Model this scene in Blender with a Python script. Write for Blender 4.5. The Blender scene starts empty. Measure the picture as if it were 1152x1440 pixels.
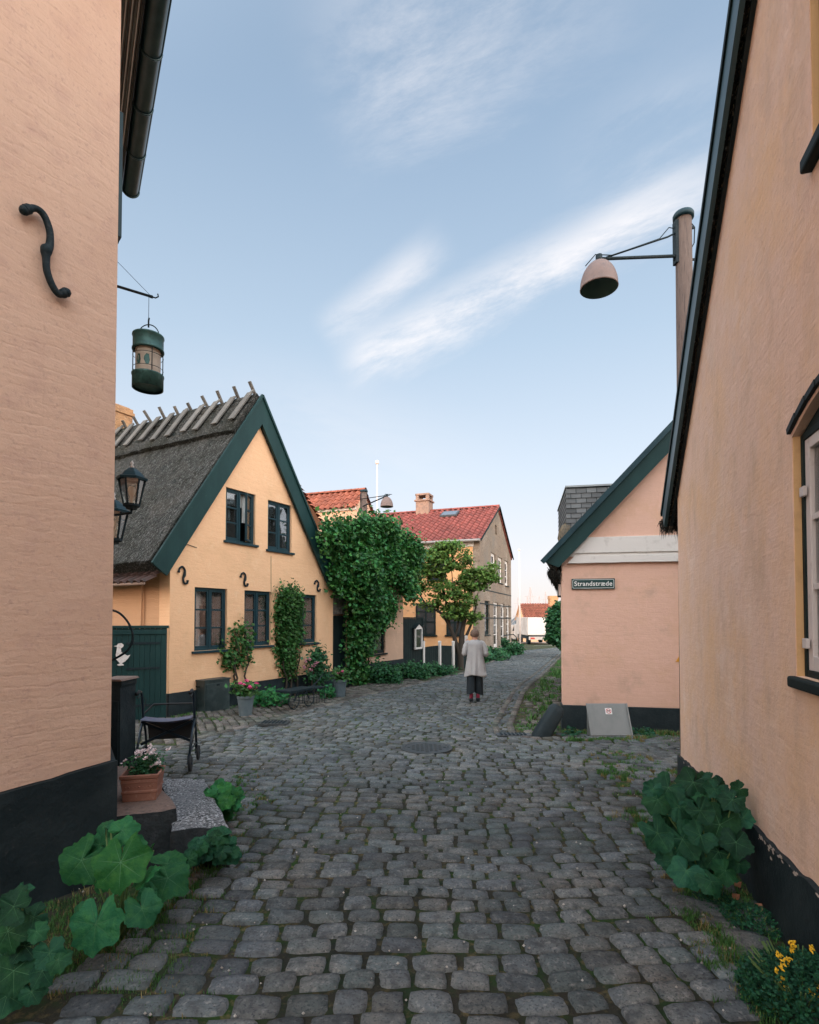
import bpy, math, random
import numpy as np
from mathutils import Vector, Matrix, noise
from mathutils.geometry import tessellate_polygon
random.seed(7); RNG = np.random.default_rng(7)
S = bpy.context.scene; COL = S.collection
R = math.radians

# ---------------------------------------------------------------- camera, world, sun, exposure
FPX, CX, CY, PITCH, CAMZ = 768.0, 576.0, 850.0, R(1.5), 1.70
cam = bpy.data.cameras.new('camera'); camo = bpy.data.objects.new('camera', cam); COL.objects.link(camo)
camo.location = (0, 0, CAMZ); camo.rotation_euler = (R(90) + PITCH, 0, 0)
cam.sensor_fit = 'AUTO'; cam.sensor_width = 36; cam.lens = FPX / 1440 * 36
cam.shift_y = (CY - 720) / 1440; cam.clip_start = 0.05; cam.clip_end = 6000
S.camera = camo
S.view_settings.view_transform = 'Standard'; S.view_settings.look = 'None'
S.view_settings.gamma = 1; S.view_settings.exposure = 0.95; S.view_settings.use_curve_mapping = False

def ray(x, y):
    u = (x - CX) / FPX; v = (CY - y) / FPX
    return Vector((u, math.cos(PITCH) - v * math.sin(PITCH), math.sin(PITCH) + v * math.cos(PITCH)))

SUN_DIR = Vector((-0.30, -0.954, math.tan(R(7.5)))).normalized()     # towards the sun
sun = bpy.data.lights.new('sun', 'SUN'); sun.energy = 0.85; sun.angle = R(0.6); sun.color = (1.0, 0.72, 0.50)
suno = bpy.data.objects.new('sun', sun); COL.objects.link(suno); suno.location = (-20, -15, 12)
suno.rotation_euler = SUN_DIR.to_track_quat('Z', 'Y').to_euler()

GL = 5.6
W = bpy.data.worlds.new('World'); S.world = W; W.use_nodes = True
nt = W.node_tree; nt.nodes.clear()
def N(t, **k):
    n = nt.nodes.new(t)
    for a, b in k.items(): setattr(n, a, b)
    return n
wo = N('ShaderNodeOutputWorld'); bg = N('ShaderNodeBackground'); bg.inputs[1].default_value = 0.15
sky = N('ShaderNodeTexSky', sky_type='NISHITA', sun_disc=False, sun_elevation=R(7),
        sun_rotation=math.atan2(SUN_DIR.x, SUN_DIR.y), altitude=0, air_density=1.0, dust_density=1.2, ozone_density=3.0)
tc = N('ShaderNodeTexCoord'); nrm = N('ShaderNodeVectorMath', operation='NORMALIZE')
nt.links.new(tc.outputs['Generated'], nrm.inputs[0])
D = nrm.outputs[0]
def mth(op, a, b=None, c=None, clamp=False):
    n = N('ShaderNodeMath', operation=op); n.use_clamp = clamp
    for i, v in enumerate((a, b, c)):
        if v is None: continue
        if isinstance(v, (int, float)): n.inputs[i].default_value = v
        else: nt.links.new(v, n.inputs[i])
    return n.outputs[0]
def dot(v):
    n = N('ShaderNodeVectorMath', operation='DOT_PRODUCT'); nt.links.new(D, n.inputs[0]); n.inputs[1].default_value = v
    return n.outputs['Value']
def sstep(x, a, b):
    n = N('ShaderNodeMapRange', interpolation_type='SMOOTHSTEP'); nt.links.new(x, n.inputs[0])
    n.inputs[1].default_value = a; n.inputs[2].default_value = b
    return n.outputs[0]
# evening air: pale veil thickening to the horizon, mixed over the Nishita sky
up = dot((0, 0, 1))
rmp = N('ShaderNodeValToRGB'); nt.links.new(up, rmp.inputs[0])
e = rmp.color_ramp.elements; e[0].position = 0.0; e[0].color = (3.65, 3.3, 3.22, 1)
e[1].position = 1.0; e[1].color = (0.9, 1.25, 1.75, 1)
for p, c in ((0.10, (3.5, 3.32, 3.46)), (0.25, (2.85, 3.12, 3.45)), (0.45, (2.0, 2.48, 3.0)), (0.68, (1.35, 1.82, 2.42))):
    x = e.new(p); x.color = (*c, 1)
m1 = N('ShaderNodeMix', data_type='RGBA'); m1.inputs[0].default_value = 0.86
nt.links.new(sky.outputs[0], m1.inputs[6]); nt.links.new(rmp.outputs[0], m1.inputs[7])
# out-of-view sky boosted as added fill for the walls, warmer behind and overhead
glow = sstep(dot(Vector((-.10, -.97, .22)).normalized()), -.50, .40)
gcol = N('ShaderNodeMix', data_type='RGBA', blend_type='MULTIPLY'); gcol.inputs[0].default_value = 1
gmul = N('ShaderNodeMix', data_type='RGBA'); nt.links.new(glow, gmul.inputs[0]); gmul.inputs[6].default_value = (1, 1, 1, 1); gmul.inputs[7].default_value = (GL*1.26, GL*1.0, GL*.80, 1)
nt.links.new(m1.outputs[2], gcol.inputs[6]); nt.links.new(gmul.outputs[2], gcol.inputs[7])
# wisps of high cloud, laid out as bands on the sky dome
def band(p0, p1, half, fall0, fall1, amt, ns, seed, edge=1.0):
    a = ray(*p0).normalized(); b = ray(*p1).normalized(); n = a.cross(b).normalized()
    if n.z < 0: n = -n
    t = (b - a).normalized(); L = (b - a).length; s0 = a.dot(t)
    mp = N('ShaderNodeMapping'); nt.links.new(D, mp.inputs[0]); 
    # stretch noise along the band
    ex = t.to_track_quat('X', 'Z').to_euler()
    mp.vector_type = 'TEXTURE'; mp.inputs['Rotation'].default_value = ex; mp.inputs['Scale'].default_value = (2.6, .8, .8)
    mp.inputs['Location'].default_value = (seed, seed * .7, 0)
    nz = N('ShaderNodeTexNoise'); nt.links.new(mp.outputs[0], nz.inputs[0]); nz.inputs['Scale'].default_value = ns
    nz.inputs['Detail'].default_value = 8; nz.inputs['Roughness'].default_value = .70; nz.inputs['Distortion'].default_value = .35
    d = mth('ADD', dot(n), mth('MULTIPLY', mth('SUBTRACT', nz.outputs[0], .5), half * 1.6))
    lo = mth('SUBTRACT', 1, sstep(mth('ABSOLUTE', d), 0, half))
    s = dot(t)
    en = mth('MULTIPLY', sstep(s, s0 - fall0, s0 + fall0 * .6), mth('SUBTRACT', 1, sstep(s, s0 + L - fall1, s0 + L + fall1)))
    tex = sstep(nz.outputs[0], .32, .66)
    return mth('MULTIPLY', mth('MULTIPLY', lo, en), mth('MULTIPLY', tex, amt))
cl = [band((505, 505), (1010, 250), .062, .05, .12, .95, 5, 1.3), band((465, 462), (600, 350), .042, .03, .05, .6, 6, 4.1),
      band((500, 70), (760, -40),   .15, .1, .2, .42, 7, 8.2), band((850, 240), (1010, 130), .10, .08, .1, .30, 6, 2.7),
      band((380, 560), (640, 640), .12, .2, .2, .18, 5, 6.4)]
tot = cl[0]
for c in cl[1:]: tot = mth('ADD', tot, c)
tot = mth('MINIMUM', tot, .85)
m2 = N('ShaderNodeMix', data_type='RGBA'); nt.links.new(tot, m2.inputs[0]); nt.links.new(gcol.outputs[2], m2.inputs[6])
m2.inputs[7].default_value = (3.7, 3.6, 3.65, 1)
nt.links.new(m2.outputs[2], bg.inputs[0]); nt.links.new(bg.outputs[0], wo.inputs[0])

# ---------------------------------------------------------------- helpers
SL = 0.015
def gz(Y): return -SL * min(max(Y, 0), 62)
def G(x, y, dz=0.0):
    """pixel -> point on the sloping street"""
    r = ray(x, y); t = (CAMZ - dz) / (-r.z - SL * r.y); return Vector((r.x * t, r.y * t, CAMZ + r.z * t))
def at(x, y, Y):
    r = ray(x, y); t = Y / r.y; return Vector((r.x * t, Y, CAMZ + r.z * t))

def tag(o, label=None, cat=None, group=None, kind=None):
    if label: o['label'] = label
    if cat: o['category'] = cat
    if group: o['group'] = group
    if kind: o['kind'] = kind
    return o
def thing(name, label, cat, loc=(0, 0, 0), rz=0, group=None):
    o = bpy.data.objects.new(name, None); COL.objects.link(o); o.empty_display_size = .2
    o.location = loc; o.rotation_euler = (0, 0, rz); tag(o, label, cat, group); return o
def copy_tree(o, parent=None):
    c = o.copy(); COL.objects.link(c); c.parent = parent
    for ch in list(o.children): copy_tree(ch, c)
    return c

class MB:
    def __init__(s): s.v = []; s.f = []; s.mi = []; s.cur = 0
    def add(s, vs, fs):
        b = len(s.v); s.v += [tuple(q) for q in vs]; s.f += [tuple(i + b for i in f) for f in fs]; s.mi += [s.cur] * len(fs)
    def box(s, x0, x1, y0, y1, z0, z1):
        s.add([(x0,y0,z0),(x1,y0,z0),(x1,y1,z0),(x0,y1,z0),(x0,y0,z1),(x1,y0,z1),(x1,y1,z1),(x0,y1,z1)],
              [(0,3,2,1),(4,5,6,7),(0,1,5,4),(1,2,6,5),(2,3,7,6),(3,0,4,7)])
    def obox(s, c, ax, ay, az):
        c, ax, ay, az = Vector(c), Vector(ax), Vector(ay), Vector(az); P = []
        for k in (-1, 1):
            for i, j in ((-1,-1),(1,-1),(1,1),(-1,1)): P.append(c + ax*i + ay*j + az*k)
        s.add(P, [(0,3,2,1),(4,5,6,7),(0,1,5,4),(1,2,6,5),(2,3,7,6),(3,0,4,7)])
    def bar(s, a, b, w, h, upv=(0, 0, 1)):
        a, b = Vector(a), Vector(b); d = (b - a); n = d.normalized(); side = n.cross(Vector(upv)).normalized(); u = side.cross(n)
        s.obox((a + b) / 2, d / 2, side * w / 2, u * h / 2)
    def prism(s, poly, y0, y1, holes=()):
        """poly in (x,z), extruded y0..y1, with holes and their reveals"""
        loops = [[Vector((p[0], p[1], 0)) for p in poly]] + [[Vector((p[0], p[1], 0)) for p in h] for h in holes]
        tris = tessellate_polygon(loops); flat = [p for l in loops for p in l]
        for y, flip in ((y0, False), (y1, True)):
            vs = [(p.x, y, p.y) for p in flat]; fs = []
            for t in tris:
                a, b, c = (flat[i] for i in t); ar = (b.x-a.x)*(c.y-a.y)-(b.y-a.y)*(c.x-a.x)
                t = tuple(t) if ar > 0 else tuple(reversed(t))
                fs.append(tuple(reversed(t)) if flip else t)
            s.add(vs, fs)
        for k, l in enumerate(loops):
            ar = sum(l[i].x*l[(i+1) % len(l)].y - l[(i+1) % len(l)].x*l[i].y for i in range(len(l)))
            ccw = ar > 0
            for i in range(len(l)):
                a, b = l[i], l[(i+1) % len(l)]
                q = [(a.x,y0,a.y),(b.x,y0,b.y),(b.x,y1,b.y),(a.x,y1,a.y)]
                s.add(q, [(0,3,2,1)] if (ccw == (k == 0)) else [(0,1,2,3)])
    def tube(s, pts, r, n=8, cap=True):
        pts = [Vector(p) for p in pts]; m = len(pts)
        rs = r if isinstance(r, (list, tuple)) else [r] * m
        b = len(s.v); prev = None
        for i, p in enumerate(pts):
            d = (pts[min(i+1, m-1)] - pts[max(i-1, 0)])
            d = d.normalized() if d.length > 1e-9 else Vector((0,0,1))
            if prev is None:
                a = d.orthogonal().normalized()
            else:
                a = (prev - d * prev.dot(d)); a = a.normalized() if a.length > 1e-6 else d.orthogonal().normalized()
            prev = a; c = d.cross(a)
            for k in range(n):
                t = 2*math.pi*k/n; s.v.append(tuple(p + (a*math.cos(t) + c*math.sin(t)) * rs[i]))
        for i in range(m-1):
            for k in range(n):
                s.f.append((b+i*n+k, b+i*n+(k+1) % n, b+(i+1)*n+(k+1) % n, b+(i+1)*n+k)); s.mi.append(s.cur)
        if cap:
            s.f.append(tuple(b+k for k in reversed(range(n)))); s.f.append(tuple(b+(m-1)*n+k for k in range(n))); s.mi += [s.cur]*2
    def lathe(s, prof, c=(0,0,0), n=24, sx=1, sy=1, cap=False):
        b = len(s.v)
        for r_, z in prof:
            for k in range(n):
                t = 2*math.pi*k/n; s.v.append((c[0]+r_*math.cos(t)*sx, c[1]+r_*math.sin(t)*sy, c[2]+z))
        for i in range(len(prof)-1):
            for k in range(n):
                s.f.append((b+i*n+k, b+i*n+(k+1) % n, b+(i+1)*n+(k+1) % n, b+(i+1)*n+k)); s.mi.append(s.cur)
        if cap:
            s.f.append(tuple(b+k for k in reversed(range(n)))); s.f.append(tuple(b+(len(prof)-1)*n+k for k in range(n))); s.mi += [s.cur]*2
    def grid(s, fn, nu, nv):
        b = len(s.v)
        for j in range(nv+1):
            for i in range(nu+1): s.v.append(tuple(fn(i/nu, j/nv)))
        for j in range(nv):
            for i in range(nu):
                a = b+j*(nu+1)+i; s.f.append((a, a+1, a+nu+2, a+nu+1)); s.mi.append(s.cur)
    def build(s, name, m, parent=None, smooth=False, bevel=0, loc=None, recalc=False):
        me = bpy.data.meshes.new(name); me.from_pydata(s.v, [], s.f)
        ms = m if isinstance(m, (list, tuple)) else [m]
        for q in ms: me.materials.append(q)
        if len(ms) > 1: me.polygons.foreach_set('material_index', s.mi)
        if smooth: me.polygons.foreach_set('use_smooth', [True]*len(s.f))
        me.update(); me.validate()
        o = bpy.data.objects.new(name, me); COL.objects.link(o)
        if parent: o.parent = parent
        if loc is not None: o.location = loc
        if bevel:
            md = o.modifiers.new('bevel', 'BEVEL'); md.width = bevel; md.segments = 2; md.limit_method = 'ANGLE'; md.angle_limit = R(40)
        if smooth == 'auto':
            pass
        return o

# ---------------------------------------------------------------- materials
MATS = {}
def mat(name, col, rough=.85, vary=(), bump=(), isl=0.0, metal=0.0, brick=None, spec=.5, emit=None, trans=0, hue=0, wave=None, coat=0):
    """vary: (scale, colour2, lo, hi, stretch); bump: (scale, strength, distance, stretch)"""
    if name in MATS: return MATS[name]
    m = bpy.data.materials.new(name); m.use_nodes = True; t = m.node_tree; ns = t.nodes; L = t.links
    bs = ns['Principled BSDF']; bs.inputs['Roughness'].default_value = rough; bs.inputs['Metallic'].default_value = metal
    bs.inputs['Specular IOR Level'].default_value = spec
    co = ns.new('ShaderNodeTexCoord').outputs['Object']
    def noise_(scale, stretch=(1,1,1), detail=6, rough_=.6, dist=0, off=0):
        mp = ns.new('ShaderNodeMapping'); L.new(co, mp.inputs[0]); mp.inputs['Scale'].default_value = stretch; mp.inputs['Location'].default_value = (off, off*.37, off*.71)
        n = ns.new('ShaderNodeTexNoise'); L.new(mp.outputs[0], n.inputs[0]); n.inputs['Scale'].default_value = scale
        n.inputs['Detail'].default_value = detail; n.inputs['Roughness'].default_value = rough_; n.inputs['Distortion'].default_value = dist
        return n.outputs[0]
    rgb = ns.new('ShaderNodeRGB'); rgb.outputs[0].default_value = (*col, 1); c = rgb.outputs[0]
    for i, vv in enumerate(vary):
        sc, c2, lo, hi = vv[:4]; st = vv[4] if len(vv) > 4 else (1,1,1)
        nz = noise_(sc, st, off=i*3.7+1.1)
        mr = ns.new('ShaderNodeMapRange'); L.new(nz, mr.inputs[0]); mr.inputs[1].default_value = lo; mr.inputs[2].default_value = hi
        mx = ns.new('ShaderNodeMix'); mx.data_type = 'RGBA'; L.new(mr.outputs[0], mx.inputs[0]); L.new(c, mx.inputs[6]); mx.inputs[7].default_value = (*c2, 1); c = mx.outputs[2]
    if isl or hue:
        g = ns.new('ShaderNodeNewGeometry'); hs = ns.new('ShaderNodeHueSaturation'); L.new(c, hs.inputs['Color'])
        mr = ns.new('ShaderNodeMapRange'); L.new(g.outputs['Random Per Island'], mr.inputs[0]); mr.inputs[3].default_value = 1-isl; mr.inputs[4].default_value = 1+isl
        L.new(mr.outputs[0], hs.inputs['Value'])
        if hue:
            wn = ns.new('ShaderNodeTexWhiteNoise'); wn.noise_dimensions = '1D'; L.new(g.outputs['Random Per Island'], wn.inputs['W'])
            mr2 = ns.new('ShaderNodeMapRange'); L.new(wn.outputs['Value'], mr2.inputs[0]); mr2.inputs[3].default_value = .5-hue; mr2.inputs[4].default_value = .5+hue
            L.new(mr2.outputs[0], hs.inputs['Hue'])
        c = hs.outputs[0]
    L.new(c, bs.inputs['Base Color'])
    nrm_ = None
    def addb(h, st, dist):
        nonlocal nrm_
        b = ns.new('ShaderNodeBump'); b.inputs['Strength'].default_value = st; b.inputs['Distance'].default_value = dist
        L.new(h, b.inputs['Height'])
        if nrm_: L.new(nrm_, b.inputs['Normal'])
        nrm_ = b.outputs[0]
    if brick:
        bw, bh, st = brick
        sp = ns.new('ShaderNodeSeparateXYZ'); L.new(co, sp.inputs[0]); cb = ns.new('ShaderNodeCombineXYZ')
        nd = noise_(2.2, off=5); nd2 = noise_(9, off=9)
        ad = ns.new('ShaderNodeMath'); ad.operation = 'MULTIPLY_ADD'; L.new(nd, ad.inputs[0]); ad.inputs[1].default_value = .13; L.new(sp.outputs['Z'], ad.inputs[2])
        ad2 = ns.new('ShaderNodeMath'); ad2.operation = 'MULTIPLY_ADD'; L.new(nd2, ad2.inputs[0]); ad2.inputs[1].default_value = .05; L.new(ad.outputs[0], ad2.inputs[2])
        L.new(sp.outputs['X'], cb.inputs[0]); L.new(ad2.outputs[0], cb.inputs[1])
        bt = ns.new('ShaderNodeTexBrick'); L.new(cb.outputs[0], bt.inputs[0]); bt.inputs['Scale'].default_value = 1
        bt.inputs['Brick Width'].default_value = bw; bt.inputs['Row Height'].default_value = bh; bt.inputs['Mortar Size'].default_value = .012
        bt.inputs['Mortar Smooth'].default_value = 1.0
        msk = noise_(1.3, off=2.2); mm = ns.new('ShaderNodeMath'); mm.operation = 'MULTIPLY'
        mr = ns.new('ShaderNodeMapRange'); L.new(msk, mr.inputs[0]); mr.inputs[1].default_value = .35; mr.inputs[2].default_value = .62; mr.inputs[3].default_value = .0
        inv = ns.new('ShaderNodeMath'); inv.operation = 'SUBTRACT'; inv.inputs[0].default_value = 1; L.new(bt.outputs['Fac'], inv.inputs[1])
        L.new(inv.outputs[0], mm.inputs[0]); L.new(mr.outputs[0], mm.inputs[1]); addb(mm.outputs[0], st, .012)
    if wave:
        sc, st, ax = wave
        w = ns.new('ShaderNodeTexWave'); L.new(co, w.inputs[0]); w.bands_direction = ax; w.inputs['Scale'].default_value = sc; w.inputs['Distortion'].default_value = .3
        addb(w.outputs['Fac'], st, .01)
    for i, vv in enumerate(bump):
        sc, st, dist = vv[:3]; stt = vv[3] if len(vv) > 3 else (1,1,1)
        addb(noise_(sc, stt, off=i*5.3+2, rough_=.65), st, dist)
    if nrm_: L.new(nrm_, bs.inputs['Normal'])
    if emit: bs.inputs['Emission Color'].default_value = (*emit[0], 1); bs.inputs['Emission Strength'].default_value = emit[1]
    if coat: bs.inputs['Coat Weight'].default_value = coat
    if trans:
        tr = ns.new('ShaderNodeBsdfTranslucent'); L.new(c, tr.inputs[0]); ms = ns.new('ShaderNodeMixShader'); ms.inputs[0].default_value = trans
        L.new(bs.outputs[0], ms.inputs[1]); L.new(tr.outputs[0], ms.inputs[2]); L.new(ms.outputs[0], ns['Material Output'].inputs[0])
    MATS[name] = m; return m

def glassmat(name='window_glass', refl=.34, tint=(.8, .9, .95)):
    m = bpy.data.materials.new(name); m.use_nodes = True; t = m.node_tree; ns = t.nodes; L = t.links
    ns.remove(ns['Principled BSDF']); g = ns.new('ShaderNodeBsdfGlossy'); g.inputs['Roughness'].default_value = .03
    tr = ns.new('ShaderNodeBsdfTransparent'); tr.inputs[0].default_value = (*tint, 1)
    fr = ns.new('ShaderNodeLayerWeight'); fr.inputs[0].default_value = .35
    mr = ns.new('ShaderNodeMapRange'); L.new(fr.outputs['Fresnel'], mr.inputs[0]); mr.inputs[3].default_value = refl*.6; mr.inputs[4].default_value = .9
    nz = ns.new('ShaderNodeTexNoise'); nz.inputs['Scale'].default_value = 2.5; tcx = ns.new('ShaderNodeTexCoord'); L.new(tcx.outputs['Object'], nz.inputs[0])
    bp = ns.new('ShaderNodeBump'); bp.inputs['Strength'].default_value = .12; bp.inputs['Distance'].default_value = .02; L.new(nz.outputs[0], bp.inputs['Height']); L.new(bp.outputs[0], g.inputs['Normal'])
    ms = ns.new('ShaderNodeMixShader'); L.new(mr.outputs[0], ms.inputs[0]); L.new(tr.outputs[0], ms.inputs[1]); L.new(g.outputs[0], ms.inputs[2])
    L.new(ms.outputs[0], ns['Material Output'].inputs[0]); return m
GLASS = glassmat(); GLASS2 = glassmat('clear_window_glass', .16, (.95, .96, .97))

PL = dict(rough=.92, spec=.2)
m_plA = mat('plaster_pink_tan', (.63,.43,.322), vary=((1.1,(.59,.385,.28),.45,.75),(5,(.54,.355,.28),.52,.8),(.8,(.66,.44,.25),.66,.8),(38,(.50,.33,.26),.56,.75)), brick=(.9,.072,.13), bump=((60,.3,.004),(1,.22,.03,(2.6,1,9)),(1,.3,.012,(8,1,24)),(3,.35,.03),(22,.35,.006)), **PL)
m_plB = mat('plaster_ochre', (.80,.50,.295), vary=((1.3,(.72,.45,.26),.5,.75),(6,(.82,.56,.35),.55,.8),(.6,(.64,.42,.25),.62,.85),(42,(.64,.40,.24),.58,.75)), brick=(.24,.075,.12), bump=((50,.3,.005),(1,.5,.02,(4,1,14)),(1,.35,.010,(9,1,30)),(5,.4,.02)), **PL)
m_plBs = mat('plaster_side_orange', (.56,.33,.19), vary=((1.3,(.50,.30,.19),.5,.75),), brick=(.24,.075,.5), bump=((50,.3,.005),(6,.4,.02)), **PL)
m_plG = mat('plaster_pink', (.65,.42,.325), vary=((1.2,(.60,.38,.26),.5,.75),(2.6,(.50,.34,.26),.54,.75),(8,(.69,.45,.36),.5,.8),(45,(.54,.34,.27),.58,.75)), brick=(.24,.075,.06), bump=((50,.25,.004),(1,.3,.012,(4,1,16)),(5,.25,.015)), **PL)
m_plF = mat('plaster_streaked_peach', (.77,.54,.42), vary=((1.4,(.78,.51,.32),.45,.68),(3.2,(.62,.43,.31),.52,.78,(1,1,.45)),(9,(.76,.51,.34),.5,.8,(1,1,.5)),(2.1,(.80,.60,.49),.55,.75),(45,(.62,.42,.32),.57,.75)), bump=((4,.5,.03),(14,.6,.012,(1,1,.6)),(5,.5,.008,(1,2,9)),(60,.5,.004)), **PL)
m_jamb = mat('jamb_ochre', (.66,.42,.21), vary=((12,(.55,.34,.17),.5,.8),), bump=((40,.4,.006),), **PL)
m_plC = mat('plaster_pale_peach', (.60,.40,.28), vary=((2,(.55,.37,.27),.45,.75),(7,(.7,.47,.33),.5,.8)), brick=(.24,.075,.4), bump=((50,.3,.004),), **PL)
m_plE = mat('plaster_orange', (.72,.40,.19), vary=((1.4,(.62,.35,.2),.45,.75),(5,(.76,.47,.27),.5,.8)), bump=((10,.3,.01),), **PL)
m_tar = mat('tarred_plinth', (.007,.016,.020), rough=.7, vary=((3,(.022,.034,.038),.4,.7),(25,(.05,.055,.055),.66,.8)), bump=((12,.6,.02),(50,.4,.006)), spec=.3)
m_green = mat('paint_dark_green', (.007,.034,.035), rough=.55, vary=((3,(.011,.046,.046),.4,.7,(1,1,.3)),(40,(.05,.10,.09),.64,.75)), bump=((30,.3,.004,(1,1,.2)),), spec=.25)
m_blueg = mat('paint_blue_green', (.007,.032,.044), rough=.5, vary=((6,(.012,.046,.060),.4,.7),), bump=((30,.2,.003),), spec=.3)
m_dgreen = mat('paint_black_green', (.005,.014,.015), rough=.65, vary=((5,(.009,.022,.022),.4,.7),), bump=((25,.3,.004),), spec=.2)
m_iron = mat('black_iron', (.006,.017,.022), spec=.25, rough=.65, vary=((40,(.03,.04,.045),.5,.7),), bump=((60,.4,.003),))
m_white = mat('white_trim', (.62,.60,.57), rough=.7, vary=((8,(.45,.43,.40),.55,.8),), bump=((20,.3,.006),))
m_sash = mat('sash_pale_paint', (.60,.55,.53), rough=.55, vary=((18,(.45,.40,.38),.58,.75),), bump=((40,.3,.003),))
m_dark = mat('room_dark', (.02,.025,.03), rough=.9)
m_curt = mat('curtain', (.88,.88,.86), rough=.9, bump=((30,.5,.01,(1,1,.05)),), vary=((20,(.5,.5,.48),.45,.7,(1,1,.1)),))
m_thatch = mat('weathered_thatch', (.050,.049,.044), rough=1, vary=((20,(.15,.15,.14),.5,.68),(5,(.02,.028,.024),.5,.72,(1,1,1)),(45,(.008,.012,.014),.5,.62),(1.6,(.026,.028,.022),.45,.65,(1,1,.6)),(.9,(.075,.07,.06),.5,.7),(38,(.34,.34,.32),.60,.70)), bump=((35,1,.05),(90,.8,.02)), spec=.1)
m_cutth = mat('cut_thatch', (.20,.165,.115), rough=1, vary=((60,(.06,.055,.05),.45,.65,(1,1,.3)),(3,(.1,.1,.09),.5,.7)), bump=((70,1,.02,(1,1,.3)),), spec=.1)
m_wood = mat('grey_weathered_wood', (.125,.12,.11), rough=.9, vary=((14,(.055,.055,.052),.45,.7,(1,6,6)),(5,(.17,.16,.14),.5,.8)), bump=((25,.6,.01,(1,5,5)),), isl=.25)
m_post = mat('brown_post_wood', (.15,.105,.085), rough=.9, vary=((9,(.07,.05,.045),.5,.7,(8,8,.5)),(22,(.22,.165,.14),.55,.75,(6,6,.5))), bump=((20,1,.02,(6,6,.4)),))
m_tileR = mat('red_pantile', (.24,.062,.050), rough=.85, vary=((3,(.18,.05,.042),.4,.7),(14,(.28,.09,.07),.55,.8)), isl=.25, bump=((30,.3,.006),))
m_tileO = mat('orange_pantile', (.27,.085,.05), rough=.95, vary=((3,(.19,.06,.04),.4,.7),(14,(.32,.12,.075),.55,.8)), isl=.25)
m_tileD = mat('dark_brown_pantile', (.07,.035,.028), rough=.8, vary=((6,(.035,.025,.022),.4,.7),), isl=.3)
m_brickg = mat('grey_brick', (.23,.18,.135), rough=.95, vary=((1.2,(.32,.27,.22),.5,.7),(9,(.12,.095,.075),.5,.68),(20,(.34,.28,.22),.56,.7),(.7,(.19,.17,.145),.5,.7),(2.5,(.48,.44,.40),.66,.8)), brick=(.24,.08,1.0), bump=((30,.5,.01),))
m_brickc = mat('chimney_brick', (.42,.24,.12), rough=.95, vary=((6,(.25,.15,.09),.45,.7),(14,(.55,.36,.2),.55,.75)), brick=(.2,.075,1.0), bump=((30,.8,.02),))
m_stonew = mat('rubble_grey_wall', (.17,.165,.15), rough=.95, vary=((9,(.08,.08,.075),.45,.65),(20,(.28,.27,.25),.55,.7)), brick=(.25,.09,1), bump=((20,1,.03),))
m_slate = mat('grey_slate', (.15,.16,.165), rough=.75, spec=.25, vary=((3,(.11,.12,.125),.4,.7),), isl=.4, bump=((20,.3,.005),))
m_gutter = mat('dark_zinc', (.018,.045,.05), rough=.35, vary=((6,(.035,.07,.075),.45,.7),), metal=.3, bump=((20,.15,.004),))
m_corr = mat('eave_boards', (.17,.18,.16), rough=.85, vary=((5,(.11,.12,.11),.4,.7),), isl=.35, bump=((10,.5,.01,(6,.4,1)),))
print('p1 ok')

# ---------------------------------------------------------------- buildings
class Frame:
    """facade frame: local x along the wall, y into the building, z up from the foot of the origin corner"""
    def __init__(s, X, Y, ang):          # ang: direction of local x in the plan
        s.o = Vector((X, Y, gz(Y))); s.a = ang; s.d = Vector((math.cos(ang), math.sin(ang), 0)); s.n = Vector((-math.sin(ang), math.cos(ang), 0))
    def uz(s, x, y, off=0.0):
        r = ray(x, y); c = Vector((0, 0, CAMZ)); o = s.o + s.n * off
        t = (o - c).dot(s.n) / r.dot(s.n); p = c + r * t
        return ((p - s.o).dot(s.d), p.z - s.o.z)
    def w(s, u, v, z): return s.o + s.d * u + s.n * v + Vector((0, 0, z))
    def root(s, name, label, cat, group=None): return thing(name, label, cat, s.o, s.a, group)
def rect(fr, x0, y0, x1, y1, off=0):
    """window rectangle from two pixel corners (top-left, bottom-right)"""
    u0, za = fr.uz(x0, y0, off); u1, zb = fr.uz(x1, y1, off)
    return min(u0, u1), max(u0, u1), min(za, zb), max(za, zb)
def hole(w): return [(w[0], w[2]), (w[1], w[2]), (w[1], w[3]), (w[0], w[3])]

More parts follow.
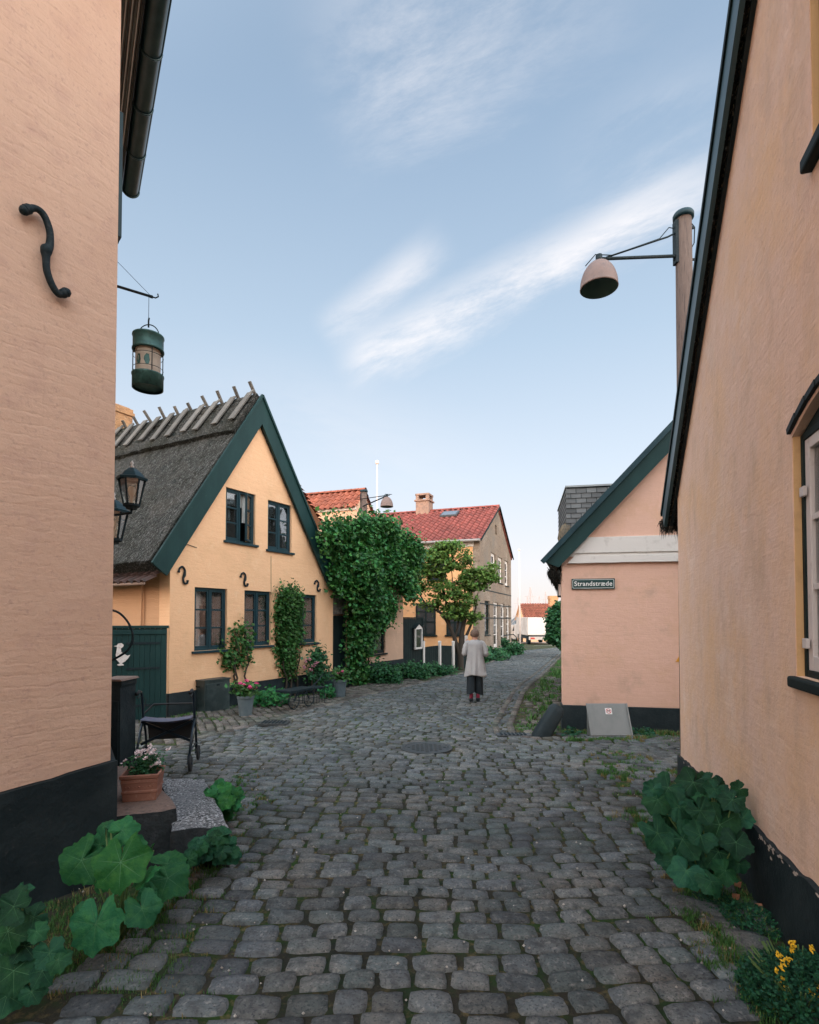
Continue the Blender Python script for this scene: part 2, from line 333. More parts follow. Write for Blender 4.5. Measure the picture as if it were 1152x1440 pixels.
def window(root, w, cols=2, rows=3, mf=None, ms=None, rec=.05, sill=True, curtain=0, fw=.045, sw=.035, ajar=None, bars=.032, name='window', msill=None):
    u0, u1, z0, z1 = w; mf = mf or m_blueg; ms = ms or mf
    F = MB()
    F.box(u0, u0+fw, rec, rec+.07, z0, z1); F.box(u1-fw, u1, rec, rec+.07, z0, z1)
    F.box(u0+fw, u1-fw, rec, rec+.07, z0, z0+fw); F.box(u0+fw, u1-fw, rec, rec+.07, z1-fw, z1)
    if cols > 1: 
        um = (u0+u1)/2; F.box(um-.025, um+.025, rec-.004, rec+.074, z0+fw, z1-fw)
    o = F.build(name, mf, root, bevel=.004)
    if sill:
        b = MB(); b.box(u0-.06, u1+.06, -.06, rec+.02, z0-.05, z0-.002); b.build('sill', msill or mf, o, bevel=.006)
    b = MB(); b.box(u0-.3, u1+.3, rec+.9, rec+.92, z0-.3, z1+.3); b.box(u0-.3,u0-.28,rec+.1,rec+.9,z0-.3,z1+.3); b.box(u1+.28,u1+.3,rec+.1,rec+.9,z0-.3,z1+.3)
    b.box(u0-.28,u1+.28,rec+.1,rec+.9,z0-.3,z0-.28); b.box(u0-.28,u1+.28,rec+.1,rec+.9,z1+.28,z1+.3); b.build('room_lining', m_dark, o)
    ws = [(u0+fw, (u0+u1)/2-.025), ((u0+u1)/2+.025, u1-fw)] if cols == 2 else [(u0+fw, u1-fw)]
    for k, (a, c) in enumerate(ws):
        s = MB(); za, zb = z0+fw, z1-fw; y0, y1 = rec+.008, rec+.05
        W_, H_ = c-a, zb-za
        s.box(0, sw, y0, y1, za, zb); s.box(W_-sw, W_, y0, y1, za, zb); s.box(sw, W_-sw, y0, y1, za, za+sw*1.3); s.box(sw, W_-sw, y0, y1, zb-sw, zb)
        for j in range(1, rows):
            zz = za+sw*1.3 + (H_-2.3*sw)*j/rows; s.box(sw, W_-sw, y0+.006, y1-.004, zz-bars/2, zz+bars/2)
        so = s.build('sash', ms, o, bevel=.003, loc=(a, 0, 0))
        g = MB(); g.box(sw-.005, W_-sw+.005, (y0+y1)/2, (y0+y1)/2+.004, za+sw, zb-sw); go = g.build('pane', GLASS2 if curtain >= 2 else GLASS, o, loc=(a, 0, 0))
        if ajar is not None and k == ajar:
            for q in (so, go):
                q.location = (a, 0, 0)
                # hinge on the outer edge
                h = Vector((W_ if k == 1 else 0, rec, 0)); ang = R(28) if k == 1 else R(-28)
                M_ = Matrix.Translation(Vector((a, 0, 0)) + h) @ Matrix.Rotation(ang, 4, 'Z') @ Matrix.Translation(-h); q.matrix_local = M_
    if curtain:
        c = MB(); yy = rec+.095; zt = z1-.04; zb2 = z0 + (z1-z0)*(.05 if curtain > 1 else .42)
        n = 60
        spans = ((u0+.02, u0+(u1-u0)*(.30 if curtain < 3 else .5)), (u1-(u1-u0)*(.30 if curtain < 3 else .5), u1-.02))
        for a, d_ in spans:
            c.grid(lambda u, v: (a+(d_-a)*u, yy+.02*math.sin(u*28)+.01*math.sin(u*61+v*3), zb2+(zt-zb2)*v), n, 3)
        if curtain == 1 or curtain == 2:
            c.grid(lambda u, v: (u0+(u1-u0)*u, yy+.04+.01*math.sin(u*70), z1-.04-(z1-z0)*.25*v), n, 2)
        c.build('curtain', m_curt, o, smooth=True)
    return o

def wall_anchor(root, pts, r, name='wall_anchor'):
    b = MB(); 
    # smooth path
    P = [Vector(p) for p in pts]; Q = []; rr = []
    for i in range(len(P)-1):
        a = P[max(i-1, 0)]; p, q = P[i], P[i+1]; d = P[min(i+2, len(P)-1)]
        for k in range(6):
            t = k/6; Q.append(.5*((2*p)+(q-a)*t+(2*a-5*p+4*q-d)*t*t+(3*p-a-3*q+d)*t**3))
    Q.append(P[-1]); n = len(Q)
    for i in range(n):
        t = i/(n-1); rr.append(r*(1.15 if t < .06 or t > .94 else .8+.45*math.exp(-((t-.5)/.07)**2)+.12*math.sin(t*math.pi)))
    b.tube(Q, rr, 8); return b.build(name, m_iron, root, smooth=True)

def roof_slope(root, name, m, e, a, y0, y1, th, amp=0.0, res=.12, cut=None, nscale=6):
    """slab from eave point e=(x,z) up to a=(x,z), along y0..y1, thickness th below the top surface"""
    e = Vector((e[0], 0, e[1])); a = Vector((a[0], 0, a[1])); d = a-e; L = d.length; n = Vector((-d.z, 0, d.x)).normalized()
    if n.z < 0: n = -n
    b = MB(); nu = max(2, int(L/res)); nv = max(2, int((y1-y0)/res))
    def top(u, v):
        p = e + d*u; y = y0+(y1-y0)*v; q = noise.noise(Vector((p.x*nscale, y*nscale, p.z*nscale)))*amp + noise.noise(Vector((p.x, y*1.0, p.z))*1.3)*amp*1.2
        p = p + n*q; return (p.x, y, p.z)
    b.grid(top, nv and nu, nv)
    nb = len(b.v); 
    def bot(u, v):
        p = e + d*u - n*th; y = y0+(y1-y0)*v
        q = noise.noise(Vector((p.x*9, y*9, p.z*9)))*amp*.8
        return (p.x-n.x*q, y, p.z-n.z*q)
    b.grid(bot, nu, nv)
    W_ = nu+1; f = []
    for i in range(nu):
        f.append((i, nb+i, nb+i+1, i+1)); k = nv*W_; f.append((k+i, k+i+1, nb+k+i+1, nb+k+i))
    for j in range(nv):
        f.append((j*W_, (j+1)*W_, nb+(j+1)*W_, nb+j*W_)); k = nu; f.append((j*W_+k, nb+j*W_+k, nb+(j+1)*W_+k, (j+1)*W_+k))
    b.f += f; b.mi += [0]*(nu*nv*2) if False else [0]*len(f)
    return b.build(name, m, root, smooth=False)

def straw(root, name, m, p0, p1, n, ln, outv, spread=.04, w=.006):
    """short reed ends along a cut edge"""
    b = MB(); p0, p1, outv = Vector(p0), Vector(p1), Vector(outv)
    for i in range(n):
        p = p0.lerp(p1, random.random()) + Vector((random.uniform(-1,1), random.uniform(-1,1), random.uniform(-1,1)))*spread
        q = p + outv*ln*random.uniform(.3, 1) + Vector((random.uniform(-1,1), random.uniform(-1,1), random.uniform(-1,1)))*ln*.25
        s = (q-p).orthogonal().normalized()*w
        b.add([p-s, p+s, q], [(0, 1, 2)])
    return b.build(name, m, root)

def pantiles(root, name, m, e, a, y0, y1, tw=.24, rh=.33, amp=.035, flip=1):
    e = Vector((e[0], 0, e[1])); a = Vector((a[0], 0, a[1])); d = a-e; L = d.length; du = d/L; n = Vector((-d.z, 0, d.x)).normalized()
    if n.z < 0: n = -n
    rows = max(1, round(L/rh)); cols = max(1, round((y1-y0)/tw)); b = MB(); rh = L/rows; tw = (y1-y0)/cols; K = 5
    for r_ in range(rows):
        for c in range(cols):
            base = len(b.v); jit = random.uniform(-.006, .006)
            for vv, h in ((-.04, .040), (rh, 0.0)):
                for k in range(K+1):
                    t = k/K; hh = amp*math.sin(2*math.pi*t*flip-.6)
                    p = e + du*(r_*rh+vv+jit) + n*(h+hh); b.v.append((p.x, y0+(c+t)*tw, p.z))
            # butt edge of the tile
            for k in range(K+1):
                t = k/K; hh = amp*math.sin(2*math.pi*t*flip-.6); p = e + du*(r_*rh-.04+jit) + n*(.022+hh); b.v.append((p.x, y0+(c+t)*tw, p.z))
            for k in range(K):
                b.f.append((base+k, base+k+1, base+K+2+k, base+K+1+k)); b.f.append((base+k+1, base+k, base+2*K+2+k, base+2*K+3+k)); b.mi += [0, 0]
    return b.build(name, m, root, smooth=False)

def ridge_tiles(root, m, x, z, y0, y1, r=.11, step=.36, name='ridge_tiles'):
    b = MB(); n = int((y1-y0)/step)
    for i in range(n):
        ya, yb = y0+i*step, y0+(i+1)*step+.03
        for k in range(6):
            t0, t1 = math.pi*k/6, math.pi*(k+1)/6
            q = [(x+r*math.cos(t0), ya, z+r*math.sin(t0)*.8), (x+r*math.cos(t1), ya, z+r*math.sin(t1)*.8), (x+r*.92*math.cos(t1), yb, z+r*.92*math.sin(t1)*.8), (x+r*.92*math.cos(t0), yb, z+r*.92*math.sin(t0)*.8)]
            b.add(q, [(0, 3, 2, 1)])
    return b.build(name, m, root)

def chimney(root, x, y, z0, z1, w, m=None, pots=False, name='chimney', loc=None):
    m = m or m_brickc; b = MB(); h = w/2
    b.box(x-h, x+h, y-h, y+h, z0, z1-.22); b.box(x-h-.04, x+h+.04, y-h-.04, y+h+.04, z1-.22, z1-.12); b.box(x-h-.01, x+h+.01, y-h-.01, y+h+.01, z1-.12, z1-.02); b.box(x-h+.05, x+h-.05, y-h+.05, y+h-.05, z1-.02, z1+.02)
    return b.build(name, m, root, bevel=.015)

def roughen_edge(pts, amp, step=.08, seed=0):
    out = []
    for i in range(len(pts)-1):
        a, b = Vector(pts[i]), Vector(pts[i+1]); n = max(1, int((b-a).length/step))
        for k in range(n):
            p = a.lerp(b, k/n); q = amp*noise.noise(Vector((p[0]*7+seed, p[1]*7, seed))); out.append((p[0], p[1]+q))
    out.append(tuple(pts[-1])); return out

# unseen tall house added behind the viewer to keep low sun off the street
oT = thing('unseen_shade_house', 'unseen tall plastered house added behind the viewer to shade the street', 'house', (-14, -30, 0))
b = MB(); b.box(-26, 30, -9, 0, -1, 10.2); b.build('wall', m_plC, oT)
b = MB(); b.prism([(-9.5, 10.2), (.5, 10.2), (-4.5, 14.4)], -26.5, 30.5); b.v = [(v[1], v[0], v[2]) for v in b.v]; b.build('roof', m_tileR, oT)

# ================= B: yellow thatched house, gable to the street
A_B = math.atan2(.878, .4787)
cB = G(237, 1010); fB = Frame(cB.x, cB.y, A_B)
rB = fB.root('thatched_house', 'yellow gabled house with a steep grey thatched roof and dark green bargeboards', 'house')
uR, _ = fB.uz(468, 960)
ap = fB.uz(368, 556, -.1); el = fB.uz(214, 792, -.1); er = fB.uz(472, 815, -.1)
print('B', uR, ap, el, er)
def zl(u): return el[1] + (ap[1]-el[1])*(u-el[0])/(ap[0]-el[0])
def zr(u): return er[1] + (ap[1]-er[1])*(u-er[0])/(ap[0]-er[0])
W1 = rect(fB, 274, 825, 319, 914); W2 = rect(fB, 344, 830, 381, 909); W3 = rect(fB, 409, 834, 445, 905)
U1 = rect(fB, 318, 687, 359, 765); U2 = rect(fB, 377, 705, 410, 776)
W1 = (W1[0], W1[1], 1.05+.0, W1[3]); 
zb = fB.uz(300, 914)[1]; W1 = (W1[0], W1[1], zb, fB.uz(300, 827)[1]); W2 = (W2[0], W2[1], fB.uz(362, 908)[1], fB.uz(362, 831)[1]); W3 = (W3[0], W3[1], fB.uz(430, 904)[1], fB.uz(430, 836)[1])
U1 = (U1[0], U1[1], fB.uz(338, 763)[1], fB.uz(338, 690)[1]); U2 = (U2[0], U2[1], fB.uz(394, 775)[1], fB.uz(394, 707)[1])
zp = fB.uz(240, 975)[1]; zp2 = fB.uz(468, 943)[1]; print('plinth', zp, zp2, W1, W2, W3, U1, U2)
DB = 9.0
b = MB(); b.prism([(0, zp), (uR, zp), (uR, zr(uR)-.25), (ap[0], ap[1]-.38), (0, zl(0)-.25)], 0, .3, [hole(W1), hole(W2), hole(W3), hole(U1), hole(U2)])
b.build('gable_wall', m_plB, rB)
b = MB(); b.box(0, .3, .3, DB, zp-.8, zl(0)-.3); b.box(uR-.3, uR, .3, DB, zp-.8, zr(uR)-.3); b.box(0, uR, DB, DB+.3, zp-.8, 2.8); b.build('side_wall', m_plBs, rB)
b = MB(); pe = roughen_edge([(-.02, zp), (uR+.02, zp)], .012); b.prism([(-.02, zp-1.1)] + [(uR+.02, zp-1.1)] + list(reversed(pe)), -.03, .29); b.build('plinth', m_tar, rB)
for w_, c_, aj in ((W1, 2, None), (W2, 3, None), (W3, 3, None), (U1, 1, 1), (U2, 1, None)): window(rB, w_, curtain=c_, ajar=aj)
# inner lamp behind the first window
b = MB(); b.lathe([(.02, -.05), (.06, -.04), (.045, .06), (.0, .06)], (W1[0]+.18, .45, W1[2]+.42), 12)
lm = b.build('lit_lamp_shade', mat('lit_shade', (.8, .25, .06), emit=((1, .32, .08), 3)), None, smooth=True)
lm.parent = rB; lm.name = 'table_lamp'
# thatch
th = .34
ov0 = -.06
E_l = (el[0]-.02, el[1]+.05); E_r = (er[0]+.02, er[1]+.05); AP = (ap[0], ap[1]-.02)
rt = roof_slope(rB, 'thatched_roof', m_thatch, E_l, AP, -.05, DB+.2, th, amp=.022, res=.09, nscale=9)
r2 = roof_slope(rB, 'thatched_roof', m_thatch, E_r, AP, -.05, DB+.2, th, amp=.022, res=.12, nscale=9)
vl = (Vector((AP[0], AP[1])) - Vector(E_l)).normalized()
for ee in (E_l, E_r):
    v = (Vector(AP) - Vector(ee)); L_ = v.length; v.normalize(); n2 = Vector((-v.y, v.x)) if v.x > 0 else Vector((v.y, -v.x))
    lo = Vector(AP) - v*1.25 + n2*.10; hi = Vector(AP) + n2*.10
    o = roof_slope(rB, 'ridge_cap', m_thatch, lo, hi, -.04, DB+.1, .12, amp=.03, res=.07, nscale=11)
    for cnt in (0,):
        p0 = Vector((lo.x, -.04, lo.y)); p1 = Vector((lo.x, DB, lo.y))
        straw(rt if ee is E_l else r2, 'cap_straw', m_thatch, p0, p1, 900, .09, (-v.x, 0, -v.y), .05)
# fuzzy reeds scattered over the slope
b = MB(); d3 = Vector((vl.x, 0, vl.y)); Ls = (Vector(AP)-Vector(E_l)).length; nn = Vector((-vl.y, 0, vl.x))
for i in range(9000):
    s_ = random.uniform(0, Ls-1.2); p = Vector((E_l[0], 0, E_l[1])) + d3*s_ + Vector((0, random.random()**1.3*7-.04, 0)) + nn*.015
    q = p - d3*random.uniform(.05, .14) + nn*random.uniform(.0, .03) + Vector((0, random.uniform(-.03, .03), 0)); s = Vector((0, .0035, 0))
    b.add([p-s, p+s, q], [(0, 1, 2)])
b.build('loose_reeds', mat('loose_reed', (.13, .135, .13), rough=1, isl=.7), rt)
straw(rt, 'eave_straw', m_thatch, (E_l[0]+.02, -.05, E_l[1]-.05), (E_l[0]+.02, 7, E_l[1]-.05), 900, .10, (-vl.x, 0, -vl.y), .08)
straw(rt, 'verge_straw', m_thatch, (E_l[0]-.02, -.09, E_l[1]+.02), (AP[0], -.09, AP[1]+.05), 900, .05, (-.3, -1, .3), .03)
# bargeboards
bw = .37
for nm, ee, sgn in (('bargeboard', el, 1), ('bargeboard', er, -1)):
    e_ = Vector(ee); a_ = Vector(ap); d = (a_-e_).normalized(); n_ = Vector((d.y, -d.x))*sgn  # inward/down
    P = [tuple(e_), tuple(e_+n_*bw*.98), tuple(a_ + Vector((0, -bw/abs(n_.y) if abs(n_.y) > .1 else -bw))), tuple(a_)]
    b = MB(); b.prism(P, -.12, -.07); o = b.build(nm, m_green, rB, bevel=.006)
    b = MB(); b.bar((e_.x-d.x*.02, -.13, e_.y+.0), (a_.x, -.13, a_.y), .05, .05, (0, 1, 0)); b.build('edge_strip', m_green, o)
# ridge boards: crossing weathered planks astride the ridge
b = MB()
for i in range(15):
    y = .12 + i*.52 + random.uniform(-.04, .04)
    jl = random.uniform(-.05, .05)
    for side, ee in ((0, E_l), (1, E_r)):
        v = (Vector(AP)-Vector(ee)).normalized(); n2 = Vector((-v.y, v.x)) if v.x > 0 else Vector((v.y, -v.x))
        lo = Vector(AP) - v*(.98+jl+random.uniform(-.08,.08)) + n2*.155; hi = Vector(AP) + v*((.30 if side else .02)+random.uniform(-.04, .08)) + n2*.135
        yy = y + (.06 if side else 0); dy = random.uniform(-.05, .05)
        b.bar((lo.x, yy+dy, lo.y), (Vector(AP).x + n2.x*.15, yy, Vector(AP).y+n2.y*.15), .165, .035, (n2.x, 0, n2.y))
        b.bar((Vector(AP).x + n2.x*.15-v.x*.1, yy, Vector(AP).y+n2.y*.15-v.y*.1), (hi.x, yy-dy, hi.y), .075, .04, (n2.x, 0, n2.y))
b.build('ridge_boards', m_wood, rB, bevel=.004)
# eave tiles and gutter on the side facing the gate
pantiles(rB, 'eave_tiles', m_tileD, (E_l[0]-.02, E_l[1]-.38), (E_l[0]+.38, E_l[1]-.12), -.02, 7.5, tw=.2, rh=.25)
b = MB(); b.tube([(E_l[0]-.03, .05, E_l[1]-.41), (E_l[0]-.03, 7.5, E_l[1]-.41)], .03, 8); b.build('gutter', mat('pale_gutter', (.42, .30, .24), rough=.6), rB, smooth=True)
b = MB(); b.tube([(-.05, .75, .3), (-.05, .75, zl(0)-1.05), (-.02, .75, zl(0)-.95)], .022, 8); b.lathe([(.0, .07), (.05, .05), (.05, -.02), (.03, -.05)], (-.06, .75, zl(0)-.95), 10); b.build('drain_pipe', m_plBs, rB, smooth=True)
# iron anchors
for (px, py, sc) in ((257, 809, 1), (343, 815, .78), (446, 824, .62)):
    pts = []
    for dx, dy in ((-7, -4), (-5, -10), (0, -12), (4, -7), (3, 0), (1, 5), (3, 11), (8, 11), (9, 7)):
        u, z = fB.uz(px+dx*sc*.8, py+dy*sc, -.03); pts.append((u, -.03, z))
    wall_anchor(rB, pts, .022)
b = MB(); u, z = fB.uz(255, 763); b.tube([(u, -.02, z), (u+.35, -.02, z-.06)], .006, 5); b.build('cable', m_iron, rB); b = MB(); u2, z2 = fB.uz(381, 782); b.tube([(u2, -.006, z2), (u2+.01, -.006, z2-.9)], .004, 5)
b.build('cable', m_iron, rB)
chimney(rB, ap[0]+.05, fB.uz(1,1)[0]*0+5.3, ap[1]-.8, ap[1]+.75, .62)
print('chimney z', ap[1])

# gate beside it
gB = cB + Vector((-.03, -.04, 0)); A_g = R(-152)   # runs back to the left, towards the viewer
fg = Frame(gB.x, gB.y, A_g)
# frame's local y points right/back; build with the face at y=0 seen from the camera (local y<0 is far side)
rG = fg.root('plank_gate', 'dark green vertical plank gate beside the thatched house', 'gate')
zt = fg.uz(239, 881)[1]; 
b = MB(); u = 0.0; k = 0
while u < 2.6:
    w_ = .095+random.uniform(-.01, .01); b.box(u, u+w_-.003, .0, .035, -.25+.02*noise.noise(Vector((u*3, 0, 0))), zt-.03); u += w_; k += 1
b.build('planks', m_green, rG, bevel=.005)
b = MB(); b.box(.01, 2.6, -.03, -.004, -.2, zt-.04); b.build('backing_board', m_dgreen, rG)
b = MB(); b.box(-.03, 2.7, -.03, .06, zt-.03, zt+.02); b.box(0, 2.7, .035, .055, zt-.14, zt-.06); b.build('top_rail', m_green, rG, bevel=.006)
for zz in (zt-.30, .95, .28):
    for u0 in (.12, .95): b = MB(); b.box(u0, u0+.55, .036, .048, zz-.02, zz+.02); b.build('hinge_strap', m_iron, rG)
# goose cut-out on the gate
sxg = 1.7
gz_ = [(0,0),(.06,0),(.055,.03),(.035,.05),(.075,.09),(.11,.16),(.135,.235),(.10,.215),(.07,.25),(.03,.30),(.022,.38),(.05,.42),(.055,.46),(.03,.50),(-.01,.49),(-.025,.45),(-.06,.435),(-.022,.42),(-.025,.36),(-.035,.25),(-.03,.14),(0,.08),(.015,.05),(-.02,.02)]
u, z = fg.uz(167, 936, .06); sc = .80
b = MB(); b.prism([(u - p[0]*sc*sxg, z + p[1]*sc) for p in gz_], .062, .075)
o = b.build('goose_silhouette', mat('white_paint', (.66, .64, .62), rough=.7, vary=((30,(.5,.4,.4),.55,.7),)), None); o.location = fg.o; o.rotation_euler = (0, 0, A_g)
tag(o, 'small white goose cut-out fixed to the green plank gate', 'decoration')

# ================= A: near left house
cA = G(153, 1240); A_A = math.atan2(.839, .545); 
fA = Frame(cA.x, cA.y, A_A)      # local x runs away from the viewer; corner at u=0, wall is u<0
rA = fA.root('corner_house', 'pink-tan plastered house at the left edge with a black plinth and an iron wall anchor', 'house')
zpA = fA.uz(152, 1070)[1]; zpL = fA.uz(0, 1113)[1]; uL = fA.uz(0, 1113)[0]; print('A', cA, zpA, zpL, uL)
HA = 6.62 - fA.o.z
sl = (zpL-zpA)/uL
b = MB(); Pt = roughen_edge([(-6, zpA+sl*-1.5), (-1.5, zpA+sl*-1.5), (uL, zpL), (0, zpA)], .012)
b.prism(Pt + [(0, HA+.1), (-.0, HA+.1), (-3.2, HA+3.0), (-6, HA+.1)], 0, .35); b.build('gable_wall', m_plA, rA)
b = MB(); b.prism([(-6, -.6), (.03, -.6)] + [(.03, zpA-.002)] + [(p[0], p[1]-.004) for p in reversed(Pt[:-1])], -.035, .34); b.build('plinth', m_tar, rA)
# second wall, leaving the corner at an obtuse angle
aw = math.atan2(.848, -.53); dA2 = Vector((math.cos(aw-A_A), math.sin(aw-A_A), 0)); nA2 = Vector((dA2.y, -dA2.x, 0))  # towards the street
def q2(t, off, z): p = dA2*t + nA2*off; return (p.x, p.y, z)
b = MB(); LW = 2.75
for t0, t1, z0, z1, mi in ((0.02, LW, zpA, HA, 0),):
    b.add([q2(t0,0,z0), q2(t1,0,z0), q2(t1,-.3,z0), q2(t0,-.3,z0), q2(t0,0,z1), q2(t1,0,z1), q2(t1,-.3,z1), q2(t0,-.3,z1)], [(0,1,2,3),(4,7,6,5),(0,4,5,1),(1,5,6,2),(2,6,7,3),(3,7,4,0)])
    b.add([q2(LW,0,z0-1), q2(LW,-6,z0-1), q2(LW,-6,z1), q2(LW,-3,z1+3), q2(LW,0,z1)], [(0,1,2,3,4)])
b.build('street_wall', m_plA, rA)
b = MB(); b.add([q2(.0,.03,-.6), q2(LW,.03,-.6), q2(LW,0,-.6), q2(0,0,-.6), q2(0,.03,zpA), q2(LW,.03,zpA), q2(LW,0,zpA), q2(0,0,zpA)], [(0,1,2,3),(4,7,6,5),(0,4,5,1),(1,5,6,2),(2,6,7,3),(3,7,4,0)])
b.build('plinth', m_tar, rA)
# eaves: boarded soffit, gutter, roof slab
ovh = .20
b = MB(); nb_ = 9; m_wst = mat('pale_cover_strip', (.50,.50,.47), rough=.8)
for i in range(nb_):
    o0, o1 = .0+i*ovh/nb_, .0+(i+1)*ovh/nb_-.004; z0 = HA-.02
    b.add([q2(-.9,o0,z0), q2(LW,o0,z0), q2(LW,o1,z0+.012), q2(-.9,o1,z0+.012), q2(-.9,o0,z0+.04), q2(LW,o0,z0+.04), q2(LW,o1,z0+.05), q2(-.9,o1,z0+.05)], [(0,1,2,3),(4,7,6,5),(0,4,5,1),(1,5,6,2),(2,6,7,3),(3,7,4,0)])
    if i % 2: so_ = MB(); so_.add([q2(-.9,o0-.003,z0-.012), q2(LW,o0-.003,z0-.012), q2(LW,o0+.006,z0-.012), q2(-.9,o0+.006,z0-.012)], [(0,1,2,3)]); so_.build('cover_strip', m_wst, rA)
b.build('soffit', m_corr, rA)
b = MB(); gc = ovh+.085; zc = HA+.03; K = 10
for t0, t1 in [(-.9+i*.61, -.9+(i+1)*.61) for i in range(6)]:
    t1 = min(t1, LW+.02)
    b.add([q2(t, gc+.085*math.cos(math.pi+math.pi*k/K), zc+.085*math.sin(math.pi+math.pi*k/K)) for t in (t0, t1) for k in range(K+1)], [(k, k+1, K+2+k, K+1+k) for k in range(K)])
    b.tube([q2(t1-.02, gc+.092*math.cos(math.pi+math.pi*k/K), zc+.092*math.sin(math.pi+math.pi*k/K)) for k in range(K+1)], .009, 6)
b.add([q2(LW+.02, gc+.085*math.cos(math.pi+math.pi*k/K), zc+.085*math.sin(math.pi+math.pi*k/K)) for k in range(K+1)], [tuple(range(K+1))])
b.add([q2(-.9,ovh+.002,zc-.08), q2(LW,ovh+.002,zc-.08), q2(LW,ovh+.002,zc+.1), q2(-.9,ovh+.002,zc+.1)], [(0,1,2,3)])
b.tube([q2(-.9, gc+.088, zc+.002), q2(LW+.02, gc+.088, zc+.002)], .010, 6)
b.build('gutter', m_gutter, rA, smooth=True)
b = MB(); zr0 = HA+.12
b.add([q2(-.9,gc-.02,zr0), q2(LW,gc-.02,zr0), q2(LW,-3,zr0+3.3), q2(-.9,-3,zr0+3.3), q2(-.9,gc-.02,zr0-.06), q2(LW,gc-.02,zr0-.06), q2(LW,-3,zr0+3.2), q2(-.9,-3,zr0+3.2)], [(0,1,2,3),(4,7,6,5),(0,4,5,1),(1,5,6,2),(2,6,7,3),(3,7,4,0)])
b.add([q2(-6,-6,zr0-.6), q2(LW,-6,zr0-.6), q2(LW,-3,zr0+3.3), q2(-6,-3,zr0+3.3)], [(0,1,2,3)])
b.build('roof', m_tileO, rA)
# open casement under the eaves
def obj_at(r_, root): return r_
b = MB()
p0 = at(168, 178, 4.35); 
def toA(p): q = p - fA.o; return Vector((q.dot(fA.d), q.dot(fA.n), q.z))
hinge = toA(at(158, 178, 4.45)); 
zt_, zb_ = toA(at(168, 178, 4.35)).z, toA(at(166, 348, 4.35)).z
ua = toA(at(156, 200, 4.5)); ub = toA(at(170, 200, 4.22)); 
def cas(a, z): p = ua.lerp(ub, a); return Vector((p.x, p.y, z))
def cb(a0, a1, z0, z1, th_=.03):
    d = (ub-ua); d.z = 0; nn_ = Vector((d.y, -d.x, 0)).normalized()*th_/2
    c = (cas(a0, z0)+cas(a1, z1))/2; c.z = (z0+z1)/2; b.obox(c, Vector((d.x, d.y, 0))*(a1-a0)/2, nn_, (0, 0, (z1-z0)/2))
cb(0, .12, zb_, zt_); cb(.88, 1, zb_, zt_)
for k in range(4):
    zz = zb_ + (zt_-zb_-.045)*k/3; cb(.12, .88, zz, zz+.045, .026)
cz = b.build('window', m_blueg, rA)
b = MB(); cb(.1, .9, zb_+.02, zt_-.02, .006); b.build('pane', GLASS, cz)
# iron S anchor
pts = []
for x, y in ((35, 295), (50, 293), (62, 303), (70, 325), (70, 345), (65, 352), (65, 362), (66, 380), (73, 400), (83, 414), (92, 411)):
    u, z = fA.uz(x, y, -.045); pts.append((u, -.045, z))
wall_anchor(rA, pts, .024)
def lump(x, y, r):
    b = MB()
    u, z = fA.uz(x, y, -.045); b.lathe([(.001, -r), (r*.8, -r*.6), (r, 0), (r*.8, r*.6), (.001, r)], (u, -.045, z), 10); b.build('anchor_boss', m_iron, rA, smooth=True)
lump(34, 296, .028); lump(93, 411, .030); lump(66, 353, .030)

# ================= F: near right house
cF = G(958, 1097); A_F = math.atan2(-.955, -.297); fF = Frame(cF.x, cF.y, A_F)
rF = fF.root('streaked_house', 'streaked peach plaster house at the right edge with dark green verge boards', 'house')
zpF0 = fF.uz(958, 1063)[1]; uN, zpF1 = fF.uz(1152, 1247); um_, zpm = fF.uz(1055, 1155)
print('F', cF, zpF0, (uN, zpF1), (um_, zpm))
el = fF.uz(931, 722, -.10); tp = fF.uz(1030, 0, -.10); print('F verge', el, tp)
sF = (tp[1]-el[1])/(tp[0]-el[0])
apF = (el[0]+5.4, el[1]+sF*5.4)
wl = rect(fF, 1117, 604, 1117, 950); wl = (fF.uz(1117, 800)[0], fF.uz(1117, 800)[0]+.95, fF.uz(1118, 950)[1], fF.uz(1117, 612)[1])
wu0 = fF.uz(1141, 150)[0]; wu = (wu0, wu0+.9, fF.uz(1130, 245)[1], fF.uz(1130, 245)[1]+1.2); print('F win', wl, wu)
pe = roughen_edge([(0, zpF0), (um_, zpm), (uN, zpF1), (uN+3, zpF1-.03), (9, zpF1-.03)], .03, .04, 3)
arch = [(wl[1]-(wl[1]-wl[0])*k/8, wl[3]+.12*math.sin(math.pi*k/8)) for k in range(9)]
hl = [(wl[0], wl[2]), (wl[1], wl[2])] + arch
b = MB(); b.prism(pe + [(9.6, 3.2), (apF[0], apF[1]-.15), (0, zpF0*0+el[1]+sF*(0-el[0])-.12)], 0, .4, [hl, hole(wu)])
b.build('gable_wall', m_plF, rF)
b = MB(); b.prism([(-.04, -1.5), (9, -1.5)] + [(p[0]-(.04 if i == len(pe)-1 else 0), p[1]-.002) for i, p in enumerate(reversed(pe))], -.03, .39); b.build('plinth', m_tar, rF)
b = MB(); b.box(0, .35, .4, 9, -1.5, el[1]+sF*(0-el[0])-.15); b.build('side_wall', m_plF, rF)
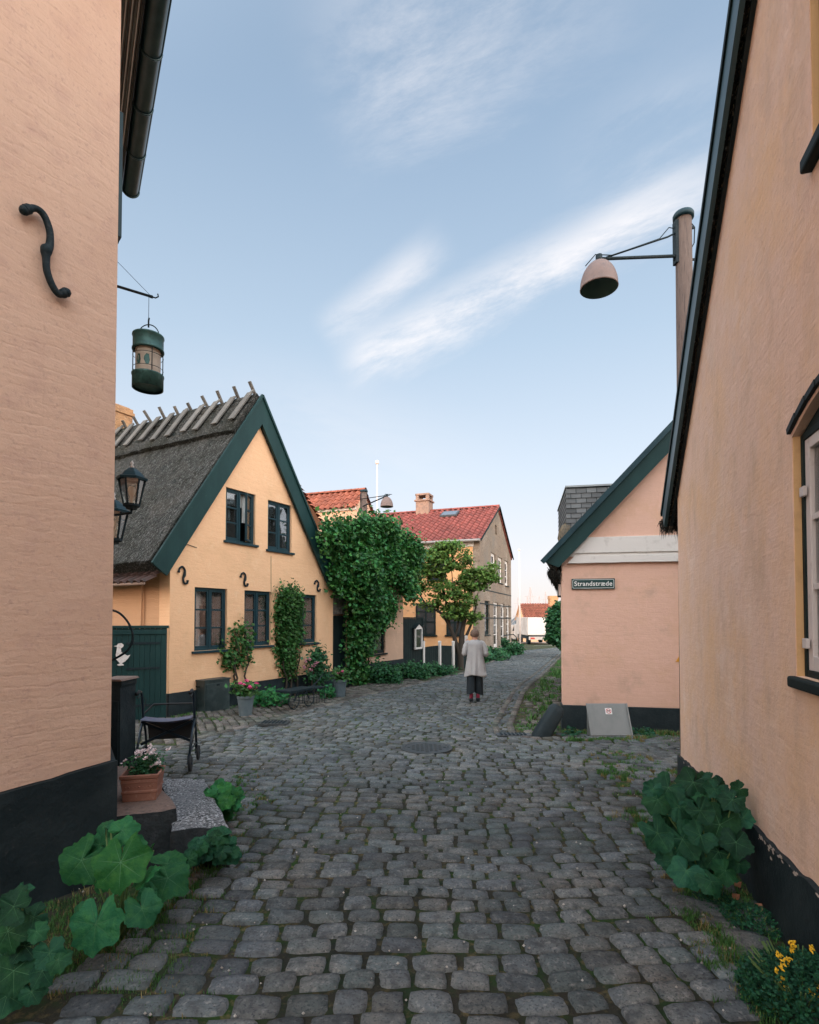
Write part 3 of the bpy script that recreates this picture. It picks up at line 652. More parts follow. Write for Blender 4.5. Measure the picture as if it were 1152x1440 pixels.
# flaked tar along the upper edge of the plinth
b = MB()
for i in range(60):
    u = random.choice((2.1, 2.75, 3.0, 3.15, 3.3, 3.9, 4.3))+random.gauss(0, .09) if i > 8 else random.uniform(.3, 3.6); zt_0 = np.interp(u, [0, um_, uN, 9], [zpF0, zpm, zpF1, zpF1-.03]); z = zt_0-abs(random.gauss(0, .016))-(.10*random.random() if i % 7 == 0 else 0); r0 = random.uniform(.004, .016); k_ = 7
    P_ = [(u+r0*random.uniform(.7,2.6)*math.cos(2*math.pi*q/k_), -.0325, z+r0*random.uniform(.4,1.0)*math.sin(2*math.pi*q/k_)) for q in range(k_)]
    b.add(P_, [tuple(range(k_))])
b.build('flaked_edge', mat('bare_render', (.50, .42, .36), rough=.95), rF)['kind'] = 'stuff'
# ochre reveals
for w_, arch_ in ((wl, 1), (wu, 0)):
    b = MB(); b.box(w_[0]-.001, w_[0]+.004, .004, .11, w_[2], w_[3]); 
    b.build('window_reveal', m_jamb, rF)
wo_ = window(rF, (wl[0]+.006, wl[1], wl[2], wl[3]), cols=2, rows=3, mf=m_dgreen, ms=m_sash, rec=.035, sill=False, curtain=0, fw=.035, sw=.055)
b = MB(); b.prism([(wl[0]+.01, wl[3]-.002), (wl[1], wl[3]-.002)] + [(p[0], p[1]-.012) for p in arch[1:-1]], .04, .12); b.build('arch_board', m_dgreen, wo_)
for zz in (wl[2]+.17, wl[3]-.30): b = MB(); b.box(wl[0]+.03, wl[0]+.085, .018, .036, zz-.025, zz+.025); b.build('hinge', m_sash, wo_, bevel=.003)
b = MB(); b.box(wl[0]-.03, wl[1]+.05, -.035, .13, wl[2]-.06, wl[2]-.002); b.build('sill', m_dgreen, wo_, bevel=.012)
b = MB()
for k in range(8):
    t0, t1 = k/8, (k+1)/8; ww = wl[1]-wl[0]
    b.bar((wl[0]-.02+ww*t0*1.04, -.008, wl[3]+.035+.12*math.sin(math.pi*t0)), (wl[0]-.02+ww*t1*1.04, -.012, wl[3]+.035+.12*math.sin(math.pi*t1)), .02, .032, (0, 0, 1))
b.build('arch_moulding', m_tar, wo_)
b = MB(); c0 = wl[0]+.05
b.grid(lambda u, v: (c0+.2*u, .30+.02*math.sin(u*14), wl[2]+.05+(wl[3]-wl[2])*.55*v), 20, 2)
b.grid(lambda u, v: (wl[1]-.3+.28*u, .30+.02*math.sin(u*18), wl[2]+.05+(wl[3]-wl[2]-.1)*v), 20, 2); b.build('curtain', m_curt, wo_, smooth=True)
wo2 = window(rF, (wu[0]+.006, wu[1], wu[2], wu[3]), cols=2, rows=2, mf=m_dgreen, ms=m_sash, rec=.035, sill=False, fw=.035)
b = MB(); b.box(wu[0]-.015, wu[1]+.05, -.05, .12, wu[2]-.07, wu[2]-.002); b.build('sill', m_dgreen, wo2, bevel=.012)
# roof
e_ = Vector((el[0], el[1])); a_ = Vector(apF); d = (a_-e_).normalized(); n_ = Vector((-d.y, d.x))
roof_slope(rF, 'thatched_roof', m_thatch, tuple(e_+n_*.0+d*.02), tuple(a_), -.062, 9, .17, amp=.010, res=.16)
oF = roof_slope(rF, 'thatched_roof', m_thatch, (apF[0]+5, el[1]-.2), tuple(a_), -.062, 9, .3, amp=.02, res=.3)
b = MB(); dn = n_*-.235
b.prism([tuple(e_), tuple(e_+dn), tuple(a_+dn), tuple(a_)], -.10, -.066); bo = b.build('bargeboard', mat('verge_slate_blue', (.022,.062,.080), rough=.45, vary=((3,(.03,.08,.098),.4,.7,(1,1,.4)),(30,(.01,.03,.04),.62,.75)), spec=.5), rF, bevel=.005)
b = MB(); b.prism([tuple(e_-d*.03+n_*.03), tuple(e_-d*.03+n_*-.02), tuple(a_+n_*-.02), tuple(a_+n_*.03)], -.114, -.098); b.build('edge_strip', m_dgreen, bo, bevel=.005)
b = MB(); b.prism([tuple(e_+dn*.85), tuple(e_+dn*1.0), tuple(a_+dn*1.0), tuple(a_+dn*.85)], -.03, .0); b.build('fascia_lath', m_tar, bo, bevel=.01)
straw(oF, 'eave_straw', m_thatch, (e_.x+.0, -.1, e_.y-.12), (e_.x+.02, .3, e_.y-.12), 500, .16, (-.25, 0, -1), .06, .008)
straw(oF, 'verge_straw', m_cutth, (e_.x+.05, -.02, e_.y-.22), (a_.x, -.02, a_.y-.22), 1500, .04, (.2, -.2, -1), .02, .004)

# ================= G: pink house with the street sign
cG = G(792, 1027); A_G = math.atan2(-.20, .98); fG = Frame(cG.x, cG.y, A_G)
rGh = fG.root('pink_house', 'pink plastered house with white cornice bands and a green bargeboard beyond the near right house', 'house')
zpG = fG.uz(792, 991)[1]; tip = fG.uz(763, 789, -.12); t2 = fG.uz(944, 597, -.12); sG = (t2[1]-tip[1])/(t2[0]-tip[0]); print('G', cG, zpG, tip, t2, sG)
apG = (tip[0]+3.7, tip[1]+sG*3.7)
sk = math.atan2(.955, .297)-A_G; SKW = math.cos(sk)/math.sin(sk)    # side wall runs back slightly skewed
def skew(o):
    o.matrix_local = Matrix(((1, SKW, 0, 0), (0, 1, 0, 0), (0, 0, 1, 0), (0, 0, 0, 1))); return o
b = MB(); b.prism([(0, zpG), (6.6, zpG), (6.6, 2.5), (apG[0], apG[1]-.3), (0, tip[1]+sG*(0-tip[0])-.28)], 0, .3); b.build('gable_wall', m_plG, rGh)
b = MB(); b.box(.004, .3, .3, 9, -.9, tip[1]+sG*(0-tip[0])-.3); b.box(.004, 6.6, 8.7, 9, -.9, 2.4)
for v in range(len(b.v)): x, y, z = b.v[v]; b.v[v] = (x+SKW*y, y, z)
b.build('side_wall', m_plG, rGh)
b = MB(); b.box(-.02, 6.6, -.03, .29, -.8, zpG-.002); b.build('plinth', m_tar, rGh, bevel=.006)
zz0 = fG.uz(880, 939+66)[1]
e_ = Vector(tip); a_ = Vector(apG); d = (a_-e_).normalized(); n_ = Vector((-d.y, d.x))
o = roof_slope(rGh, 'thatched_roof', m_thatch, tuple(e_+Vector((.04, .02))), tuple(a_), -.06, 8.5, .24, amp=.02, res=.12, nscale=8)
me = o.data
for v in me.vertices: v.co.x += SKW*v.co.y
o2 = roof_slope(rGh, 'thatched_roof', m_thatch, (apG[0]+3.7, tip[1]), tuple(a_), -.06, 8.5, .24, amp=.02, res=.3)
b = MB(); dn = n_*-.285; b.prism([tuple(e_), tuple(e_+dn*.92+d*.10), tuple(a_+dn), tuple(a_)], -.12, -.075); bo = b.build('bargeboard', m_green, rGh, bevel=.006)
b = MB(); b.prism([tuple(e_+n_*.03-d*.02), tuple(e_+n_*-.05-d*.02), tuple(a_+n_*-.05), tuple(a_+n_*.03)], -.17, -.115); b.build('edge_strip', m_blueg, bo, bevel=.006)
straw(o2, 'eave_straw', m_thatch, (e_.x+.14, -.02, e_.y-.16), (e_.x+.12+SKW*4, 4, e_.y-.16), 1400, .13, (.35, 0, -1), .07, .007)
straw(o2, 'eave_straw', m_thatch, (e_.x+.2, -.02, e_.y-.2), (e_.x+.2+SKW*2, 2, e_.y-.28), 900, .16, (.5, 0, -1), .07, .007)
# eave timber seen past the corner
b = MB(); p = fG.uz(792, 830, .25); b.box(p[0]-.09, p[0]-.02, .25, .33, p[1]-.12, p[1]+.14); b.build('shutter_edge', m_dgreen, rGh); b = MB(); b.box(p[0]-.075, p[0]-.035, .24, .25, p[1]-.09, p[1]+.1); b.build('shutter_panel', m_sash, rGh)
# cornice: three courses with a raked left end
zc0, zc1, zc2, zc3 = (fG.uz(880, y_)[1] for y_ in (791, 781.5, 777, 755.5))
u0 = fG.uz(798, 790)[0]; ue = 5.0
b = MB()
for za, zb_, pr, uu in ((zc0, zc1, .055, u0), (zc1+.002, zc2, .03, u0+.03), (zc2+.002, zc3, .05, u0+.08)):
    rk = (zb_-za)/sG
    top = roughen_edge([(uu+rk, zb_), (ue, zb_)], .004, .2)
    botm = roughen_edge([(uu, za), (ue, za)], .006, .12, 5)
    b.prism(botm + list(reversed(top)), -pr, 0)
b.build('cornice', m_white, rGh, bevel=.005)
b = MB(); ww = u0+.06; b.prism([(ww+.1, zc3+.002), (ue, zc3+.002), (ue, zc3+.012), (ww+.1, zc3+.012)], -.035, 0); b.build('cornice_flashing', m_white, rGh)
# slate-clad block above the roof
q0 = at(797, 740, 11.2); 
rS = rGh
toG = lambda p: Vector(((p-fG.o).dot(fG.d), (p-fG.o).dot(fG.n), p.z-fG.o.z))
pa = toG(at(797, 686, 11.0)); pb = toG(at(862, 684, 11.0)); 
b = MB(); ud = pa.x; zt = pa.z; rows = 14; rh = .10
b.box(ud, pb.x+1.2, pa.y, pa.y+2.5, zt-1.6, zt); b.build('dormer_core', m_tar, rGh); b = MB()
for r_ in range(15):
    za = zt-.02-(r_+1)*rh; u = ud-.02-(.1 if r_ % 2 else 0)
    while u < pb.x+1.0:
        w_ = .2; b.add([(max(u, ud-.02)+.007, pa.y-.022, za), (u+w_-.007, pa.y-.022, za), (u+w_-.007, pa.y-.006, za+rh-.002), (max(u, ud-.02)+.003, pa.y-.006, za+rh-.002), (max(u, ud-.02)+.003, pa.y-.002, za), (u+w_-.003, pa.y-.002, za)], [(0,1,2,3), (0,4,5,1)]); u += w_
    v = pa.y
    while v < pa.y+2.4: b.add([(ud-.022, v+.003, za), (ud-.022, v+.197, za), (ud-.006, v+.197, za+rh), (ud-.006, v+.003, za+rh)], [(0,3,2,1)]); v += .2
b.build('slate_dormer', m_slate, rGh)
b = MB(); b.box(ud-.03, pb.x+1.2, pa.y-.04, pa.y+2.5, zt, zt+.035); b.build('dormer_coping', mat('lead_cap', (.30, .33, .34), rough=.6), rGh)
pl_ = toG(at(797, 745, 11.0)); b = MB(); b.lathe([(.001, -.35), (.14, -.28), (.19, -.1), (.15, .05), (.12, .12), (.05, .2), (.001, .22)], (pl_.x+.02, pl_.y+.1, pl_.z-.06), 22)
b.v = [(v[0]+.07*noise.noise(Vector(v)*9), v[1]*1+.05*noise.noise(Vector(v)*7), v[2]+.08*noise.noise(Vector(v)*11+Vector((3,3,3)))) for v in b.v]; o = b.build('thatch_collar', m_cutth, rGh, smooth=True)
# warning triangle near the hidden corner
u, z = fG.uz(957, 926); b = MB(); b.prism([(u-.07, z-.05), (u+.09, z-.05), (u+.01, z+.09)], -.012, -.002); o = b.build('warning_sign', mat('amber_sheet', (.62, .30, .03), rough=.5), None); o.location = fG.o; o.rotation_euler = (0, 0, A_G)
tag(o, 'small amber triangular sign low on the pink house wall, half hidden by the near house', 'sign')

# ================= C: low pale house under the ivy, with passage door
pC = fB.w(uR, 0, 0); fC = Frame(pC.x, pC.y, A_B+R(2))
rC = fC.root('ivy_house', 'pale peach house mostly hidden under a mass of green ivy, beyond the thatched house', 'house')
uE = fC.uz(567, 930)[0]; zpC = fC.uz(540, 930)[1]; wc = rect(fC, 515, 880, 542, 918); zt_ = fC.uz(478, 866)[1]
ud0, ud1 = fC.uz(469, 900)[0], fC.uz(488, 900)[0]
print('C', uE, zpC, wc, zt_, ud0, ud1)
b = MB(); b.prism([(ud1, zpC), (uE, zpC), (uE, 3.05), (ud1, 4.1)], 0, .3, [hole(wc)]); b.build('street_wall', m_plC, rC)
b = MB(); b.prism([(0, zt_+.05), (ud1-.002, zt_+.05), (ud1-.002, 4.1), (0, 4.1)], .02, .3); b.build('rubble_wall', m_stonew, rC)
b = MB(); b.box(.02, ud1-.02, .1, .14, -.2, zt_); b.box(ud1-.06, ud1-.001, .04, .1, -.2, zt_+.03); b.build('passage_door', m_dgreen, rC, bevel=.005)
b = MB(); b.box(ud1, uE+.02, -.03, .29, -1, zpC-.002); b.box(0, ud1, -.03, .1, -1, -.02); b.build('plinth', m_tar, rC)
b = MB(); b.box(ud1, ud1+.3, .3, 5, -.5, 4); b.box(uE-.3, uE, .3, 5, -.5, 3.0); b.build('side_wall', m_plC, rC)
window(rC, wc, cols=2, rows=3, mf=m_dgreen, curtain=2)
roof_slope(rC, 'roof', m_tileR, (-.1, 4.0), (1.6, 4.5), -.05, 5, .1); pantiles(rC, 'roof_tiles', m_tileR, (uE+.15, 2.95), (1.6, 4.5), -.05, 5)

# ================= E: brick gabled house with red roof
cE = at(675, 900, 27.5); A_E = math.atan2(.938, .347); fE = Frame(cE.x, cE.y, A_E)
rE = fE.root('brick_gable_house', 'two-storey house with a grey brick gable, orange side wall and a red pantile roof', 'house')
LE = fE.uz(719, 850)[0]; zeL = fE.uz(674, 758)[1]; zeR = fE.uz(720, 784)[1]; apE = fE.uz(700, 715); print('E', LE, zeL, zeR, apE)
ze = (zeL+zeR)/2; zeL, zeR = zeL, ze
def wE(x0, x1, y0, y1):
    u0 = fE.uz(x0, 800)[0]; u1 = fE.uz(x1, 800)[0]; xm = (x0+x1)/2; return (u0, u1, fE.uz(xm, y1)[1], fE.uz(xm, y0)[1])
WU = [wE(690.5, 697, 778, 815), wE(700.5, 706.5, 784, 820), wE(710, 715, 789, 824)]
WL = [wE(681.5, 688.5, 845, 893), wE(694, 700.5, 847, 912), wE(704, 709.5, 849, 914), wE(712, 716.5, 851, 905)]
vent = wE(696.5, 699, 739, 752)
b = MB(); b.prism([(0, -1), (LE, -1), (LE, zeR), apE, (0, zeL)], 0, .35, [hole(w_) for w_ in WU+WL[:1]+[vent]] + [hole(w_) for w_ in WL[1:]]); b.build('brick_gable', m_brickg, rE)
b = MB(); b.box(0, .35, .35, 11, -1, zeL)
# side wall: openings toward the viewer
b.build('side_wall', m_plE, rE)
b = MB(); b.prism([(-.03, zeL-.35), (-.002, zeL-.35), (-.002, zeL+.02), (-.16, zeL+.02)], .3, 11); b.build('eave_cornice', m_white, rE)
b = MB()
for (x0, y0, x1, y1) in ((585, 848, 613, 893), (628, 850, 652, 893), (603, 775, 628, 815)):
    # plane of the side wall: local x = 0
    def sd(x, y):
        r = ray(x, y); nn = fE.d; o = fE.o; t = (o-Vector((0, 0, CAMZ))).dot(nn)/r.dot(nn); p = Vector((0, 0, CAMZ))+r*t; q = p-o; return q.dot(fE.n), q.z
    v0, za = sd(x0, y0); v1, zb2 = sd(x1, y1)
    if v1 > v0: v0, v1 = v1, v0
    z0, z1 = min(za, zb2), max(za, zb2)
    f = MB(); 
    for a, c in ((v1, v1+.09), (v0-.09, v0), ((v0+v1)/2-.04, (v0+v1)/2+.04)): f.box(-.03, .0, a, c, z0, z1)
    for zz in (z0, z1-.09, z0+(z1-z0)*.38, z0+(z1-z0)*.7): f.box(-.026, .0, v1, v0, zz, zz+.07)
    f.box(-.08, -.0, v1-.08, v0+.08, z0-.08, z0-.002)
    wn_ = f.build('window', m_dgreen, rE); g = MB(); g.box(-.012, -.004, v1+.05, v0-.05, z0+.03, z1-.03); 
    g.build('pane', mat('dark_pane', (.03, .04, .045), rough=.08, spec=.8), wn_)
for w_ in WU: window(rE, w_, cols=1, rows=3, mf=m_white, ms=m_white, rec=.08, curtain=3, fw=.09, sw=.08, bars=.05, msill=m_tar)
window(rE, WL[0], cols=1, rows=3, mf=m_dgreen, rec=.08, curtain=2, fw=.09, sw=.08, bars=.05)
for w_ in WL[1:]: window(rE, w_, cols=1, rows=4, mf=m_white, ms=m_white, rec=.08, curtain=3, fw=.12, sw=.1, bars=.06, msill=m_tar)
b = MB(); b.box(vent[0], vent[1], .1, .12, vent[2], vent[3]); b.build('vent', m_dark, rE)
b = MB()
for (ya, xa) in ((829, 676), (849, 681), (869, 681)):
    z = fE.uz(680, ya)[1]; b.box(.0, LE, -.012, -.001, z-.03, z+.03)
b.build('string_course', m_tar, rE)
b = MB(); z = fE.uz(690, 897)[1]; b.box(.1, LE, -.04, -.002, z-.9, z-.82); b.build('base_course', m_brickg, rE)
pantiles(rE, 'roof_tiles', m_tileR, (-.30, zeL-.02), (apE[0], apE[1]+.12), -.12, 11, tw=.34, rh=.38, amp=.05)
pantiles(rE, 'roof_tiles', m_tileR, (LE+.2, zeR-.05), (apE[0], apE[1]+.12), -.12, 11, tw=.34, rh=.38, amp=.05)
roof_slope(rE, 'roof_deck', m_tileR, (-.26, zeL-.03), (apE[0], apE[1]+.06), -.06, 11, .1, res=.5); roof_slope(rE, 'roof_deck', m_tileR, (LE+.15, zeR-.08), (apE[0], apE[1]+.06), -.06, 11, .1, res=.5)
ridge_tiles(rE, m_tileR, apE[0], apE[1]+.12, -.1, 11, r=.14)
b = MB(); b.tube([(-.36, -.1, zeL-.08), (-.36, 11, zeL-.08)], .07, 8); b.build('gutter', mat('grey_gutter', (.28, .27, .26), rough=.5), rE)
b = MB(); b.bar((-.3, -.14, zeL-.1), (apE[0], -.14, apE[1]+.08), .06, .05, (0,1,0)); b.bar((LE+.2, -.14, zeR-.12), (apE[0], -.14, apE[1]+.08), .06, .05, (0,1,0)); b.build('verge_board', m_dgreen, rE)
# chimney through the ridge
pch = at(597, 716, 34); vch = (pch-fE.o).dot(fE.n); 
def ridge_v(x):
    lo, hi = 0, 15
    for _ in range(40):
        m = (lo+hi)/2; p = fE.w(apE[0], m, 0); 
        if p.x/p.y*FPX+CX > x: lo = m
        else: hi = m
    return lo
vch = ridge_v(597); pt = fE.w(apE[0], vch, 0); ztop = at(597, 697, pt.y).z - fE.o.z
b = MB(); h = .42
b.box(apE[0]-h, apE[0]+h, vch-h, vch+h, apE[1]-.5, ztop-.42); b.box(apE[0]-h-.08, apE[0]+h+.08, vch-h-.08, vch+h+.08, ztop-.42, ztop-.32)
for i, j in ((-1,-1),(1,-1),(1,1),(-1,1)): b.box(apE[0]+i*.32-.1, apE[0]+i*.32+.1, vch+j*.32-.1, vch+j*.32+.1, ztop-.32, ztop-.06)
b.box(apE[0]-h-.03, apE[0]+h+.03, vch-h-.03, vch+h+.03, ztop-.06, ztop+.06); b.build('chimney', mat('chimney_grey_brick', (.27,.18,.14), rough=.95, brick=(.25,.09,1), vary=((5,(.18,.13,.11),.45,.7),)), rE, bevel=.02)
# roof window
v1 = ridge_v(624); dE = Vector((apE[0]+.3, apE[1]+.12-zeL)); dn = dE.normalized(); ne = Vector((-dn.y, dn.x))
c = Vector((-.30, zeL-.02)) + dE*.80 + ne*.10
b = MB(); b.obox((c.x, v1-.7, c.y), (dn.x*.42, 0, dn.y*.42), (0, .5, 0), (ne.x*.05, 0, ne.y*.05)); sk_ = b.build('skylight', mat('skylight_frame', (.06, .07, .08), rough=.5), rE)
b = MB(); c2 = c+ne*.055; b.obox((c2.x, v1-.7, c2.y), (dn.x*.34, 0, dn.y*.34), (0, .42, 0), (ne.x*.005, 0, ne.y*.005)); b.build('pane', mat('sky_pane', (.25,.3,.35), rough=.08, spec=1, metal=.6), sk_)
# handrail at the far doors
b = MB(); u = fE.uz(713, 880)[0]; b.tube([(u-1.6, -.1, 1.1), (u-.6, -.5, 1.15), (u-.2, -.6, 1.0), (u, -.65, .6), (u, -.65, -.6)], .03, 6); b.build('handrail', m_iron, rE)

# ================= D: houses behind the ivy
fD = Frame(at(501, 800, 25).x, 25, A_E)
rD = fD.root('orange_roof_house', 'ochre house with an orange tile roof rising behind the ivy', 'house')
zeD = fD.uz(501, 712)[1]; LD = fD.uz(528, 720)[0]; aD = fD.uz(514, 691); print('D', LD, zeD, aD)
LD = max(LD, 3.0); aD = (LD/2, zeD+1.5); aD = (fD.uz(512, 690)[0], fD.uz(512, 692)[1])
b = MB(); b.prism([(0, -1), (2*aD[0], -1), (2*aD[0], zeD), aD, (0, zeD)], 0, .3); b.box(0, .3, .3, 10, -1, zeD); b.build('wall', m_plC, rD)
b = MB(); b.box(-.1, -.002, 0, 10, zeD-.16, zeD-.02); b.build('eave_board', m_white, rD)
pantiles(rD, 'roof_tiles', m_tileO, (-.25, zeD-.05), (aD[0], aD[1]+.1), -.12, 10, tw=.3, rh=.36, amp=.05)
pantiles(rD, 'roof_tiles', m_tileO, (2*aD[0]+.2, zeD-.05), (aD[0], aD[1]+.1), -.12, 10, tw=.3, rh=.36, amp=.05)
ridge_tiles(rD, m_tileO, aD[0], aD[1]+.1, -.1, 10, r=.14)
fD2 = Frame(at(452, 800, 22).x, 22, A_E+R(90)); rD2 = fD2.root('steep_orange_roof_house', 'house with a steep orange tile roof just showing over the thatched house verge', 'house')
z1 = fD2.uz(430, 694)[1]; z0 = fD2.uz(445, 742)[1]
b = MB(); b.box(0, 6, 0, 5, -1, z0-.1); b.build('wall', m_plC, rD2)
def slopeD(root):
    b = MB(); rows, cols = 12, 26
    for r_ in range(rows):
        for c in range(cols):
            v0, v1 = r_/rows, (r_+1)/rows; x0 = -.2+c*.24
            y0, y1 = -.3+2.6*v0, -.3+2.6*v1; za, zb_ = z0-.1+(z1-z0+.1)*v0, z0-.1+(z1-z0+.1)*v1
            b.add([(x0, y0-.05, za+.05), (x0+.12, y0-.05, za+.10), (x0+.24, y0-.05, za+.05), (x0, y1, zb_), (x0+.12, y1, zb_+.05), (x0+.24, y1, zb_)], [(0,1,4,3),(1,2,5,4)])
    return b.build('roof_tiles', m_tileO, root)
slopeD(rD2); b = MB(); b.prism([(-.1, z0-.1), (5.9, z0-.1), (5.9, z1), (-.1, z1)], 2.3, 2.5); b.add([(-.1,-.3,z0-.15),(5.9,-.3,z0-.15),(5.9,2.3,z1-.02),(-.1,2.3,z1-.02)],[(0,1,2,3)]); b.build('gable_wall', m_plC, rD2)
# a row of roofs further left, hidden from the street but shading it from the low sun

# ================= H: far ochre cottage with red roof, and the harbour
YH = 62
def wbox(root, name, m, x0, x1, y0, y1, Y, dY, bevel=0):
    p0 = at(x0, y0, Y); p1 = at(x1, y1, Y); b = MB(); o = root.location
    b.box(p0.x-o.x, p1.x-o.x, Y-o.y, Y+dY-o.y, min(p0.z, p1.z)-o.z, max(p0.z, p1.z)-o.z); return b.build(name, m, root, bevel=bevel)
pH = at(739, 905, YH); rH = thing('harbour_cottage', 'low ochre cottage with a bright red-orange roof at the end of the street', 'house', (pH.x, YH, gz(YH)))
zH0 = at(739, 871, YH).z-gz(YH); zH1 = at(739, 849, YH+2.5).z-gz(YH); wH = at(800, 871, YH).x+3-pH.x
b = MB(); b.box(0, wH, 0, 5, -.5, zH0); b.build('wall', m_plB, rH)
b = MB(); rows = 9; cols = int((wH+.4)/.3)
for r_ in range(rows):
    for c in range(cols):
        y0, y1 = -.3+2.8*r_/rows, -.3+2.8*(r_+1)/rows; za, zb_ = zH0-.1+(zH1-zH0+.1)*r_/rows, zH0-.1+(zH1-zH0+.1)*(r_+1)/rows; x0 = -.2+c*.3
        b.add([(x0, y0-.05, za+.05), (x0+.15, y0-.05, za+.13), (x0+.3, y0-.05, za+.05), (x0, y1, zb_), (x0+.15, y1, zb_+.08), (x0+.3, y1, zb_)], [(0,1,4,3),(1,2,5,4)])
b.build('roof_tiles', m_tileO, rH)
b = MB(); b.add([(-.2,2.5,zH1),(wH,2.5,zH1),(wH,5.3,zH0-.1),(-.2,5.3,zH0-.1)], [(0,1,2,3)]); b.add([(0,0,zH0-.1),(0,5,zH0-.1),(0,2.5,zH1-.02)], [(0,2,1)]); b.build('gable_wall', m_plB, rH)
pc = at(778, 838, YH+2.5); b = MB(); b.box(pc.x-pH.x-.62, pc.x-pH.x+.62, 2, 3.2, zH1-1, pc.z-gz(YH)-1.0); b.box(pc.x-pH.x-.45, pc.x-pH.x+.45, 2.1, 3.1, pc.z-gz(YH)-1.0, pc.z-gz(YH)-.4); b.box(pc.x-pH.x-.52, pc.x-pH.x+.52, 2.1, 3.1, pc.z-gz(YH)-.4, pc.z-gz(YH)); b.build('chimney', m_brickc, rH)
# second small house left with grey roof
p2 = at(722, 900, 70); rK = thing('grey_roof_shed', 'small pale harbour building with a grey roof far down the street', 'shed', (p2.x, 70, gz(70)))
b = MB(); w2 = at(739, 900, 70).x-p2.x; b.box(0, w2, 0, 5, -.5, at(730, 884, 70).z-gz(70)); b.build('wall', m_white, rK)
zz = at(730, 884, 70).z-gz(70); zt2 = at(736, 866, 72).z-gz(70)
b = MB(); b.add([(-.8,-.4,zz-.3),(w2+.2,-.4,zz-.3),(w2+.2,2.5,zt2),(.9,2.5,zt2),(-.8,5.4,zz-.3),(w2+.2,5.4,zz-.3)], [(0,1,2,3),(3,2,5,4),(0,3,4)]); b.build('roof', m_slate, rK)
b = MB(); b.box(.3, 1.1, -.05, 0, .4, 2.3); b.box(1.4, w2-.2, -.05, 0, .9, 2.2); b.build('window', m_dark, rK)
# lorry
YT = 52; pT = at(762, 903, YT); rT = thing('box_lorry', 'white box lorry parked at the end of the street, seen from behind', 'lorry', (pT.x, YT, gz(YT)))
s = YT/FPX; bl, br = -20*s, 20*s; zb_ = at(762, 893.5, YT).z-gz(YT); zt3 = at(762, 868, YT).z-gz(YT)
m_lor = mat('lorry_white', (.44, .39, .35), rough=.5, vary=((1.5,(.62,.58,.54),.45,.75),)); 
b = MB(); b.box(bl, br, 0, 5.5, zb_, zt3); o = b.build('cargo_box', m_lor, rT, bevel=.04)
b = MB(); b.box(bl+.03, br-.03, -.02, 0, zb_+.05, zt3-.05); b.box(-.02, .02, -.035, -.02, zb_+.05, zt3-.05); b.build('rear_door', mat('lorry_door', (.66, .61, .56), rough=.5), rT, bevel=.01)
b = MB(); b.box(bl+.2, br-.2, -.1, 5.5, zb_-.35, zb_-.02); b.box(bl+.3, br-.3, -.15, -.08, .5, .62); b.build('chassis', m_iron, rT)
b = MB(); b.box(bl+.1, br-.1, -.16, -.1, zb_-.42, zb_-.12); b.build('rear_bumper', m_lor, rT)
for sx in (bl+.25, br-.65):
    b = MB(); b.box(sx, sx+.4, -.19, -.165, zb_-.34, zb_-.2); b.build('tail_light', mat('tail_red', (.45, .03, .02), rough=.3), rT)
for yy in (1.1, 4.8):
    for sx in (bl+.15, br-.5):
        b = MB(); b.lathe([(.05, 0), (.2, 0), (.22, .05), (.42, .02), (.45, .08), (.45, .27), (.42, .33), (.05, .33)], n=18)
        b.v = [(v[2]+sx, v[0]+yy, v[1]+.46) for v in b.v]; b.build('wheel', m_iron, rT)
b = MB(); b.box(bl+.1, br-.1, 5.6, 7.3, .5, zt3-.7); b.build('cab', m_lor, rT, bevel=.12)
# parked van sliver beyond
pV = at(731, 905, 64); rV = thing('parked_van', 'tiny dark-windowed pale van parked far behind the brick house corner', 'van', (pV.x, 64, gz(64)))
b = MB(); b.prism([(-1.0, .35), (1.0, .35), (1.0, 1.2), (.8, 1.9), (-.8, 1.9), (-1.0, 1.2)], 0, 4.2); b.build('body', m_lor, rV, bevel=.05)
b = MB(); b.prism([(-.85, 1.2), (.85, 1.2), (.7, 1.75), (-.7, 1.75)], -.02, -.002); b.build('rear_window', m_dark, rV)
for sx in (-.95, .7):
    b = MB(); b.lathe([(.05, 0), (.3, 0), (.34, .05), (.34, .2), (.05, .25)], n=14); b.v = [(v[2]+sx, v[0]+.7, v[1]+.34) for v in b.v]; b.build('wheel', m_iron, rV)
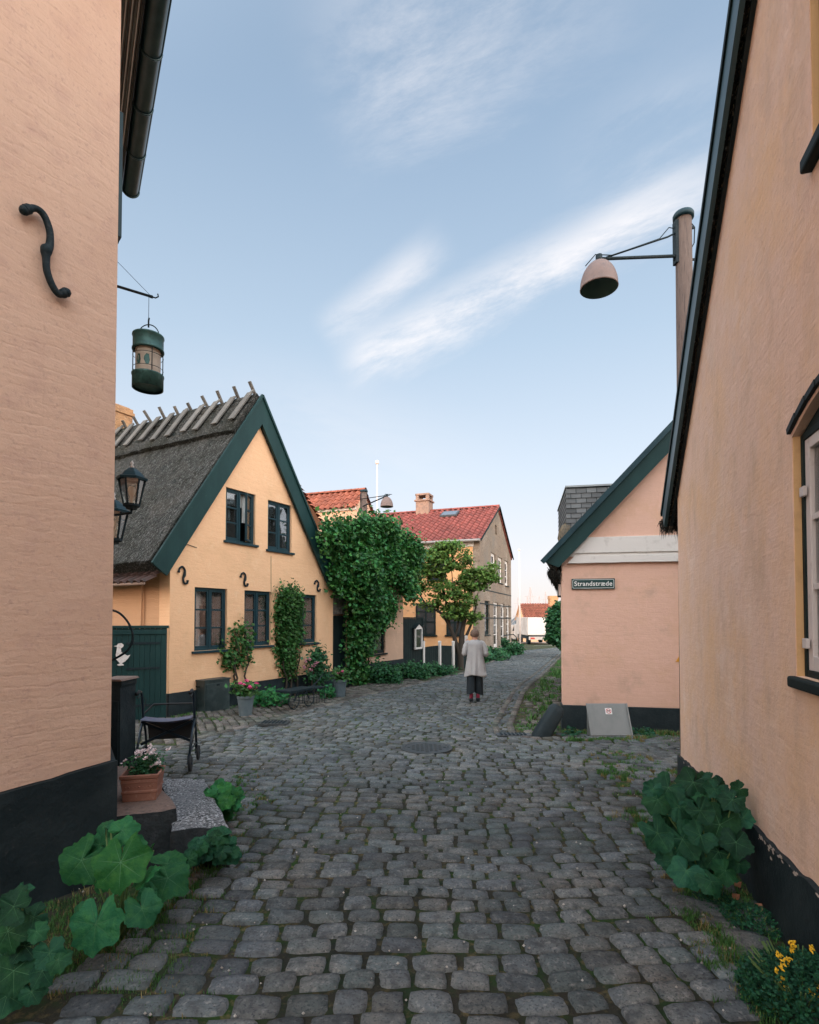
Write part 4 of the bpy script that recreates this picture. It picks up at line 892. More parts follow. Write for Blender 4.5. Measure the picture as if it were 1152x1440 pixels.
# flagpoles and masts
m_pole = mat('white_pole', (.70, .62, .58), rough=.5)
def flagpole(xb, yb, xt, yt, Y, r0, label):
    p = at(xb, yb, Y); q = at(xt, yt, Y); o = thing('flagpole', label, 'flagpole', (p.x, Y, gz(Y)))
    H = q.z-gz(Y); dx = q.x-p.x
    b = MB(); b.tube([(0,0,-.3),(dx*.5,0,H*.5),(dx,0,H)], [r0, r0*.8, r0*.45], 8); b.build('pole', m_pole, o, smooth=True)
    b = MB(); b.lathe([(.001, 0), (r0*1.1, .02), (r0*1.4, .1), (r0*1.0, .18), (.001, .22)], (dx, 0, H), 10); b.build('finial', m_pole, o, smooth=True)
flagpole(731.5, 890, 730, 775, 46, .085, 'tall white flagpole at the harbour end of the street')
flagpole(530, 800, 530.5, 653, 27, .07, 'white flagpole rising behind the ivy')
for i, (x, yt, Y, r_) in enumerate(((733.5, 858, 66, .15), (742, 838, 110, .12), (746, 826, 95, .16), (758.5, 838, 130, .12), (767.5, 832, 120, .16), (771.5, 838, 130, .1), (728.5, 840, 140, .1))):
    p = at(x, 860, Y); b = MB(); H = at(x, yt, Y).z-gz(Y); b.tube([(0,0,-.3),(0,0,H)], [r_, r_*.6], 6)
    zc = H*.8; b.bar((-1.0,0,zc),(1.0,0,zc),.05,.05,(0,1,0)); b.tube([(0,0,H),(-1.6,0,1.5)], .03, 4); b.tube([(0,0,H),(1.6,0,1.5)], .03, 4)
    o = b.build('boat_mast', mat('mast', (.35, .30, .30), rough=.6), None); o.location = (p.x, Y, gz(Y))
    tag(o, ['short mast beside the flagpole foot, farthest left but one', 'thin mast over the left end of the red cottage roof', 'thickest dark mast over the red cottage roof', 'faint mast over the middle of the red cottage roof', 'tall mast right of the middle of the red cottage roof', 'faint mast just left of the cottage chimney', 'faintest leftmost mast beside the brick house corner'][i], 'mast', 'boat masts in the harbour')

# ================= street lamps
m_shade = mat('lamp_shade_metal', (.20, .135, .115), rough=.55, vary=((8,(.15,.11,.10),.5,.75),(30,(.26,.19,.17),.6,.75)), metal=.1)
m_shin = mat('lamp_inside', (.13, .21, .19), rough=.5)
def street_lamp(post_px, post_top, post_bot_Y, lamp_px, lamp_y0, lamp_y1, lamp_w, Yl, label, bent=True, rp=.105):
    x, ytop = post_px; Y = post_bot_Y; p = at(x, ytop, Y); o = thing('street_lamp', label, 'street lamp', (p.x, Y, gz(Y)), 0, 'wooden street lamps')
    H = p.z-gz(Y); rp_ = rp
    b = MB(); b.tube([(0,0,-.3),(-.0,0,H*.5),(0,0,H-.05)], [rp_*1.25, rp_*1.1, rp_], 14); b.build('post', m_post, o, smooth=True)
    b = MB(); b.lathe([(.001, .03), (rp_*1.15, .02), (rp_*1.32, -.01), (rp_*1.3, -.06), (rp_*1.02, -.07)], (0,0,H-.02), 20); b.build('post_cap', m_blueg, o, smooth=True)
    q = at(lamp_px, lamp_y0, Yl)-o.location; q0 = at(lamp_px, lamp_y1, Yl)-o.location; Rl = lamp_w/2*Yl/FPX; hl_ = (q.z-q0.z)
    b = MB(); prof = [(.03, hl_*.98)]+[(Rl*math.sin(t), hl_*math.cos(t)*.97) for t in [math.pi/2*k/10 for k in range(1, 11)]]+[(Rl*1.02, -.012), (Rl*.985, -.02)]
    b.lathe(prof, (q0.x, q0.y, q0.z), 28); sh = b.build('lamp_shade', m_shade, o, smooth=True)
    b = MB(); prof = [(.001, hl_*.90)]+[(Rl*.965*math.sin(t), hl_*math.cos(t)*.9) for t in [math.pi/2*k/10 for k in range(1, 11)]]+[(Rl*.97, -.018)]
    b.lathe(prof, (q0.x, q0.y, q0.z), 28); b.build('reflector', m_shin, sh, smooth=True)
    b = MB(); b.lathe([(.03, .0), (.05, -.03), (.055, -.1), (.03, -.15), (.001, -.16)], (q0.x, q0.y, q0.z+hl_*.85), 12); b.build('bulb', mat('bulb_glass', (.5, .5, .46), rough=.2), sh, smooth=True)
    top = Vector((q.x, q.y, q.z+.02)); za = H-.62*rp_/.105
    b = MB(); b.tube([(-rp_*.9, -.02, za), tuple(top.lerp(Vector((0,0,za)), .12)), tuple(top+Vector((.0,0,.0)))], .022*rp_/.105, 8)
    b.tube([(-rp_*.9, -.02, za+.34*rp_/.105), (-rp_*2.2, -.02, za+.27*rp_/.105), tuple(top+Vector((.1,0,.02)))], .012*rp_/.105, 6)
    b.tube([(-rp_*.9, .03, za+.42*rp_/.105), (-rp_*1.8, .03, za+.44*rp_/.105), (-rp_*3.2, .0, za+.26*rp_/.105), tuple(top+Vector((.18,0,.05))), tuple(top+Vector((-.05,0,.06))), tuple(top+Vector((-Rl*.75,0,-.1)))], .007*rp_/.105, 5)
    b.tube([(top.x, top.y, top.z-.06), (top.x, top.y, top.z+.05)], .045*rp_/.105, 10)
    b.build('bracket_arm', m_iron, o, smooth=True)
    b = MB(); b.box(-rp_*1.25, -rp_*.8, -.05, .05, za-.1, za+.5*rp_/.105); b.box(-rp_*1.4, rp_*1.5, -.012, .012, za-.05, za-.025); b.box(-rp_*1.3, rp_*1.4, -.012, .012, za+.40*rp_/.105, za+.43*rp_/.105); b.build('bracket_plate', m_iron, o)
    b = MB(); b.tube([(rp_*.9,0,H-.12),(rp_*1.5,0,H-.2),(rp_*1.4,0,H-.42),(rp_*1.0,0,H-.5),(rp_*1.1,0,H-.9),(rp_*1.15,0,H-2.5)], .008, 5); b.build('cable', m_iron, o)
    return o
street_lamp((961, 300), 0, 7.5, 842.5, 366, 404, 52, 7.35, 'street lamp with a domed shade on a wooden post behind the near right roof')
street_lamp((512, 689), 0, 19.5, 544, 698, 712, 18, 18.5, 'small distant street lamp on a post rising out of the ivy')

# ================= wall lanterns
m_lglass = glassmat('lantern_glass', .25, (.85, .85, .8)); m_bulb = mat('milky_bulb', (.7, .64, .56), rough=.35)
def wall_lantern(px, ytop, ybot, Y, label):
    t = at(px, ytop, Y); bt = at(px, ybot, Y); H = (t.z-bt.z)*.93; o = thing('wall_lantern', label, 'lantern', (t.x, Y, bt.z), R(12), 'wall lanterns by the door')
    k = H/.42
    b = MB(); rr = .5*H*.36
    n = 6; zt, zb_ = H*.66, H*.10; rt, rb = H*.27, H*.16
    for i in range(n):
        a = 2*math.pi*i/n+.3; b.bar((rt*math.cos(a), rt*math.sin(a), zt), (rb*math.cos(a), rb*math.sin(a), zb_), .012*k, .012*k, (0,0,1))
    b.lathe([(.001, 0), (rb*.7, 0), (rb*.75, H*.04), (rb*1.1, H*.06), (rb*1.1, H*.11), (rb*.5, H*.11)], (0,0,0), 6*2)
    b.build('lantern_frame', m_iron, o)
    b = MB(); b.lathe([(rt*1.18, zt-.01*k), (rt*1.24, zt+.012*k), (rt*1.0, zt+H*.05), (rt*.72, zt+H*.15), (rt*.36, zt+H*.235), (rt*.12, zt+H*.26), (.001, zt+H*.27)], (0,0,0), 6); b.build('lantern_roof', m_blueg, o)
    b = MB(); b.lathe([(.001, -.02*k), (.02*k, 0), (.008*k, .02*k), (.018*k, .035*k), (.001, .06*k)], (0,0,zt+H*.28), 8); b.build('finial', m_white, o, smooth=True)
    b = MB()
    for i in range(n):
        a, a2 = 2*math.pi*i/n+.3, 2*math.pi*(i+1)/n+.3; b.add([(rb*math.cos(a)*.97, rb*math.sin(a)*.97, zb_), (rb*math.cos(a2)*.97, rb*math.sin(a2)*.97, zb_), (rt*math.cos(a2)*.97, rt*math.sin(a2)*.97, zt), (rt*math.cos(a)*.97, rt*math.sin(a)*.97, zt)], [(0,1,2,3)])
    b.build('pane', m_lglass, o)
    b = MB(); b.lathe([(.001, H*.52), (H*.06, H*.49), (H*.085, H*.42), (H*.07, H*.34), (H*.035, H*.28), (H*.035, H*.12)], (0,0,0), 12); b.build('bulb', m_bulb, o, smooth=True)
    b = MB(); b.tube([(0,0,0), (0,0,-H*.08), (-H*.4,.1,-H*.1), (-H*.85,.12,H*.05), (-H*1.0,.12,H*.35)], .011*k, 7); b.lathe([(.001,-.01),(.06*k,0),(.06*k,.01),(.001,.02)], (-H*1.0,.12,H*.35), 10); b.build('wall_bracket', m_iron, o, smooth=True)
    return o
wall_lantern(186, 648, 716, 4.75, 'black wall lantern with a milky bulb against the thatch, the fully visible one')
wall_lantern(160, 692, 765, 5.35, 'lower black wall lantern half hidden behind the corner of the near left house')

# candle lantern / feeder hanging from an iron bracket
Yb = 3.95; q = at(208, 480, Yb)
o = thing('iron_bracket', 'thin iron wall bracket with a stay wire carrying the hanging lantern', 'bracket', tuple(at(150, 398, Yb+.15)))
e0 = at(219, 419, Yb)-o.location; b = MB(); b.tube([(0,0,0), tuple(e0*.85), tuple(e0*.93)], [.011,.010,.012], 8); b.tube([tuple(e0*.93), tuple(e0+Vector((.0,0,.0))), tuple(e0+Vector((.02,0,.01))), tuple(e0+Vector((.015,0,.03)))], .005, 6); b.build('arm', m_iron, o, smooth=True)
b = MB(); w0 = at(140, 342, Yb+.2)-o.location; b.tube([tuple(w0), tuple(e0*.92)], .0022, 4); b.build('stay_wire', m_iron, o)
m_pat = mat('green_patina_tin', (.035, .10, .09), rough=.5, vary=((14,(.08,.19,.17),.5,.72),(30,(.02,.05,.05),.5,.7)), metal=.4)
tp_, bt_ = at(208.5, 472, Yb).z, at(208.5, 547, Yb).z; Rl = 20.5*Yb/FPX; H = tp_-bt_
o = thing('hanging_lantern', 'green tin candle lantern with cut-out hearts hanging from the wall bracket', 'lantern', (at(208.5, 500, Yb).x, Yb, bt_))
b = MB(); b.lathe([(Rl*.93, 0), (Rl, .0), (Rl*1.0, H*.22), (Rl*1.04, H*.235), (Rl*1.04, H*.26), (Rl*.9, H*.265), (Rl*.88, H*.03), (Rl*.6, H*.05), (.001, H*.05)], n=28); b.build('base_band', m_pat, o, smooth=True)
b = MB(); b.lathe([(Rl*.9, H*.70), (Rl*1.03, H*.70), (Rl*1.03, H*.73), (Rl*.98, H*.75), (Rl*.98, H*.95), (Rl*1.03, H*.965), (Rl*1.02, H*.99), (Rl*.7, H*1.02), (.001, H*1.04)], n=28); b.build('top_band', m_pat, o, smooth=True)
b = MB(); b.lathe([(Rl*.8, H*.26), (Rl*.8, H*.71)], n=28); b.build('paper_cylinder', mat('cream_paper', (.62, .52, .42), rough=.8, vary=((12,(.45,.38,.3),.5,.7),), trans=.3), o, smooth=True)
b = MB()
for a0 in (-1.95, -1.22):
    pts2 = [(-.35,.0),(-.30,.22),(-.05,.42),(.25,.38),(.35,.0),(.22,-.28),(-.1,-.3)]
    pts2 = [(x_*.9, y_) for x_, y_ in pts2]
    vs = [(Rl*.81*math.cos(a0+x_*.75), Rl*.81*math.sin(a0+x_*.75), H*(.46+y_*.27)) for x_, y_ in pts2]; b.add(vs, [tuple(range(7))])
b.build('heart_cutouts', m_pat, o)
b = MB()
for k in range(4): a = k*math.pi/2+.7; b.tube([(Rl*.97*math.cos(a), Rl*.97*math.sin(a), H*.24), (Rl*.97*math.cos(a), Rl*.97*math.sin(a), H*.72)], .0035, 5)
for zz in (.36, .60): b.tube([(Rl*.97*math.cos(t*math.pi/14), Rl*.97*math.sin(t*math.pi/14), H*zz) for t in range(29)], .002, 4)
b.build('guard_wires', m_iron, o)
b = MB(); b.tube([(Rl*.75*math.cos(math.pi*k/14), 0, H*.98+Rl*.85*math.sin(math.pi*k/14)) for k in range(15)], .004, 6); zc = H*.98+Rl*.85; zt4 = at(208, 417, Yb).z-bt_
b.tube([(0,0,zc-.02),(0,0,zc+.03),(.004,0,zc+.05)], .006, 6); b.tube([(0,0,zc+.02),(0,0,zt4)], .0018, 4); b.build('handle', m_iron, o, smooth=True)

# ================= street name sign
u0, z1 = fG.uz(804, 814, -.03); u1, z0 = fG.uz(865, 828, -.03); 
rN = fG.root('street_sign', 'dark green street name sign with white lettering on the pink gable wall', 'sign'); rN.location = fG.w(u0, 0, z0)
Wn, Hn = u1-u0, z1-z0
def rrect(x0, x1, z0, z1, r, n=4, inv=False):
    P = []
    for cx, cz, a in ((x1-r, z0+r, -90), (x1-r, z1-r, 0), (x0+r, z1-r, 90), (x0+r, z0+r, 180)):
        for k in range(n+1):
            t = R(a+90*k/n)
            if inv: t2 = R(a+90-90*k/n)+math.pi; P.append((cx+r+ (0 if 0 else 0) if 0 else (cx + (r if math.cos(R(a+45)) > 0 else -r) + r*math.cos(t2)), (cz + (r if math.sin(R(a+45)) > 0 else -r) + r*math.sin(t2))))
            else: P.append((cx+r*math.cos(t), cz+r*math.sin(t)))
    return P
b = MB(); b.box(0, Wn, -.028, -.001, 0, Hn); b.build('plate', mat('sign_green', (.006, .045, .045), rough=.35), rN, bevel=.003)
m_let = mat('sign_white', (.75, .76, .74), rough=.4)
b = MB(); i1 = .014; oi = rrect(i1, Wn-i1, i1, Hn-i1, .022, 4); ii = rrect(i1+.006, Wn-i1-.006, i1+.006, Hn-i1-.006, .018, 4)
b.prism(oi, -.0295, -.0283, [ii]); b.build('border_line', m_let, rN)
cu = bpy.data.curves.new('name_text', 'FONT'); cu.body = 'Strandstræde'; cu.size = Hn*.62; cu.align_x = 'CENTER'; cu.align_y = 'CENTER'; cu.extrude = .0008; cu.offset = .0012; cu.space_character = 1.08
to = bpy.data.objects.new('name_text', cu); COL.objects.link(to); bpy.context.view_layer.update()
me = bpy.data.meshes.new_from_object(to.evaluated_get(bpy.context.evaluated_depsgraph_get())); bpy.data.objects.remove(to)
xs = [v.co.x for v in me.vertices]; wtx = max(xs)-min(xs); kx = (Wn-.085)/wtx
for v in me.vertices:
    x, y = v.co.x*kx, v.co.y; v.co = (Wn/2+x, -.0300-v.co.z*.2, Hn/2+y+.0)
me.materials.clear(); me.materials.append(m_let); lo = bpy.data.objects.new('lettering', me); COL.objects.link(lo); lo.parent = rN
# metal hatch cover leaning on the pink house plinth, with a sticker
p0 = G(832, 1037); p1 = G(889, 1037); fM = Frame(p0.x, p0.y, math.atan2(p1.y-p0.y, p1.x-p0.x)); rM = fM.root('metal_hatch', 'sloping grey metal cover with a small prohibition sticker, leaning on the pink house plinth', 'hatch cover')
Wm = (p1-p0).length; yb = .22; zt5 = fM.uz(860, 989, yb)[1]
b = MB(); n = Vector((0, -zt5, yb)).normalized()
b.add([(0,0,.02),(Wm,0,.02),(Wm,yb,zt5),(0,yb,zt5),(0,yb,0),(Wm,yb,0),(0,0,0),(Wm,0,0)], [(0,1,2,3),(0,3,4,6),(1,7,5,2),(4,5,7,6),(3,2,5,4),(0,6,7,1)])
m_met = mat('grey_sheet_metal', (.20, .21, .205), rough=.55, metal=.1, vary=((6,(.165,.18,.175),.45,.7,(1,1,.3)),(30,(.24,.24,.235),.6,.75)), bump=((4,.08,.01),))
b.build('cover_plate', m_met, rM, bevel=.004)
b = MB(); b.box(-.012, Wm+.012, -.02, .012, .01, .045); b.bar((-.004,-.004,.03),(-.004,yb-.004,zt5),.02,.02,(1,0,0)); b.bar((Wm+.004,-.004,.03),(Wm+.004,yb-.004,zt5),.02,.02,(1,0,0)); b.build('edge_angle', m_met, rM, bevel=.003)
def onM(x, s): return Vector((x, yb*s, .02+(zt5-.02)*s)) + n*.004
b = MB(); s0, s1 = .66, .85; xc = Wm*.52; hw = .052
b.add([onM(xc-hw, s0), onM(xc+hw, s0), onM(xc+hw, s1), onM(xc-hw, s1)], [(0,1,2,3)]); st = b.build('sticker', m_let, rM)
b = MB(); L2 = (zt5**2+yb**2)**.5
def onc(a, r_): return onM(xc+r_*math.cos(a), (s0+s1)/2 + r_*math.sin(a)/L2)+n*.002
for k in range(24):
    a, a2 = 2*math.pi*k/24, 2*math.pi*(k+1)/24; b.add([onc(a, .033), onc(a2, .033), onc(a2, .042), onc(a, .042)], [(0,1,2,3)])
b.add([onc(R(128), .036), onc(R(142), .036), onc(R(-52), .036), onc(R(-38), .036)], [(0,1,2,3)])
b.build('ring_mark', mat('sign_red', (.5, .03, .03), rough=.4), st)
b = MB()
for poly in ([(-.022,-.004),(.016,-.002),(.018,.012),(-.02,.010)], [(.012,.004),(.028,.012),(.024,.022),(.010,.014)], [(-.018,-.02),(-.012,-.02),(-.014,0),(-.02,0)], [(.008,-.02),(.014,-.02),(.014,0),(.008,0)]):
    b.add([onM(xc+x_, (s0+s1)/2+y_/L2)+n*.001 for x_, y_ in poly], [(0,1,2,3)])
b.build('animal_mark', m_iron, st)
# leaning dark kerb stone at the corner
p = G(768, 1036); o = thing('corner_guard_stone', 'leaning black guard stone at the left corner of the pink house', 'guard stone', tuple(p))
b = MB(); a0 = Vector((-.16, -.02, -.1)); a1 = Vector((.24, .12, .46))
prof = [(0, .11, .14), (.2, .125, .15), (.6, .125, .13), (.88, .115, .12), (.97, .09, .10), (1.0, .05, .07)]
d_ = (a1-a0); sd_ = Vector((d_.z, 0, -d_.x)).normalized()
for k in range(len(prof)-1): pass
rings = []
for t, ax_, ay_ in prof:
    c_ = a0+d_*t; rings.append([c_+sd_*ax_*math.copysign(abs(math.cos(q_))**.6, math.cos(q_))+Vector((0,1,0))*ay_*math.copysign(abs(math.sin(q_))**.6, math.sin(q_)) for q_ in [2*math.pi*i/16 for i in range(16)]])
for r_ in rings: b.v += [tuple(v_ + Vector((1,1,1))*.012*noise.noise(v_*9)) for v_ in r_]
for k in range(len(rings)-1):
    for i in range(16): b.f.append((k*16+i, k*16+(i+1)%16, (k+1)*16+(i+1)%16, (k+1)*16+i)); b.mi.append(0)
b.f.append(tuple((len(rings)-1)*16+i for i in range(16))); b.mi.append(0); b.build('stone', m_tar, o, smooth=True)

# ================= ground
m_soil = mat('soil_and_moss', (.06, .055, .042), rough=1, vary=((4,(.04,.085,.025),.46,.60),(22,(.20,.16,.075),.52,.68),(1.1,(.03,.035,.03),.45,.7)), bump=((40,1,.02),(160,1,.006)), spec=.1)
b = MB()
def lump_z(x, y):      # the worn unevenness of the street
    k_ = min(1, max(0, (24-y)/8)) * min(1, max(0, y))
    return k_*(.035*noise.noise(Vector((x*.7, y*.7, 1.3))) + .015*noise.noise(Vector((x*2.1, y*2.1, 5)))) if k_ > 0 else 0.0
xs = [-400, -60, -14] + [-8+.125*i for i in range(113)] + [14, 60, 400]; ys = [-60, -6] + [.125*i for i in range(193)] + [30, 40, 62, 120, 600, 4000]
for y in ys:
    for x in xs: b.v.append((x*(1 if y < 200 else 8), y, gz(y)+.013+(lump_z(x, y) if -8 <= x <= 6 else 0)))
for j in range(len(ys)-1):
    for i in range(len(xs)-1): a = j*len(xs)+i; b.f.append((a, a+1, a+len(xs)+1, a+len(xs))); b.mi.append(0)
tag(b.build('ground', m_soil), kind='structure')
def gpoly(pts, z=0.0):
    return [G(x, y) + Vector((0, 0, z)) for x, y in pts]
m_asph = mat('asphalt', (.075, .08, .085), rough=.85, vary=((1.2,(.10,.10,.10),.45,.7),(30,(.05,.055,.06),.5,.7)), bump=((80,.5,.005),))
m_pave = mat('pale_pavement', (.30,.24,.20), rough=.9, vary=((2,(.24,.2,.17),.45,.7),(20,(.36,.3,.26),.5,.7)))
# crossing road
Y0, Y1 = 42.5, 56.5
b = MB(); b.add([(-20, Y0-1, gz(Y0-1)+.012), (4, Y0-1.2, gz(Y0-1.2)+.012), (12, Y0+.5, gz(Y0+.5)+.012), (60, Y0+2, gz(Y0+2)+.012), (60, Y1, gz(Y1)+.012), (-20, Y1, gz(Y1)+.012)], [(0,1,2,3,4,5)]); tag(b.build('road', m_asph), kind='structure')
b = MB(); b.add([(-20, Y1, gz(Y1)+.03), (60, Y1, gz(Y1)+.03), (60, 61.5, gz(61.5)+.03), (-20, 61.5, gz(61.5)+.03), (-20, Y1, gz(Y1)-.1), (60, Y1, gz(Y1)-.1)], [(0,1,2,3),(0,4,5,1)]); tag(b.build('harbour_quay', m_pave), kind='structure')
b = MB(); q = at(765, 907, 51.5)
b.add([(q.x-1.2, 50.3, gz(50.3)+.017), (q.x+1.3, 50.3, gz(50.3)+.017), (q.x+1.3, 50.5, gz(50.5)+.017), (q.x-1.2, 50.5, gz(50.5)+.017)], [(0,1,2,3)]); tag(b.build('road_marking', m_white), kind='structure')
b = MB(); 
for y in (61.5, 4000): pass
b.add([(-400, 90, gz(90)+.05), (600, 90, gz(90)+.05), (6000, 4000, gz(99)+.05), (-6000, 4000, gz(99)+.05)], [(0,1,2,3)]); tag(b.build('harbour_water', mat('harbour_water', (.10,.14,.16), rough=.15)), kind='structure')

# ---- cobbled street: individually shaped setts laid in curved courses
def inside(poly, x, y):
    c = False; n = len(poly)
    for i in range(n):
        a, b_ = poly[i], poly[(i+1) % n]
        if (a[1] > y) != (b_[1] > y) and x < (b_[0]-a[0])*(y-a[1])/(b_[1]-a[1])+a[0]: c = not c
    return c
g2 = lambda x, y: (G(x, y).x, G(x, y).y)
LEFT = [g2(60, 1440), g2(215, 1262), g2(250, 1200), g2(170, 1130), g2(150, 1046), g2(250, 1048), g2(388, 1012), g2(470, 990), g2(560, 969), g2(650, 948), g2(700, 928), g2(729, 916)]
RIGHT = [g2(785, 911), (g2(790, 917)), g2(768, 943), g2(735, 973), g2(722, 1003), g2(713, 1027), g2(742, 1042), g2(838, 1046), g2(905, 1160), g2(1000, 1310), g2(1082, 1440)]
nearL = (-4.6, 0.9); nearR = (1.05, .9)
STREET = [nearL, (-2.9, 2.2)] + LEFT + RIGHT + [nearR]
LPAVE = [(-9.0, 8.2), g2(150, 1040), g2(250, 1048.5), g2(388, 1012.5), g2(470, 990.5), g2(560, 969.5), g2(600, 960.5), fC.w(uE, -.1, 0)[:2], fC.w(0, -.05, 0)[:2], fB.w(0, -.05, 0)[:2], fg.w(.1, 0, 0)[:2], fg.w(2.6, 0, 0)[:2]]
RPAVE = [nearR, g2(1083, 1440), g2(1001, 1310), g2(906, 1160), g2(839, 1046), g2(820, 1040), g2(960, 1037), fF.w(-.1, -.06, 0)[:2], fF.w(5.0, -.06, 0)[:2]]
GFRONT = [g2(839, 1047), g2(770, 1043), g2(792, 1032), fG.w(3.2, -.06, 0)[:2], fF.w(-.6, -.1, 0)[:2], fF.w(0, -.1, 0)[:2]]
STONES = MB(); 
def sett(c, ex, ey, lx, ly, h, far, mb=STONES):
    """one worn sett: c centre, ex/ey unit axes, half sizes"""
    n = 1 if far > 16 else (3 if far > 8 else (4 if far > 4.5 else 6))
    if far > 16:
        k = [(-1,-1),(1,-1),(1,1),(-1,1)]; base = len(mb.v)
        j = [random.uniform(.86, 1.08) for _ in range(8)]
        for q_, (i, jj) in enumerate(k): p = c + ex*lx*i*1.02*j[q_] + ey*ly*jj*1.02*j[q_+4]; mb.v.append((p.x, p.y, c.z-.05))
        for q_, (i, jj) in enumerate(k): p = c + ex*lx*i*.90*j[q_] + ey*ly*jj*.86*j[q_+4]; mb.v.append((p.x, p.y, c.z+h))
        mb.f += [tuple(base+v for v in f) for f in ((4,5,6,7),(0,1,5,4),(1,2,6,5),(2,3,7,6),(3,0,4,7))]; mb.mi += [0]*5; return
    n = max(n, 2); N_ = n+1; base = len(mb.v); seed = random.uniform(0, 99); tlx, tly = random.gauss(0, .03), random.gauss(0, .03)
    cj = [(random.uniform(.93, 1.04), random.uniform(.90, 1.05)) for _ in range(4)]
    lv = [-1]+[-.89+1.78*i/(n-2) for i in range(n-1)]+[1]
    pw = 5.0 if far < 8 else 3.5
    # skirt ring handled by extreme rows dropping down
    for a in range(N_):
        v = lv[a]
        for b_ in range(N_):
            u = lv[b_]
            # corner jitter, bilinear
            wu, wv = (u+1)/2, (v+1)/2
            jx = (cj[0][0]*(1-wu)*(1-wv)+cj[1][0]*wu*(1-wv)+cj[2][0]*wu*wv+cj[3][0]*(1-wu)*wv)
            jy = (cj[0][1]*(1-wu)*(1-wv)+cj[1][1]*wu*(1-wv)+cj[2][1]*wu*wv+cj[3][1]*(1-wu)*wv)
            # rounded outline
            rr = 1.0
            if abs(u) > .85 and abs(v) > .85: rr = .93 if abs(u) < .95 or abs(v) < .95 else .86
            p = c + ex*(u*lx*jx*rr) + ey*(v*ly*jy*rr)
            drop = (abs(u)**pw + abs(v)**pw); edge = max(abs(u), abs(v))
            z = h*(1-.17*min(drop, 1.3)) + .012*tlx*u*10*lx*2 + .012*tly*v*8*ly*2 + tlx*u*lx + tly*v*ly
            if edge > .95: z = -.03
            else:
                z += .006*noise.noise(Vector((p.x*9, p.y*9, seed))) + .003*noise.noise(Vector((p.x*30, p.y*30, seed)))
            if edge > .95: p = p + (p-c)*.03
            q = .011*noise.noise(Vector((u*1.7+seed, v*1.7, 3))) ; p = p + ex*q*abs(u) + ey*q*abs(v)
            mb.v.append((p.x, p.y, c.z+z))
    for a in range(n):
        for b_ in range(n):
            i = base+a*N_+b_; mb.f.append((i, i+1, i+N_+1, i+N_)); mb.mi.append(0)
    return
def field(mb, origin, ang_fn, poly, w, d, nrow, smin, smax, wander=.03, holes=(), xr=.25, h=.035):
    """courses perpendicular to a curved path"""
    px, py = origin; s = 0; cnt = 0
    for r_ in range(nrow):
        dd = d*random.uniform(.86, 1.14); a = ang_fn(s)
        fx, fy = math.sin(a), math.cos(a); ex0 = Vector((fy, -fx, 0)); u = smin + random.uniform(0, w)
        while u < smax:
            ww = w*random.uniform(1-xr, 1+xr)
            m_ = u+ww/2; wob = wander*noise.noise(Vector((m_*.9, s*.35, 7)))*3.2 + .012*random.uniform(-1, 1)
            slope = wander*3.2*(noise.noise(Vector((m_*.9+.1, s*.35, 7)))-noise.noise(Vector((m_*.9-.1, s*.35, 7))))/.2
            x = px + ex0.x*m_ + fx*wob; y = py + ex0.y*m_ + fy*wob
            if y > .7 and inside(poly, x, y) and not any(inside(hh, x, y) for hh in holes):
                rot = slope*.9 + random.gauss(0, .022); ca, sa = math.cos(rot), math.sin(rot)
                ex = Vector((ex0.x*ca-ex0.y*sa, ex0.x*sa+ex0.y*ca, 0)); ey = Vector((-ex.y, ex.x, 0))
                z = gz(y)+lump_z(x, y)
                sett(Vector((x, y, z)), ex, ey, ww/2-.004, dd/2-.004, h*random.uniform(.72, 1.08), math.hypot(x, y), mb); cnt += 1
            u += ww
        px += fx*dd; py += fy*dd; s += dd
    return cnt
def ang(s): return R(-3 + 19*min(1, max(0, (s-1.5)/9)))
MH = g2(600, 1053); mh_poly = [(MH[0]+.37*math.cos(t*math.pi/8), MH[1]+.37*math.sin(t*math.pi/8)) for t in range(16)]
DR = [g2(372, 1017), g2(402, 1015), g2(404, 1022), g2(370, 1025)]
n1 = field(STONES, (.2, .8), ang, STREET, .212, .140, 348, -6.5, 4.6, holes=[mh_poly], wander=.020)
m_sett = mat('granite_setts', (.110, .130, .133), rough=.8, isl=.34, hue=.045, vary=((2.2,(.16,.152,.135),.45,.7),(40,(.24,.24,.23),.53,.70),(.8,(.07,.088,.094),.52,.75),(75,(.045,.055,.06),.52,.66),(14,(.055,.062,.064),.5,.7)), bump=((70,.7,.006),(18,.5,.012)), spec=.25)
tag(STONES.build('cobbled_street', m_sett, smooth=True), kind='structure')
P2 = MB(); n2 = field(P2, (-4.6, 8.6), lambda s: R(62), LPAVE, .17, .14, 120, -6, 7, wander=.02, h=.045)
m_sett2 = mat('pavement_setts', (.12, .112, .10), rough=.9, spec=.2, isl=.4, hue=.04, vary=((2.2,(.15,.135,.115),.45,.7),(50,(.22,.205,.18),.53,.7),(75,(.04,.042,.04),.52,.66),(1.5,(.07,.085,.07),.5,.7)), bump=((70,.7,.006),))
tag(P2.build('left_pavement', m_sett2, smooth=True), kind='structure')
P3 = MB(); n3 = field(P3, (1.5, .8), lambda s: R(12), RPAVE, .225, .165, 90, -1.6, 4.0, wander=.02, h=.038)
n4 = field(P3, (2.2, 6.8), lambda s: R(10), GFRONT, .17, .14, 26, -1.2, 3.0, wander=.02, h=.035)
tag(P3.build('right_pavement', m_sett, smooth=True), kind='structure')
print('setts', n1, n2, n3, n4)
